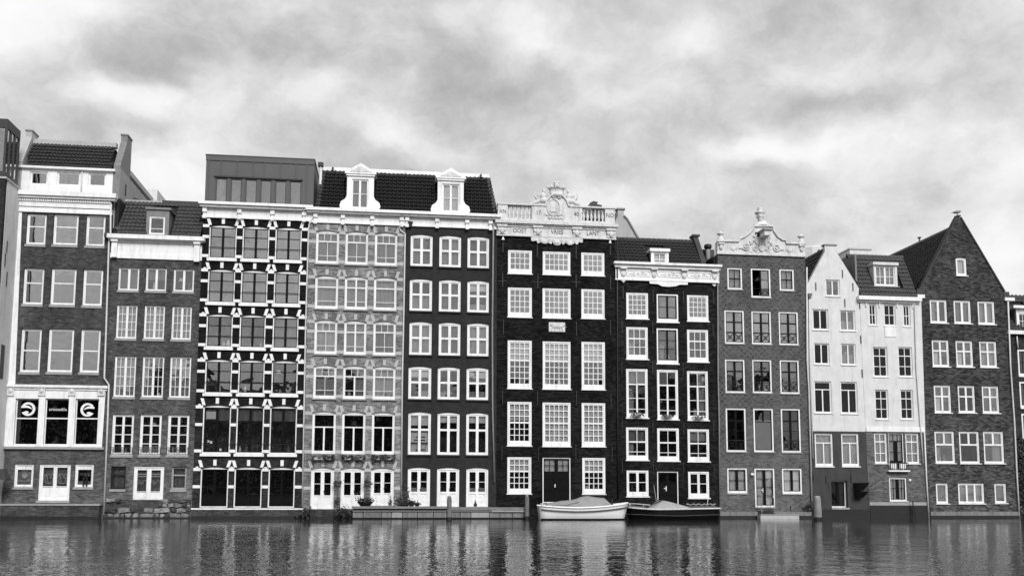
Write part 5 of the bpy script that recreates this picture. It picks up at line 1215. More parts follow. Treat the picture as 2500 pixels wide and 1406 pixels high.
    for ax, ay in ((210, 450), (690, 465)):
        m = MB(); cx, cz = G(ax, ay); m.ell((cx, y + .02, cz), (.17, .06, .15)).ell((cx - .2, y + .02, cz + .06), (.09, .04, .05), 7, 4).ell((cx + .2, y + .02, cz + .06), (.09, .04, .05), 7, 4)
        for q in (-3, -2, 2, 3): m.box(cx + q * .12 - .02, cx + q * .12 + .02, y, y + .028, cz - .18, cz + .2)
        m.build('gable_mask', stonewhite, gab)
    for ax, ay in ((105, 410), (795, 428)):
        cx, cz = G(ax, ay); MB().box(cx - .2, cx + .2, h.Y - .2, h.Y - .044, cz - .02, cz + .08).ell((cx, h.Y - .1, cz - .2), (.14, .06, .18)).build('corner_bracket', stonewhite, gab)
    # hoist beam under its hood
    (bxa, bza), (bxb, bzb) = G(428, 308), G(492, 368)
    hb = MB().box(bxa + .05, bxb, h.Y - .9, h.Y - .044, bzb + .05, bza - .08).build('hoist_beam', stonewhite, r)
    MB().box(bxa - .04, bxb + .12, h.Y - 1.0, h.Y - .044, bza - .075, bza + .05).build('hoist_hood', sillstone, r)
    ubox('hoist_recess', darkpaint, r, bxa - .25, bxa + .04, h.Y - .06, h.Y - .041, bzb + .15, bza)
    # cap, vase and finials
    cx = G(466, 0)[0]; cx = (Q(11, 388, 258)[0] + Q(11, 545, 258)[0]) / 2; z0 = gp[6][1] + .08
    zv = lambda yy: Q(11, 440, yy, h.Y)[1]
    yv = h.Y + .15
    MB().lathe(cx, yv, [(.62, z0), (.62, z0 + .1), (.5, zv(235)), (.36, zv(220)), (.28, zv(208)), (.26, zv(202))], 14, .55).build('gable_cap', stonewhite, gab, smooth=True)
    vase = MB().lathe(cx - .12, yv, [(.18, zv(203)), (.12, zv(195)), (.24, zv(180)), (.26, zv(160)), (.22, zv(148)), (.36, zv(138)), (.36, zv(132)), (.2, zv(124)), (.15, zv(114)), (.2, zv(106)), (.14, zv(98)), (.17, zv(93)), (.05, zv(91))], 14)
    vase.build('vase', stonewhite, gab, smooth=True)
    m = MB()
    for q in range(6): t = q * math.pi / 3; m.ell((cx - .12 + .25 * math.cos(t), yv + .25 * math.sin(t), zv(165)), (.06, .06, .12), 6, 4)
    m.build('vase_garland', stonewhite, gab)
    for ax, top in ((100, 295), (788, 318)):
        fx, fz = G(ax, 0)[0], Q(11, ax, top + 85, h.Y)[1]; ft = Q(11, ax, top, h.Y)[1]; H = ft - fz; yv2 = h.Y + .12
        MB().lathe(fx, yv2, [(.24, fz - .1), (.24, fz + .15 * H), (.17, fz + .35 * H), (.12, fz + .5 * H), (.1, fz + .58 * H), (.22, fz + .68 * H), (.25, fz + .76 * H), (.18, fz + .84 * H), (.08, fz + .92 * H), (.06, ft), (.01, ft + .02)], 12).build('finial', stonewhite, gab, smooth=True)
    h.shell(B78(3), B89(3), zt - .1)
    MB().prism([(x0 + .2, zt), (x1 - .2, zt), ((x0 + x1) / 2, gp[6][1] - .4)], [], h.Y + .41, h.Y + 8).build('roof', tile_d, r)
    pz = Q(12, 400, 1248)[1]
    (lx0, lz1), (lx1, lz0) = Q(12, 88, 1243, D - .5), Q(12, 800, 1270, D - .5)
    MB().box(lx0, lx1, h.Y - .55, h.Y - .004, ZB, lz1).build('plinth', quayconc, r); wet_shade(r, lx0, lx1, h.Y - .55, .16)
    pipe(r, [Q(11, 838, 610), Q(11, 840, 1400), Q(12, 778, 300), Q(12, 800, 1160)], pipe_w, .055, h.Y - .1)
house_gable()

# ------------------------------------------------------------------ house 9: narrow plaster gable
def house_narrow():
    h = house('h9', B89(5), B9A(5), 'narrow pale plastered house with a spout gable and a dark grey ground floor', .02)
    r = h.root
    kw = dict(fw=.055, sw=.04, mwid=.08, rec=.06, sill=(white, .06, .05, .06))
    DK = dict(sash=white)
    h.window(Q(13, 230, 640), Q(13, 357, 785), '1|1:1', cur='k', **kw)
    for (q, c) in (((118, 893, 258, 1073), 'd'), ((352, 903, 490, 1081), 'h'), ((130, 1185, 268, 1368), 'k'), ((362, 1190, 495, 1373), 'h')): h.window(Q(13, q[0], q[1]), Q(13, q[2], q[3]), '1|1:1', cur=c, gl=glass if c == 'h' else glass_black, **kw)
    for q in ((125, 167, 275, 428), (340, 172, 487, 433)): h.window(Q(14, q[0], q[1]), Q(14, q[2], q[3]), '1:.23T 1|1:.77', cur='m', tw=.06, gl=glass_black, **kw)
    split = zmid(14, 110, 577, 555, 577)
    up = h.holes; h.holes = []
    kw['fw'] = .075
    for q in ((130, 592, 287, 864), (347, 594, 500, 864)): h.window(Q(14, q[0], q[1]), Q(14, q[2], q[3]), '1:.27T 1|1:.73', cur='n', tw=.07, bot=.07, **kw)
    (x0, z1), (x1, z0) = Q(14, 265, 978), Q(14, 410, 1200)
    w = h.window((x0, z1), (x1 - .05, z0), '1|1:.5t 1|1:.5', name='door', cur='r', mwid=.2, fw=.09, sw=.05, sash=blackgloss, rec=.24, gl=glass_black, sill=(sillstone, .12, .05, .12))
    h.wall(quad(B89, B9A, ZB, split - .003), greyplaster, 'lower_wall')
    h.holes = up
    gl = [(505, 720), (322, 400), (322, 352), (222, 352), (226, 400), (70, 712)]
    gp = [Q(13, *p) for p in gl]
    out = [(B89(split), split), (B9A(split), split), (B9A(gp[0][1]), gp[0][1])] + gp[1:5] + [(B89(gp[5][1]), gp[5][1])]
    h.wall(out, cream, 'gable_wall', holes=up)
    MB().tube([(x, h.Y + .1, z + .03) for (x, z) in (out[2], gp[1])], .07, 6).tube([(x, h.Y + .1, z + .03) for (x, z) in (gp[4], out[-1])], .07, 6).build('gable_coping', lead, r)
    ubox('gable_cap', lead, r, gp[3][0] - .05, gp[2][0] + .05, h.Y - .05, h.Y + .4, gp[2][1] + .002, gp[2][1] + .09)
    # saddle roof behind, ridge running back
    rz = gp[1][1] + .4; xm = (gp[1][0] + gp[4][0]) / 2; xa, xb = out[-1][0] + .02, out[2][0] - .02; za = out[-1][1] - .1
    y0, y1 = h.Y + .31, h.Y + 9
    for i, (xe, nm) in enumerate(((xa, 0), (xb, 1))):
        if i == 0: tiled(r, (xe, y1, za), (xe, y0, za), (xm, y0, rz), (xm, y1, rz), 30, 9, tile_b, limit=270)
        else:
            b = MB(); b.v = [(xe, y0, za), (xe, y1, za), (xm, y1, rz), (xm, y0, rz)]; b.f = [(0, 1, 2, 3)]; b.build('rear_roof', tile_d, r)
    h.shell(B89(3), B9A(3), za - .05, roof=False)
    for (k, x, y) in ((13, 147, 700), (13, 375, 592), (13, 465, 705), (13, 396, 842), (13, 522, 855), (13, 532, 1155), (14, 222, 970), (14, 118, 955), (14, 428, 965), (14, 518, 105)):
        x_, z_ = Q(k, x, y); h.anchor(x_, z_, .55)
    # extractor hoods beside the door
    for (xa_, ya_, xb_, yb_) in ((445, 998, 538, 1060), (450, 1068, 535, 1120)):
        (a, c), (b_, d) = Q(14, xa_, ya_), Q(14, xb_, yb_)
        MB().hexa([(a + .1, h.Y - .35, d), (b_ - .25, h.Y - .35, d), (b_ - .25, h.Y - .003, d), (a + .1, h.Y - .003, d), (a, h.Y - .75, c), (b_, h.Y - .75, c), (b_, h.Y - .003, c), (a, h.Y - .003, c)]).build('extractor_hood', iron, r)
    pipe(r, [Q(13, 88, 790), Q(13, 95, 1400), Q(14, 112, 800)], pipe_w, .055, h.Y - .08)
    x, z = Q(13, 88, 780); MB().hexa([(x - .07, h.Y - .2, z - .2), (x + .07, h.Y - .2, z - .2), (x + .07, h.Y - .02, z - .2), (x - .07, h.Y - .02, z - .2), (x - .14, h.Y - .28, z + .12), (x + .14, h.Y - .28, z + .12), (x + .14, h.Y - .02, z + .12), (x - .14, h.Y - .02, z + .12)]).build('rainwater_head', lead, r)
    MB().box(B89(.5) + .05, B9A(.5), h.Y - .06, h.Y - .003, ZB, Q(14, 300, 1215)[1]).build('plinth', wet_shade_dark, r)
    # roof ventilators behind the gable
    Yv = h.Y + 4; (vx, vz1), (vx1, vz0) = Q(13, 112, 358, Yv), Q(13, 235, 470, Yv)
    v = MB().lathe((vx + vx1) / 2 - .1, Yv + 1, [(1.5, vz0 - .6), (1.5, vz1 - .12), (1.4, vz1), (.1, vz1 + .01)], 16); o = v.build('roof_ventilator', pipe_w, r)
    for i in range(6): x = vx + .25 + .2 * i; ubox('louvre', iron, o, x, x + .08, Yv - .55, Yv - .4, vz0 + .15, vz1 - .35)
house_narrow()

# ------------------------------------------------------------------ house 10: plastered house with tiled mansard
def house_plaster():
    h = house('h10', B9A(5), BAB(5), 'pale plastered house with grey brick base, tiled mansard and a balcony door', .0)
    r = h.root
    kw = dict(fw=.055, sw=.04, bw=.045, rec=.06, sash=white, sill=(white, .06, .05, .05))
    def sash_in(w): pass
    for (q, sp) in (((600, 850, 672, 1033), '2:.5t 2:.5'), ((728, 852, 835, 1038), '2:.5t 2:.5'), ((893, 860, 963, 1043), '2:.5t 2:.5')): h.window(Q(13, q[0], q[1]), Q(13, q[2], q[3]), sp, cur='m', gl=glass_black, **kw)
    for (a, b) in (((635, 1218), (732, 133)), ((850, 1218), (935, 133))): h.window(Q(13, *a), Q(14, *b), '2:.28T 2:.38t 2:.34', cur='m', tw=.06, gl=glass_black, **kw)
    for q in ((620, 237, 738, 480), (828, 238, 942, 480)): h.window(Q(14, q[0], q[1]), Q(14, q[2], q[3]), '2:.28T 2:.38t 2:.34', cur='m', tw=.06, gl=glass_black, **kw)
    split = zmid(14, 560, 579, 1040, 579)
    up = h.holes; h.holes = []
    kw['fw'] = .07
    h.window(Q(14, 615, 590), Q(14, 728, 838), '2:.26T 2:.42t 2:.32', cur='n', tw=.08, **kw); h.window(Q(14, 870, 592), Q(14, 990, 840), '2:.26T 2:.42t 2:.32', cur='n', tw=.08, **kw)
    (x0, z1), (x1, z0) = Q(14, 731, 590), Q(14, 867, 888)
    w = h.window((x0, z1), (x1, z0), '3:.20T 1|1:.34t 1|1:.26T P|P:.2', name='balcony_door', cur='n', fw=.06, sw=.05, mwid=.26, bw=.04, tw=.06, rec=.06, sash=blackgloss)
    (ax, az), (bx, bz) = Q(14, 733, 835), Q(14, 880, 900)
    m = MB(); yy = h.Y - .28
    m.box(ax - .15, bx + .12, yy, h.Y - .003, bz - .06, bz + .04); m.build('balcony_slab', white, r)
    m = MB(); m.box(ax - .05, bx, yy + .0, yy + .03, az - .02, az + .03)
    for i in range(10): x = ax + (bx - ax) * i / 9; m.box(x - .012, x + .012, yy + .004, yy + .026, bz + .04, az - .02)
    m.box(bx - .03, bx, yy + .03, h.Y - .004, az - .02, az + .03).box(ax - .05, ax - .02, yy + .03, h.Y - .004, az - .02, az + .03).build('balcony_rail', iron, r)
    for (a, b) in ((738, 788), (808, 860)):
        (pa, pz), (pb, pz0) = Q(14, a, 838), Q(14, b, 880); ubox('rail_panel', white, r, pa, pb, yy + .035, yy + .05, pz0, pz)
    h.window(Q(14, 738, 955), Q(14, 888, 1146), '2|2:.45t 2|2:.55', cur='n', fw=.09, sw=.04, mwid=.2, bw=.035, rec=.05, sash=blackgloss, sill=(white, .05, .05, .06))
    h.wall(quad(B9A, BAB, ZB, split - .003), h10brick, 'lower_wall'); h.holes = up
    zc = zmid(13, 520, 785, 1020, 795)
    h.wall(quad(B9A, BAB, split, zc - .02), cream, 'upper_wall', holes=up)
    x0, x1 = B9A(split), BAB(split); bz1 = zmid(14, 560, 540, 1035, 545)
    moulding(h, 'plaster_band', white, x0 + .06, x1 - .1, [(split - .02, bz1, .05)])
    (pa, pz), (pb, pz0) = Q(13, 736, 1045), Q(13, 838, 1135); MB().box(pa, pb, h.Y - .04, h.Y - .003, pz0, pz).build('wall_panel', white, r)
    xg0, xg1 = B9A(zc) - .05, Q(13, 1020, 800)[0]
    moulding(h, 'gutter', white, xg0, xg1, [(zc - .28, zc - .02, .30), (zc - .42, zc - .283, .12)])
    for x in (575, 690, 840, 975): cx = Q(13, x, 835)[0]; ubox('frieze_bracket', cream, r, cx - .05, cx + .05, h.Y - .06, h.Y - .003, zc - .75, zc - .425)
    # mansard
    Yr = h.Y + 1.6
    bl = Q(13, 520, 775, h.Y); br_ = Q(13, 1005, 780, h.Y); tl = Q(13, 415, 440, Yr); tr = Q(13, 893, 457, Yr)
    zb_, zt_ = zc - .0, (tl[1] + tr[1]) / 2; wd = br_[0] - bl[0]
    # the slope falls straight back: keep its foot and top the same width
    tiled(r, (bl[0], h.Y - .1, zb_), (br_[0], h.Y - .1, zb_), (tr[0], Yr, zt_), (tl[0], Yr, zt_), 15, 10, tile_m, cut=[((Q(13, 600, 600, h.Y + .6)[0] - bl[0]) / wd, (Q(13, 860, 600, h.Y + .6)[0] - bl[0]) / wd, .18, .84)])
    for i in range(13): x = tl[0] + (tr[0] - tl[0]) * (i + .5) / 13; MB().tube([(x - .18, Yr + .05, zt_ + .05), (x + .18, Yr + .05, zt_ + .07)], .11, 8).build('ridge_tile', tile_m, r)
    ubox('flat_roof', lead, r, tl[0], tr[0], Yr + .12, h.Y + 7, zt_ - .15, zt_ - .02)
    MB().box(bl[0] - .02, bl[0] + .1, h.Y + .4, h.Y + 7, zc - .3, zt_ - .2).box(tr[0] - .1, tr[0] + .02, h.Y + 1.5, h.Y + 7, zc - .3, zt_ - .2).build('roof_side', lead, r)
    # dormer
    Yd = h.Y + .28; dh = House(r, 0); dh.Y = Yd
    (dx0, dz1), (dx1, dz0) = Q(13, 640, 492, Yd), Q(13, 850, 702, Yd)
    dh.window(Q(13, 655, 524, Yd), Q(13, 830, 693, Yd), '2|2:.55t 2|2:.45', name='dormer_window', cur='n', fw=.05, sw=.04, mwid=.13, bw=.035, rec=.04, sash=white)
    dh.wall([(dx0, dz0), (dx1, dz0), (dx1, dz1 - .2), (dx0, dz1 - .2)], cream, 'dormer', th=.12)
    ubox('dormer_roof', cream, r, dx0 - .08, dx1 + .06, Yd - .12, Yr + .1, dz1 - .197, dz1); 
    MB().box(dx0 + .005, dx0 + .1, Yd + .122, Yr, dz0 + .0, dz1 - .2).box(dx1 - .1, dx1 - .005, Yd + .122, Yr, dz0, dz1 - .2).build('dormer_cheek', cream, r)
    MB().box(dx0 - .1, dx1 + .08, Yd - .1, Yd + .2, dz0 - .06, dz0 - .003).build('dormer_sill', leadlt, r)
    ubox('room_wall', room, r, dx0 + .11, dx1 - .11, Yd + .7, Yd + .75, dz0, dz1 - .2)
    h.shell(B9A(3), BAB(3), zc - .45)
    # white roof housing behind
    Yw = h.Y + 3.5; (wx0, wz1), (wx1, wz0) = Q(13, 437, 372, Yw), Q(13, 620, 450, Yw)
    MB().box(wx0, wx1, Yw, Yw + 3, wz0 - .8, wz1 - .1).build('roof_housing', cream, r); ubox('housing_cap', leadlt, r, wx0 - .06, wx1 + .06, Yw - .06, Yw + 3.06, wz1 - .098, wz1)
    pipe(r, [Q(13, 985, 825), Q(13, 990, 860), Q(13, 1005, 1400), Q(14, 992, 560), Q(14, 1012, 845)], cream, .045, h.Y - .07)
    pz = Q(14, 600, 1182)[1]
    MB().box(B9A(.6) + .05, BAB(.6) - .05, h.Y - .05, h.Y - .003, ZB, pz).build('plinth', wet_shade_dark, r)
    moulding(h, 'plinth_render', sillstone, B9A(.8) + .05, BAB(.8) - .05, [(pz + .003, pz + .22, .025)])
    (xa, za), (_, zb2) = Q(14, 912, 1140), Q(14, 912, 1290)
    MB().tube([(xa, h.Y - .3, za), (xa - .02, h.Y - .3, -.3)], .04, 6).tube([(xa + .2, h.Y - .25, -.1), (xa, h.Y - .3, za - .1)], .03, 6).build('mooring_iron', iron, r)
    x, z = Q(14, 908, 975); MB().ell((x, h.Y - .03, z), (.09, .03, .09), 10, 5).build('wall_lamp', white, r)
house_plaster()

# ------------------------------------------------------------------ house 11: tall pointed brick gable
def house_pointed():
    h = house('h11', BAB(5), BBC(5), 'dark brick house with a tall pointed gable and white framed windows', .03)
    r = h.root
    kw = dict(fw=.085, sw=.05, rec=.05, sill=(white, .06, .07, .07))
    h.window(Q(13, 1348, 453), Q(13, 1447, 608), '1:1', cur='w', arch=.06, fw=.12, sw=.04, rec=.05, sill=(white, .06, .07, .07))
    for q, c in (((1125, 812, 1280, 1014), 'l'), ((1330, 818, 1485, 1019), 'm'), ((1535, 825, 1690, 1026), 'n')): h.window(Q(13, q[0], q[1]), Q(13, q[2], q[3]), '1|1:1', cur=c, mwid=.15, **kw)
    for q, c in (((1143, 1157, 1298, 1388), 'L'), ((1347, 1163, 1503, 1391), 'L'), ((1550, 1168, 1708, 1394), 'n')): h.window(Q(13, q[0], q[1]), Q(13, q[2], q[3]), '1|1:.38T 1|1:.62', cur=c, mwid=.13, tw=.10, **kw)
    for q, c in (((1105, 200, 1252, 426), 'L'), ((1300, 203, 1449, 426), 'd'), ((1497, 207, 1645, 429), 'k')): h.window(Q(14, q[0], q[1]), Q(14, q[2], q[3]), '1|1:.38T 1|1:.62', cur=c, mwid=.13, tw=.10, gl=glass_dark if c == 'd' else glass, **kw)
    for q, c in (((1110, 575, 1283, 837), 'x'), ((1310, 577, 1486, 839), 's'), ((1508, 578, 1686, 839), 'r')): h.window(Q(14, q[0], q[1]), Q(14, q[2], q[3]), '1|1:.40T 1:.60', cur=c, mwid=.13, tw=.11, gl=glass_dark if c == 's' else glass, **kw)
    for q, sp, c in (((1122, 1000, 1228, 1166), '1:1', 'm'), ((1303, 1000, 1523, 1166), '1|1|1:1', 'n'), ((1600, 1003, 1704, 1163), '1:1', 'm')): h.window(Q(14, q[0], q[1]), Q(14, q[2], q[3]), sp, cur=c, mwid=.12, **kw)
    zk = zmid(13, 1050, 770, 1770, 795)
    pk = Q(13, 1375, 108); lf = Q(13, 1045, 725); rf = Q(13, 1765, 745); zf = (lf[1] + rf[1]) / 2
    out = [(BAB(ZB), ZB), (BBC(ZB), ZB), (BBC(zk), zk), (rf[0], zf), (pk[0] + .12, pk[1]), (pk[0] - .12, pk[1]), (lf[0], zf), (BAB(zk), zk)]
    h.wall(out, h11brick, 'gable_wall')
    for (a, b) in (((lf[0], zf), (pk[0] - .1, pk[1])), ((pk[0] + .1, pk[1]), (rf[0], zf))):
        d = Vector((b[0] - a[0], b[1] - a[1])).normalized(); nn = Vector((-d.y, d.x)) * .09
        MB().prism([(a[0], a[1]), (b[0], b[1]), (b[0] + nn.x, b[1] + nn.y), (a[0] + nn.x, a[1] + nn.y)] if True else [], [], h.Y - .06, h.Y + .36).build('gable_coping', greyplaster, r)
    ubox('peak_cap', greyplaster, r, pk[0] - .12, pk[0] + .12, h.Y - .07, h.Y + .37, pk[1] + .05, pk[1] + .16)
    for (ka, kb, ya, yb, xe) in ((1010, 1075, 772, 803, 0), (1760, 1845, 797, 826, 1)):
        (a, z1), (b, z0) = Q(13, ka, ya), Q(13, kb, yb)
        ubox('kneeler', white, r, a, b, h.Y - .16, h.Y + .34, z0, z1); c0, c1 = (a + .05, a + .6) if xe == 0 else (a - .02, a + .42)
        MB().box(c0, c1, h.Y - .05, h.Y + .33, z1 + .002, z1 + .42).build('kneeler_block', zinc_d, r)
    # saddle roof
    y0, y1 = h.Y + .31, h.Y + 12; rz = Q(13, 1290, 240, h.Y + .3)[1]; rz = pk[1] - .55; xm = pk[0]
    xa = lf[0] - .15; za = zf - .1; xb = rf[0] + .1
    tiled(r, (xa, y1, za), (xa, y0, za), (xm, y0, rz), (xm, y1, rz), 42, 20, tile_b, limit=0)
    b = MB(); b.v = [(xb, y0, za), (xb, y1, za), (xm, y1, rz), (xm, y0, rz)]; b.f = [(0, 1, 2, 3)]; b.build('rear_roof', tile_b, r)
    MB().tube([(xm, y0, rz + .06), (xm, y1, rz + .06)], .13, 8).build('ridge', lead, r)
    b = MB(); b.v = [(xa, y1, za), (xb, y1, za), (xm, y1, rz)]; b.f = [(0, 1, 2)]; b.build('rear_gable', h11brick, r)
    (vx, vz) = Q(13, 1132, 255, h.Y + 5); MB().tube([(xm, h.Y + 5, rz), (xm, h.Y + 5, rz + .4)], .07, 6).ell((xm, h.Y + 5, rz + .45), (.16, .16, .06)).build('roof_vent', zinc, r)
    h.shell(BAB(3) + .02, BBC(3) - .02, za - .05, depth=12, roof=False, mat=h11brick)
    (sx0, sz1) = Q(14, 1072, 1230); pz = zmid(14, 1072, 1230, 1785, 1235)
    MB().box(BAB(.5) + .1, BBC(.5) - .02, h.Y - .22, h.Y - .003, ZB, pz).build('plinth', quayconc, r); wet_shade(r, BAB(.5) + .1, BBC(.5) - .02, h.Y - .22, .16)
    pipe(r, [Q(14, 1022, 585), Q(14, 1040, 985), Q(14, 1058, 1285)], pipe_w, .055, h.Y - .1)
    pipe(r, [Q(13, 1790, 830), Q(13, 1812, 1400), Q(14, 1757, 500), Q(14, 1778, 950), Q(14, 1798, 1285)], pipe_w, .055, h.Y - .1)
    return pk, h
PK, H11 = house_pointed()

# ------------------------------------------------------------------ house 12 at the right edge
def house_right():
    yo = .9; Y = D + yo
    x0 = BBC(5) + .03; x1 = x0 + 8
    h = House(empty('canal_house', (x0 + x1) / 2, Y, 0, 'dark house cut by the right edge, ivy at its foot, dormer above its gutter', 'house', 'canal houses along the water'), yo)
    r = h.root
    f = lambda x, y: Q(17, x, y, Y)
    gz = f(190, 300)[1]
    for (a, b, c) in ((190, 390, 535), (200, 568, 712), (212, 745, 890)):
        (xa, z1) = f(a, b); z0 = f(a, c)[1]
        h.window((xa, z1), (xa + 1.35, z0), '2|2:.5t 2|2:.5', cur='d', fw=.14, sw=.06, mwid=.1, sash=blackgloss, rec=.05, gl=glass_dark, sill=(white, .12, .04, .08))
        h.window((xa + 2.2, z1), (xa + 3.55, z0), '2|2:.5t 2|2:.5', cur='d', fw=.14, sw=.06, mwid=.1, sash=blackgloss, rec=.05, gl=glass_dark, sill=(white, .12, .04, .08))
    for z in (f(0, 1000)[1], f(0, 1180)[1]): h.window((x0 + 3, z + .9), (x0 + 4.2, z - .6), '1|1:1', cur='d', fw=.1, gl=glass_dark)
    h.wall([(x0, ZB), (x1, ZB), (x1, gz), (x0, gz)], h12brick)
    moulding(h, 'gutter', white, x0, x1, [(gz - .14, gz + .12, .3)])
    zt = f(200, 100)[1] + .6; Yr = Y + 2.4
    tiled(r, (x0, Y - .1, gz + .13), (x1, Y - .1, gz + .13), (x1, Yr, zt), (x0, Yr, zt), 26, 10, tile_m, cut=[((f(188, 0)[0] - x0) / 8, (f(188, 0)[0] - x0 + 1.7) / 8, -.1, .8)])
    (dx, dz1) = f(188, 165); 
    dh = House(r, yo + .1); dh.window((dx + .1, dz1 - .25), (dx + 1.5, gz + .25), '2|2:.5t 2|2:.5', name='dormer_window', cur='d', fw=.1, rec=.03, gl=glass_dark)
    dh.wall([(dx, gz + .13), (dx + 1.6, gz + .13), (dx + 1.6, dz1), (dx, dz1)], white, 'dormer', th=.15)
    ubox('dormer_roof', white, r, dx - .35, dx + 1.9, dh.Y - .25, Yr, dz1 + .002, dz1 + .2)
    MB().box(dx + .01, dx + .1, dh.Y + .152, Yr, gz + .13, dz1).box(dx + 1.5, dx + 1.59, dh.Y + .152, Yr, gz + .13, dz1).build('dormer_cheek', lead, r)
    MB().hexa([(x0, Yr, gz), (x1, Yr, gz), (x1, Y + 9, gz), (x0, Y + 9, gz), (x0, Yr + .02, zt - .02), (x1, Yr + .02, zt - .02), (x1, Y + 9, gz + .2), (x0, Y + 9, gz + .2)]).build('rear_roof', under, r)
    h.shell(x0, x1, gz - .1)
    pipe(r, [f(182, 320), f(188, 390)], pipe_w, .05, Y - .1)
    return x0, Y
XR, YR = house_right()

def leaf_cloud(m, pts_fn, n, s):
    for _ in range(n):
        c = Vector(pts_fn()); a = Vector((rnd.uniform(-1, 1), rnd.uniform(-1, .3), rnd.uniform(-1, 1))).normalized(); b = a.cross(Vector((rnd.uniform(-1, 1), rnd.uniform(-1, 1), rnd.uniform(-1, 1)))).normalized(); q = s * rnd.uniform(.6, 1.4)
        i = len(m.v); m.v += [tuple(c - a * q), tuple(c + b * q * .5), tuple(c + a * q), tuple(c - b * q * .5)]; m.f.append((i, i + 1, i + 2, i + 3))
    return m
def ivy():
    z1 = Q(17, 210, 895, YR)[1]
    iv = empty('ivy_plant', XR + 1.3, YR - .2, 0, 'dark ivy hanging over the wall at the lower right edge', 'ivy')
    def pt():
        z = rnd.uniform(.3, z1 + .3) if rnd.random() < .8 else rnd.uniform(.3, z1 * .6); x = XR + .15 + rnd.random() ** 1.0 * 3.2
        return (x, YR - .05 - rnd.random() * .45 * (1 - (z / (z1 + 1)) * .5), z)
    leaf_cloud(MB(), pt, 3200, .10).build('foliage', leafm, iv, norm=False)
    leaf_cloud(MB(), pt, 700, .09).build('pale_foliage', leafl, iv, norm=False)
    m = MB()
    for i in range(12):
        x = XR + .3 + .25 * i; m.tube([(x + .15 * math.sin(t * 1.3 + i), YR - .06 - .1 * math.sin(t), z1 * (1 - t / 8)) for t in range(9)], .02, 4)
    m.build('stem', timber, iv, norm=False)
ivy()

def unseen_trees():  # unseen tree row, added so the lower panes mirror something dark
    m = MB()
    def branch(p, d, L, r, lvl):
        q = p + d * L; mid = p + d * L * .5 + Vector((rnd.gauss(0, .06), rnd.gauss(0, .06), rnd.gauss(0, .03))) * L
        m.tube([p, mid, q], r, 5, r * .62)
        if lvl == 0: tips.append(q); return
        for _ in range(3 if lvl > 1 else 2):
            e = (d + Vector((rnd.uniform(-.8, .8), rnd.uniform(-.8, .8), rnd.uniform(-.25, .5)))).normalized(); branch(q if rnd.random() < .7 else mid, e, L * rnd.uniform(.62, .82), r * .6, lvl - 1)
    lf = MB()
    for x in (-34, -25, -15.5, -7, 4, 12.5, 22, 31, 41):
        tips = []; branch(Vector((x, -13 + rnd.uniform(-1.5, 1.5), .1)), Vector((rnd.gauss(0, .05), 0, 1)).normalized(), rnd.uniform(2.7, 3.4), .25, 4)
        for tp in tips: leaf_cloud(lf, lambda: (tp.x + rnd.gauss(0, .6), tp.y + rnd.gauss(0, .6), tp.z + rnd.gauss(0, .5)), 5, .16)
    n = len(m.v); m.v += lf.v; m.f += [tuple(i + n for i in f) for f in lf.f]
    o = m.build('unseen_trees', leafm, norm=False); o['kind'] = 'stuff'
unseen_trees()
def unseen_far_bank():  # unseen blocks behind the camera, added to darken reflections in lower panes
    x = -78
    for (w, hgt, lab) in ((13, 17, 'wide brick block'), (11, 19, 'tall plain block'), (14, 16, 'broad dark block'), (10, 19, 'narrow tall block'), (15, 17, 'long brick block'), (12, 20, 'tallest dark block'), (13, 16, 'low wide block'), (11, 18, 'plain brick block'), (14, 17, 'dark corner block'), (13, 18, 'last brick block'), (16, 20, 'end block')):
        o = empty('unseen_building', x + w / 2, -36, 0, lab + ' unseen behind the viewer, added to darken the mirroring panes', 'building', 'unseen buildings added behind the viewer')
        fl = int((hgt - 3) / 3.2); nw = int(w / 2.4); m = MB(); gl_ = MB()
        MB().box(x, x + w, -48, -36, 0, hgt).build('wall', rnd.choice((h12brick, h1brick, h11brick)), o)
        ubox('cornice', sillstone, o, x - .1, x + w + .1, -36.0 + .003, -35.6, hgt - .7, hgt - .1); ubox('roof', tile_d, o, x, x + w, -48, -36, hgt + .003, hgt + 1.2)
        for f in range(fl):
            for k in range(nw):
                cx = x + w * (k + .5) / nw; z = 1.4 + f * 3.2
                fr = ubox('window', white, o, cx - .6, cx + .6, -35.995, -35.9, z, z + 1.9); 
                ubox('pane', darkpaint, o, cx - .5, cx + .5, -35.898, -35.88, z + .1, z + 1.8)
        x += w + .02
unseen_far_bank()

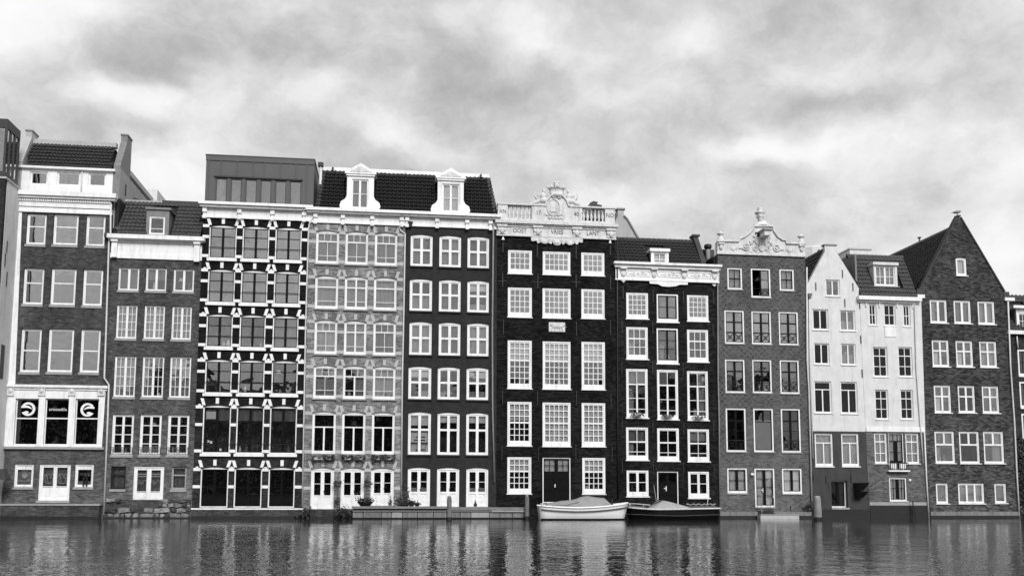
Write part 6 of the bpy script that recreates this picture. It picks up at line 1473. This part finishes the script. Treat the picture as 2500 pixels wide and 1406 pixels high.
# ------------------------------------------------------------------ buildings glimpsed behind the row
def behind():
    # white block whose eaves run back beside the left house
    Y0 = H_Y = D + 6.5; x1, z1 = Q(1, 842, 345, Y0); Y1 = D + 13.5
    b = empty('rear_building', x1 - 2, Y0, 0, 'white flat roofed block running back behind the low brick house', 'building')
    MB().box(x1 - 5, x1 - .25, Y0, Y1, 0, z1 - .35).build('wall', white, b); ubox('roof', leadlt, b, x1 - 5.2, x1 + .02, Y0 - .2, Y1 + .2, z1 - .348, z1)
    for i in range(4):
        y = Y0 + .5 + i * 1.65; f = MB().box(x1 - .248, x1 - .18, y, y + 1.3, z1 - 3.2, z1 - .75).build('window', white, b); ubox('pane', glass_sky, f, x1 - .179, x1 - .172, y + .12, y + 1.18, z1 - 3.05, z1 - .9)
    Y2 = D + 15; (ax, az), (bx, bz) = Q(1, 968, 492, Y2), Q(1, 1040, 500, Y2)
    MB().hexa([(ax, Y2, az - 4), (bx + .0, Y2, az - 4), (bx, Y2 + 4, az - 4), (ax, Y2 + 4, az - 4), (ax, Y2, az), (bx, Y2, az), (bx, Y2 + 4, az), (ax, Y2 + 4, az)]).build('stair_tower', cream, b)
    # plastered gable seen between the black houses
    Y3 = D + 11; f = lambda x, y: Q(7, x, y, Y3)
    pts = [f(1178, 340), f(1232, 340), f(1232, 395), f(1262, 425), Q(9, 275, 100, Y3), Q(9, 290, 220, Y3), f(1060, 620), f(1100, 560), f(1178, 400)]
    b = empty('rear_house', pts[0][0], Y3, 0, 'pale plastered gable end rising behind the two black houses', 'house')
    MB().prism(pts, [], Y3, Y3 + 5).build('gable_wall', plasterdim, b)
    cap = MB().box(pts[0][0] - .1, pts[1][0] + .1, Y3 - .08, Y3 + .6, pts[0][1] + .002, pts[0][1] + .12); cap.build('chimney_cap', lead, b)
    lo = MB(); lo.box(pts[6][0], pts[5][0], Y3 + .2, Y3 + 5, 0, pts[6][1]); lo.build('lower_wall', plasterdim, b)
    d = MB().tube([(pts[2][0], Y3 - .02, pts[2][1]), (pts[3][0], Y3 - .02, pts[3][1]), (pts[4][0], Y3 - .02, pts[4][1])], .09, 6); d.build('gable_coping', lead, b)
behind()

# ------------------------------------------------------------------ quay, posts, boats
def quay():
    Yq = D - 1.6
    x0, z1 = P(861, 1236, Yq); x1, _ = P(1291, 1236, Yq)
    q = empty('wooden_quay', (x0 + x1) / 2, Yq, 0, 'low landing stage with pale boarded front before the white doors', 'quay')
    MB().box(x0 + .02, x1 - .02, Yq + .07, D - .1, ZB, z1 - .10).build('quay_core', wet_shade_dark, q)
    x = x0; i = 0
    while x < x1 - .05:
        w = rnd.uniform(.55, 1.15); xe = min(x + w, x1)
        o = ubox('board', (quayconc, timbergrey, sillstone, timber)[(i * 7 + i // 3) % 4] if i % 2 else quayconc, q, x + .02, xe - .02, Yq + rnd.uniform(-.01, .01), Yq + .069, .08, z1 - .28); x = xe; i += 1
    xm = P(1100, 1240, Yq)[0]
    ubox('top_beam', timbergrey, q, x0 - .05, xm, Yq - .08, Yq + .3, z1 - .12, z1 + .02); ubox('top_beam', timbergrey, q, xm + .01, x1, Yq - .04, Yq + .3, z1 - .2, z1 - .06)
    ubox('waling', timber, q, x0, x1, Yq - .06, Yq - .012, z1 - .30, z1 - .22)
    n = 24
    for i in range(n):
        a = x0 + (x1 - x0) * i / n; ubox('deck_plank', timbergrey, q, a + .01, a + (x1 - x0) / n - .01, Yq + .31, D - .1, z1 - .099, z1 - .05 + rnd.uniform(-.01, .01))
    xr0, zr = P(1200, 1247, Yq); xr1, _ = P(1283, 1247, Yq); ubox('rubbing_strip', sillstone, q, xr0, xr1, Yq - .1, Yq - .065, zr - .05, zr + .05)
    return Yq, z1, x0, x1
YQ, ZQ, XQ0, XQ1 = quay()
def post(px0, px1, py0, py1, label, Y, tilt=0.0, mat=timber):
    (xa, z1), (xb, _) = P(px0, py0, Y), P(px1, py0, Y); x = (xa + xb) / 2; rad = (xb - xa) / 2
    o = empty('mooring_post', x, Y, 0, label, 'mooring post', 'mooring posts in the canal')
    m = MB(); n = 14; prof = [(rad * 1.05, -1.0), (rad * 1.04, .1), (rad, .5), (rad * .96, z1 - .25), (rad * .9, z1 - .08), (rad * .72, z1)]
    m.lathe(x, Y, prof, n)
    m.v = [(a + (b_z) * tilt + .012 * math.sin(7 * b_z + a * 9), b, b_z) for (a, b, b_z) in m.v]
    m.build('pile', mat, o, smooth=True)
    MB().lathe(x + tilt * .12, Y, [(rad * 1.16, -.3), (rad * 1.16, .12), (rad * 1.06, .18)], n).build('wet_foot', wet_shade_dark, o)
    MB().lathe(x + z1 * tilt, Y, [(rad * .76, z1 + .002), (rad * .70, z1 + .03), (.02, z1 + .05)], n).build('pile_cap', leadlt, o)
post(1091, 1103, 1211, 1270, 'round timber mooring post in front of the white doors', D - 4.0)
post(1987, 2004, 1212, 1270, 'thick pale mooring post before the narrow plastered house', D - 4.2, -.01, mottled('pale_pile_wood', .22, .85, .45, 4.0, .5, 18, stretch=(4, 4, .4)))
post(1281, 1292, 1210, 1262, 'square topped post at the right end of the landing stage', D - 1.9)

def hull(x0, x1, yc, beam, sheer, keel=-.25, bow_right=True, n=18, transom=.75, flare=.85):
    """lofted hull; sheer(t) height of the gunwale; returns rings of (x,y,z) from port gunwale round to starboard"""
    rings = []
    for i in range(n + 1):
        t = i / n
        tb = t if bow_right else 1 - t
        hb = beam / 2 * (transom + (1 - transom) * math.sin(min(1, tb / .45) * math.pi / 2)) if tb < .45 else beam / 2 * math.sqrt(max(0.0, 1 - ((tb - .45) / .55) ** 2.3))
        hb = max(hb, .03); z1 = sheer(t); x = x0 + (x1 - x0) * t
        ring = []
        for j in range(9):
            a = math.pi * j / 8; c = math.cos(a); s_ = math.sin(a)
            yy = -math.copysign(abs(c) ** .6, c) * hb * (1.0 if j in (0, 8) else flare + .12)
            zz = z1 - (z1 - keel) * (s_ ** 1.05)
            rake = ((z1 - zz) * (.28 if tb > .5 else -.05)) * (tb if tb > .5 else 1 - tb) * (-1 if bow_right else 1)
            ring.append((x + rake, yc + yy, zz))
        rings.append(ring)
    return rings
def loft(m, rings, cap=True):
    b = len(m.v); k = len(rings[0])
    for rg in rings: m.v += [tuple(p) for p in rg]
    for i in range(len(rings) - 1):
        for j in range(k - 1): m.f.append((b + i * k + j, b + i * k + j + 1, b + (i + 1) * k + j + 1, b + (i + 1) * k + j))
    if cap: m.f.append(tuple(b + j for j in range(k))); m.f.append(tuple(b + (len(rings) - 1) * k + j for j in reversed(range(k))))
    return m
def boats():
    # white sloop under a grey tarpaulin
    Yc = D - 2.9; Yn = Yc - .95
    f = lambda x, y, Y=Yn: Q(15, x, y, Y)
    xs, zs = f(178, 268, Yc); xe, ze = f(1268, 240, Yc); zmn = f(700, 300)[1]
    def sheer(t): return zmn + (zs - zmn) * max(0, 1 - t / .45) ** 2 * .9 + (ze - zmn) * max(0, (t - .35) / .65) ** 2
    o = empty('sloop', (xs + xe) / 2, Yc, 0, 'white open boat under a grey tarpaulin moored by the black double door', 'boat')
    rg = hull(xs, xe, Yc, 2.0, sheer, -.3, True)
    loft(MB(), rg).build('hull', hullw, o, smooth=True)
    for nm, jj, off, rad, mt in (('gunwale', 0, .02, .05, hullw), ('rubbing_strake', 0, -.20, .035, deckm)):
        m = MB()
        for side in (0, 8):
            m.tube([(r_[side][0], r_[side][1] + (-.02 if side == 0 else .02) * (1 if off > 0 else 2.0), r_[side][2] + off) for r_ in rg], rad, 6)
        m.build(nm, mt, o, smooth=True)
    m = MB()
    for side in (0, 8): m.tube([(r_[side][0], (r_[side][1] - Yc) * .97 + Yc, .03) for r_ in rg[:-1]], .05, 6)
    m.build('boot_line', blackgloss, o)
    pl = MB(); n = len(rg); 
    for r_ in rg: pl.v += [(r_[0][0], r_[0][1] + .05, r_[0][2] - .05), (r_[8][0], r_[8][1] - .05, r_[8][2] - .05)]
    for i in range(n - 1): pl.f.append((2 * i, 2 * i + 1, 2 * i + 3, 2 * i + 2))
    pl.build('inner_deck', deckm, o)
    # tarpaulin draped over a ridge
    prof = [(270, 240), (350, 232), (450, 212), (560, 200), (640, 182), (700, 162), (765, 146), (850, 158), (920, 168), (975, 178), (1005, 205), (1050, 245), (1075, 262)]
    rr = []
    for (x, y) in prof:
        xx, zz = f(x, y, Yc); t = (xx - xs) / (xe - xs); i = min(n - 1, max(0, int(t * (n - 1)))); hb = abs(rg[i][0][1] - Yc) * .94; zs_ = sheer(t) + .03
        ring = []
        for j in range(9):
            u = j / 8 * 2 - 1; k = 1 - abs(u) ** 1.25
            ring.append((xx + .02 * math.sin(5 * j + x), Yc + u * hb, zs_ + (zz - zs_) * k - .03 * math.sin(math.pi * abs(u)) + .015 * math.sin(x * .07 + j * 2.1)))
        rr.append(ring)
    loft(MB(), rr, False).build('tarpaulin', tarp, o, smooth=True, norm=False)
    MB().tube([(f(340, 0)[0], Yc - .9, f(0, 275)[1]), (f(520, 0)[0], Yc - .8, f(0, 262)[1]), (f(690, 0)[0], Yc - .45, f(0, 222)[1])], .015, 5).build('tie_rope', ink, o)
    m = MB()
    for i in range(4): m.scroll(xs + .1 + .1 * i, Yc - .3 + .1 * i, zs + .05, .09, 1.2, i, 1, .025)
    m.build('rope_coil', stonewhite, o)
    x, z = f(1075, 215, Yc); MB().box(x - .05, x + .03, Yc - .05, Yc + .03, z - .3, z + .15).box(x + .031, x + .2, Yc - .08, Yc + .06, z - .32, z - .2).build('outboard_mount', iron, o)
    # dark launch
    Yc = D - 2.4; Yn = Yc - 1.0
    f = lambda x, y, Y=Yn: Q(15, x, y, Y)
    xs, zs = f(1232, 318, Yc); xe, ze = f(2390, 302)
    def sheer2(t): return zs + (ze - zs) * t + .02 + .16 * max(0, 1 - t / .4) ** 2
    o = empty('motor_launch', (xs + xe) / 2, Yc, 0, 'long black launch with a pale rub rail and grey windscreen cover', 'boat')
    rg = hull(xs, xe, Yc, 2.1, sheer2, -.3, False, transom=.92)
    loft(MB(), rg).build('hull', hulld, o, smooth=True)
    m = MB()
    for side in (0, 8): m.tube([(r_[side][0], r_[side][1] + (-.03 if side == 0 else .03), r_[side][2] - .02) for r_ in rg], .05, 6)
    m.tube([(rg[-1][0][0] + .02, rg[-1][0][1], rg[-1][0][2] - .02), (rg[-1][8][0] + .02, rg[-1][8][1], rg[-1][8][2] - .02)], .05, 6)
    m.build('rub_rail', stonewhite, o)
    dk = MB(); n = len(rg)
    for r_ in rg: dk.v += [(r_[0][0], r_[0][1] + .02, r_[0][2] + .01), (r_[0][0], Yc, r_[0][2] + .13), (r_[8][0], r_[8][1] - .02, r_[8][2] + .01)]
    for i in range(n - 1): dk.f += [(3 * i, 3 * i + 1, 3 * i + 4, 3 * i + 3), (3 * i + 1, 3 * i + 2, 3 * i + 5, 3 * i + 4)]
    dk.build('deck', deckm, o)
    m = MB(); fl = []
    for side in (0, 8): m.tube([(r_[side][0], (r_[side][1] - Yc) * .9 + Yc - (.02 if side == 0 else -.02), .22 + .10 * abs(1 - 2 * i / n)) for i, r_ in enumerate(rg)], .02, 5)
    m.build('spray_rail', deckm, o)
    # cockpit cover
    prof = [(1500, 292), (1560, 255), (1640, 203), (1720, 208), (1800, 228), (1880, 250), (1965, 274)]
    rr = []
    for (x, y) in prof:
        xx, zz = f(x, y, Yc); t = (xx - xs) / (xe - xs); zb = sheer2(t) + .03; ring = []
        for j in range(9):
            u = j / 8 * 2 - 1; ring.append((xx, Yc + u * .85, zb + (zz - zb) * (1 - abs(u) ** 2.2)))
        rr.append(ring)
    loft(MB(), rr, False).build('cockpit_cover', tarp2, o, smooth=True, norm=False)
    m = MB(); (xa, za), (xb, zb) = f(1490, 292, Yc - .85), f(1650, 205, Yc)
    for dy in (-1, 1): m.tube([(xa, Yc + dy * .86, za), (xb, Yc + dy * .45, zb + .02)], .035, 5)
    m.tube([(xb, Yc - .45, zb + .02), (xb, Yc + .45, zb + .02)], .035, 5); m.build('windscreen_frame', iron, o)
    m = MB(); (xa, za), (xb, zb) = f(1265, 245, Yc), f(1540, 262, Yc)
    for dy in (-.35, .35): m.tube([(xa + .05, Yc + dy * .2, za), (xa + .5, Yc + dy, za), (xb, Yc + dy * 2, zb)], .02, 5).tube([(xa + .1, Yc + dy * .3, za), (xa + .2, Yc + dy * .3, za - .38)], .02, 5).tube([(xb - .3, Yc + dy * 1.8, zb), (xb - .2, Yc + dy * 1.8, zb - .25)], .02, 5)
    m.build('bow_rail', stonewhite, o)
    m = MB()
    for (ax, ay, bx_, by) in ((2245, 185, 2230, 262), (1580, 20, 1612, 210)):
        (xa, za), (xb, zb) = f(ax, ay, Yc), f(bx_, by, Yc); m.tube([(xa, Yc, za), (xb, Yc, zb)], .022 if ax > 2000 else .012, 5)
    m.build('pole', stonewhite, o)
    (xa, za), (xb, _) = f(1980, 250, Yc), f(2340, 250, Yc); m = MB()
    m.tube([(xa + (xb - xa) * i / 20, Yc + .1 * math.sin(i), za - .02 + .04 * math.sin(i * 1.7)) for i in range(21)], .035, 5); m.build('mooring_line', sillstone, o)
boats()

# ------------------------------------------------------------------ small landing in front of the lozenge house
def small_dock():
    Y = D - 1.3; (x0, z1), (x1, z0) = Q(12, 405, 1262, Y), Q(12, 706, 1286, Y)
    d = empty('pontoon', (x0 + x1) / 2, Y, 0, 'small pale pontoon step in front of the lozenge brick house', 'pontoon')
    ubox('float', lightstone, d, x0, x1, Y, Y + .6, -.1, max(.16, z1 - .05)); n = 9
    zt = max(.16, z1 - .05)
    for i in range(n): a = x0 + (x1 - x0) * i / n; ubox('plank', sillstone, d, a + .01, a + (x1 - x0) / n - .01, Y - .03, Y + .62, zt + .002, zt + .05)
    Yl = D - .62
    (xa, za), (xb, zb) = Q(12, 398, 1120, Yl), Q(12, 500, 1245, Yl)
    l = empty('step_ladder', (xa + xb) / 2, Yl, zb, 'iron step ladder with hand rails below the lozenge house door', 'ladder')
    zb -= .05
    for x in (xa, xb):
        MB().tube([(x, Yl + .35, zb - .1), (x, Yl + .35, za), (x + .04, Yl + .1, za + .03), (x + .06, Yl - .1, za - .15), (x + .06, Yl - .15, zb)], .022, 6).build('hand_rail', pipe_g, l)
    for i in range(3): ubox('step', iron, l, xa - .1, xb + .1, Yl - .15 + .12 * i, Yl + .05 + .12 * i, zb - .06 + .14 * i, zb + .0 + .14 * i)
    x, z1 = Q(12, 663, 1195, D - .9); zb2 = Q(12, 663, 1250, D - .9)[1]
    bl = MB().tube([(x, D - .4, zb2 - .1), (x, D - .4, z1)], .035, 8).tube([(x - .12, D - .4, zb2 - .06), (x + .12, D - .4, zb2 - .06)], .03, 6)
    o = bl.build('mooring_bollard', iron); tag(o, 'thin iron mooring pin on the ledge of the lozenge brick house', 'mooring pin')
small_dock()

# ------------------------------------------------------------------ plants, boxes, baskets
def planter_box(k, x0, y0, x1, y1, label, Y, group, leaf_h=.35, mat=None, n=160):
    (xa, z1), (xb, z0) = Q(k, x0, y0, Y), Q(k, x1, y1, Y)
    o = empty('window_box', (xa + xb) / 2, Y, z0, label, 'window box', group)
    MB().hexa([(xa + .05, Y - .2, z0), (xb - .05, Y - .2, z0), (xb - .05, Y, z0), (xa + .05, Y, z0), (xa, Y - .24, z1), (xb, Y - .24, z1), (xb, Y, z1), (xa, Y, z1)]).build('trough', mat or stonewhite, o)
    def pt():
        t = rnd.random(); return (xa - .15 + (xb - xa + .3) * t, Y - .12 + rnd.uniform(-.2, .1), z1 + rnd.uniform(-.25, leaf_h) * (.5 + .5 * math.sin(t * 9 + k)))
    leaf_cloud(MB(), pt, n, .075).build('foliage', leafm if rnd.random() < .6 else leafl, o, norm=False)
for (x0, x1, wd) in ((72, 130, 'left'), (152, 193, 'left'), (272, 318, 'mid'), (358, 397, 'mid'), (468, 512, 'right'), (545, 590, 'right')):
    d = {72: 'pale window box below the left dark window in light brick, left of the pair', 152: 'pale window box below the left dark window in light brick, right of the pair',
         272: 'pale window box below the middle dark window in light brick, left of the pair', 358: 'pale window box below the middle dark window in light brick, right of the pair',
         468: 'pale window box below the right dark window in light brick, left of the pair', 545: 'pale window box below the right dark window in light brick, right of the pair'}[x0]
    planter_box(6, x0, 908, x1, 925, d, D - .02, 'planted window boxes on the light brick half', .18)
for (x0, y0, x1, y1, d) in ((182, 440, 248, 458, 'left'), (435, 450, 498, 468, 'middle'), (690, 460, 754, 476, 'right')):
    planter_box(10, x0, y0, x1, y1, f'small stone planter on the sill of the {d} tall window above the launch', D - .02, 'planters on the black house', .14, sillstone, 60)
def basket(k, x, y, label, r=.26, leaves=120):
    cx, cz = Q(k, x, y, D - .25)
    o = empty('hanging_basket', cx, D - .25, cz, label, 'hanging basket', 'hanging baskets between the white doors')
    MB().lathe(cx, D - .25, [(.05, cz - r * .9), (r * .7, cz - r * .5), (r, cz)], 10).build('bowl', timber, o)
    MB().tube([(cx, D - .02, cz + .5), (cx, D - .25, cz + .5), (cx, D - .25, cz)], .012, 4).build('hook', iron, o)
    leaf_cloud(MB(), lambda: (cx + rnd.gauss(0, r * .5), D - .25 + rnd.gauss(0, .1), cz + rnd.gauss(.05, r * .35)), leaves, .06).build('foliage', leafm, o, norm=False)
basket(6, 228, 1080, 'planted basket high on the brick pier right of the leftmost white door'); basket(6, 427, 1078, 'planted basket on the brick pier right of the second white door')
basket(6, 228, 1185, 'small pale pot low on the brick pier right of the leftmost white door', .2, 30)
def pot_plant(k, x, y, zt, w, label, name='potted_plant', leaves=260, cat='plant', Y=D - .9, tall=.5, mat=None, spread=.4):
    cx, z1 = Q(k, x, y, Y); z0 = zt
    o = empty(name, cx, Y, z0, label, cat)
    hh = max(.12, min(.42, w * .6))
    MB().lathe(cx, Y, [(w * .55, z0), (w * .7, z0 + hh * .3), (w, z0 + hh * .9), (w * 1.02, z0 + hh), (w * .9, z0 + hh)], 12).build('pot', mat or wet_shade_dark, o, smooth=True)
    m = MB()
    for i in range(7): a = i * .9; m.tube([(cx, Y, z0 + hh), (cx + spread * .5 * math.cos(a), Y + spread * .4 * math.sin(a), z0 + hh + tall * .6), (cx + spread * math.cos(a), Y + spread * .6 * math.sin(a), z0 + hh + tall * rnd.uniform(.6, 1))], .012, 4)
    m.build('stem', timber, o, norm=False)
    leaf_cloud(MB(), lambda: (cx + rnd.gauss(0, spread * .6), Y + rnd.gauss(0, spread * .4), z0 + hh + abs(rnd.gauss(0, tall * .45))), leaves, .07).build('foliage', leafm, o, norm=False)
pot_plant(6, 410, 1200, ZQ, .5, 'wide dark bowl of low plants on the left end of the landing stage', tall=.22, spread=.4)
pot_plant(6, 640, 1200, ZQ, .2, 'bushy plant in a small pot before the pipe between brick and charcoal fronts', tall=.55, leaves=220, spread=.28)
pot_plant(6, 680, 1190, ZQ, .2, 'tall thin plant left of the first white door in the charcoal wall', tall=1.05, leaves=220, spread=.22, Y=D - .6)
pot_plant(6, 715, 1215, ZQ, .2, 'round dark potted shrub at the foot of the first door in the charcoal wall', tall=.25, leaves=160, spread=.16)
pot_plant(6, 752, 1225, ZQ, .16, 'smallest dark potted shrub on the landing stage before the charcoal wall', tall=.12, leaves=90, spread=.14)
pot_plant(6, 575, 1215, ZQ, .12, 'little potted plant standing by the third white door', tall=.4, leaves=60, spread=.1, mat=sillstone)
def lantern():
    x, z = Q(6, 1137, 1215, D - .9)
    o = empty('lantern', x, D - .9, ZQ, 'tiny dark lantern standing before the rightmost white door', 'lantern')
    MB().lathe(x, D - .9, [(.1, ZQ), (.11, ZQ + .12), (.05, ZQ + .24), (.02, ZQ + .34)], 8).build('body', iron, o); MB().tube([(x - .05, D - .9, ZQ + .3), (x, D - .9, ZQ + .42), (x + .05, D - .9, ZQ + .3)], .01, 4).build('handle', iron, o)
lantern()
def waterside_weeds():
    for (k, x, y, lab) in ((6, 20, 1270, 'dark weeds hanging over the water left of the leftmost white door'), (6, 265, 1262, 'dark weeds over the water at the left end of the landing stage'), (12, 800, 1205, 'dark shrub growing by the water between lozenge brick and plaster house')):
        cx, cz = Q(k, x, y, D - .35); o = empty('weed', cx, D - .35, 0, lab, 'plant')
        leaf_cloud(MB(), lambda: (cx + rnd.gauss(0, .26), D - .35 + rnd.gauss(0, .12), max(.03, cz + rnd.gauss(-.05, .17))), 260, .075).build('foliage', leafm, o, norm=False)
        m = MB()
        for i in range(5): m.tube([(cx, D - .2, 0), (cx + .1 * (i - 2), D - .35, cz), (cx + .16 * (i - 2), D - .42, cz + .1 - .05 * abs(i - 2))], .015, 4)
        m.build('stem', timber, o, norm=False)
waterside_weeds()
def gull():
    x, z = PK[0] - .02, PK[1] + .16; y = D + .15
    o = empty('gull', x, y, z, 'small gull perched on the tip of the pointed brick gable', 'gull')
    m = MB(); b = 0.12
    m.ell((x, y, z + .24), (.26, .10, .10), 12, 8, rot=.12).ell((x - .02 + .24, y, z + .33), (.085, .07, .075), 10, 6).ell((x + .15, y, z + .28), (.12, .07, .09), 10, 6, rot=.6)
    m.tube([(x + .31, y, z + .33), (x + .40, y, z + .31)], .02, 6, .005)
    m.ell((x - .30, y, z + .21), (.17, .05, .03), 8, 5, rot=.1)
    m.build('body', gullw, o, smooth=True)
    for s in (-1, 1):
        MB().ell((x - .06, y + s * .08, z + .26), (.26, .03, .08), 10, 6, rot=.15).build('wing', lead, o, smooth=True); MB().tube([(x, y + s * .04, z + .16), (x + .01, y + s * .04, z + .0)], .012, 5).build('leg', iron, o)
gull()
for o in bpy.data.objects:
    if o.type == 'EMPTY': o.empty_display_size = .2
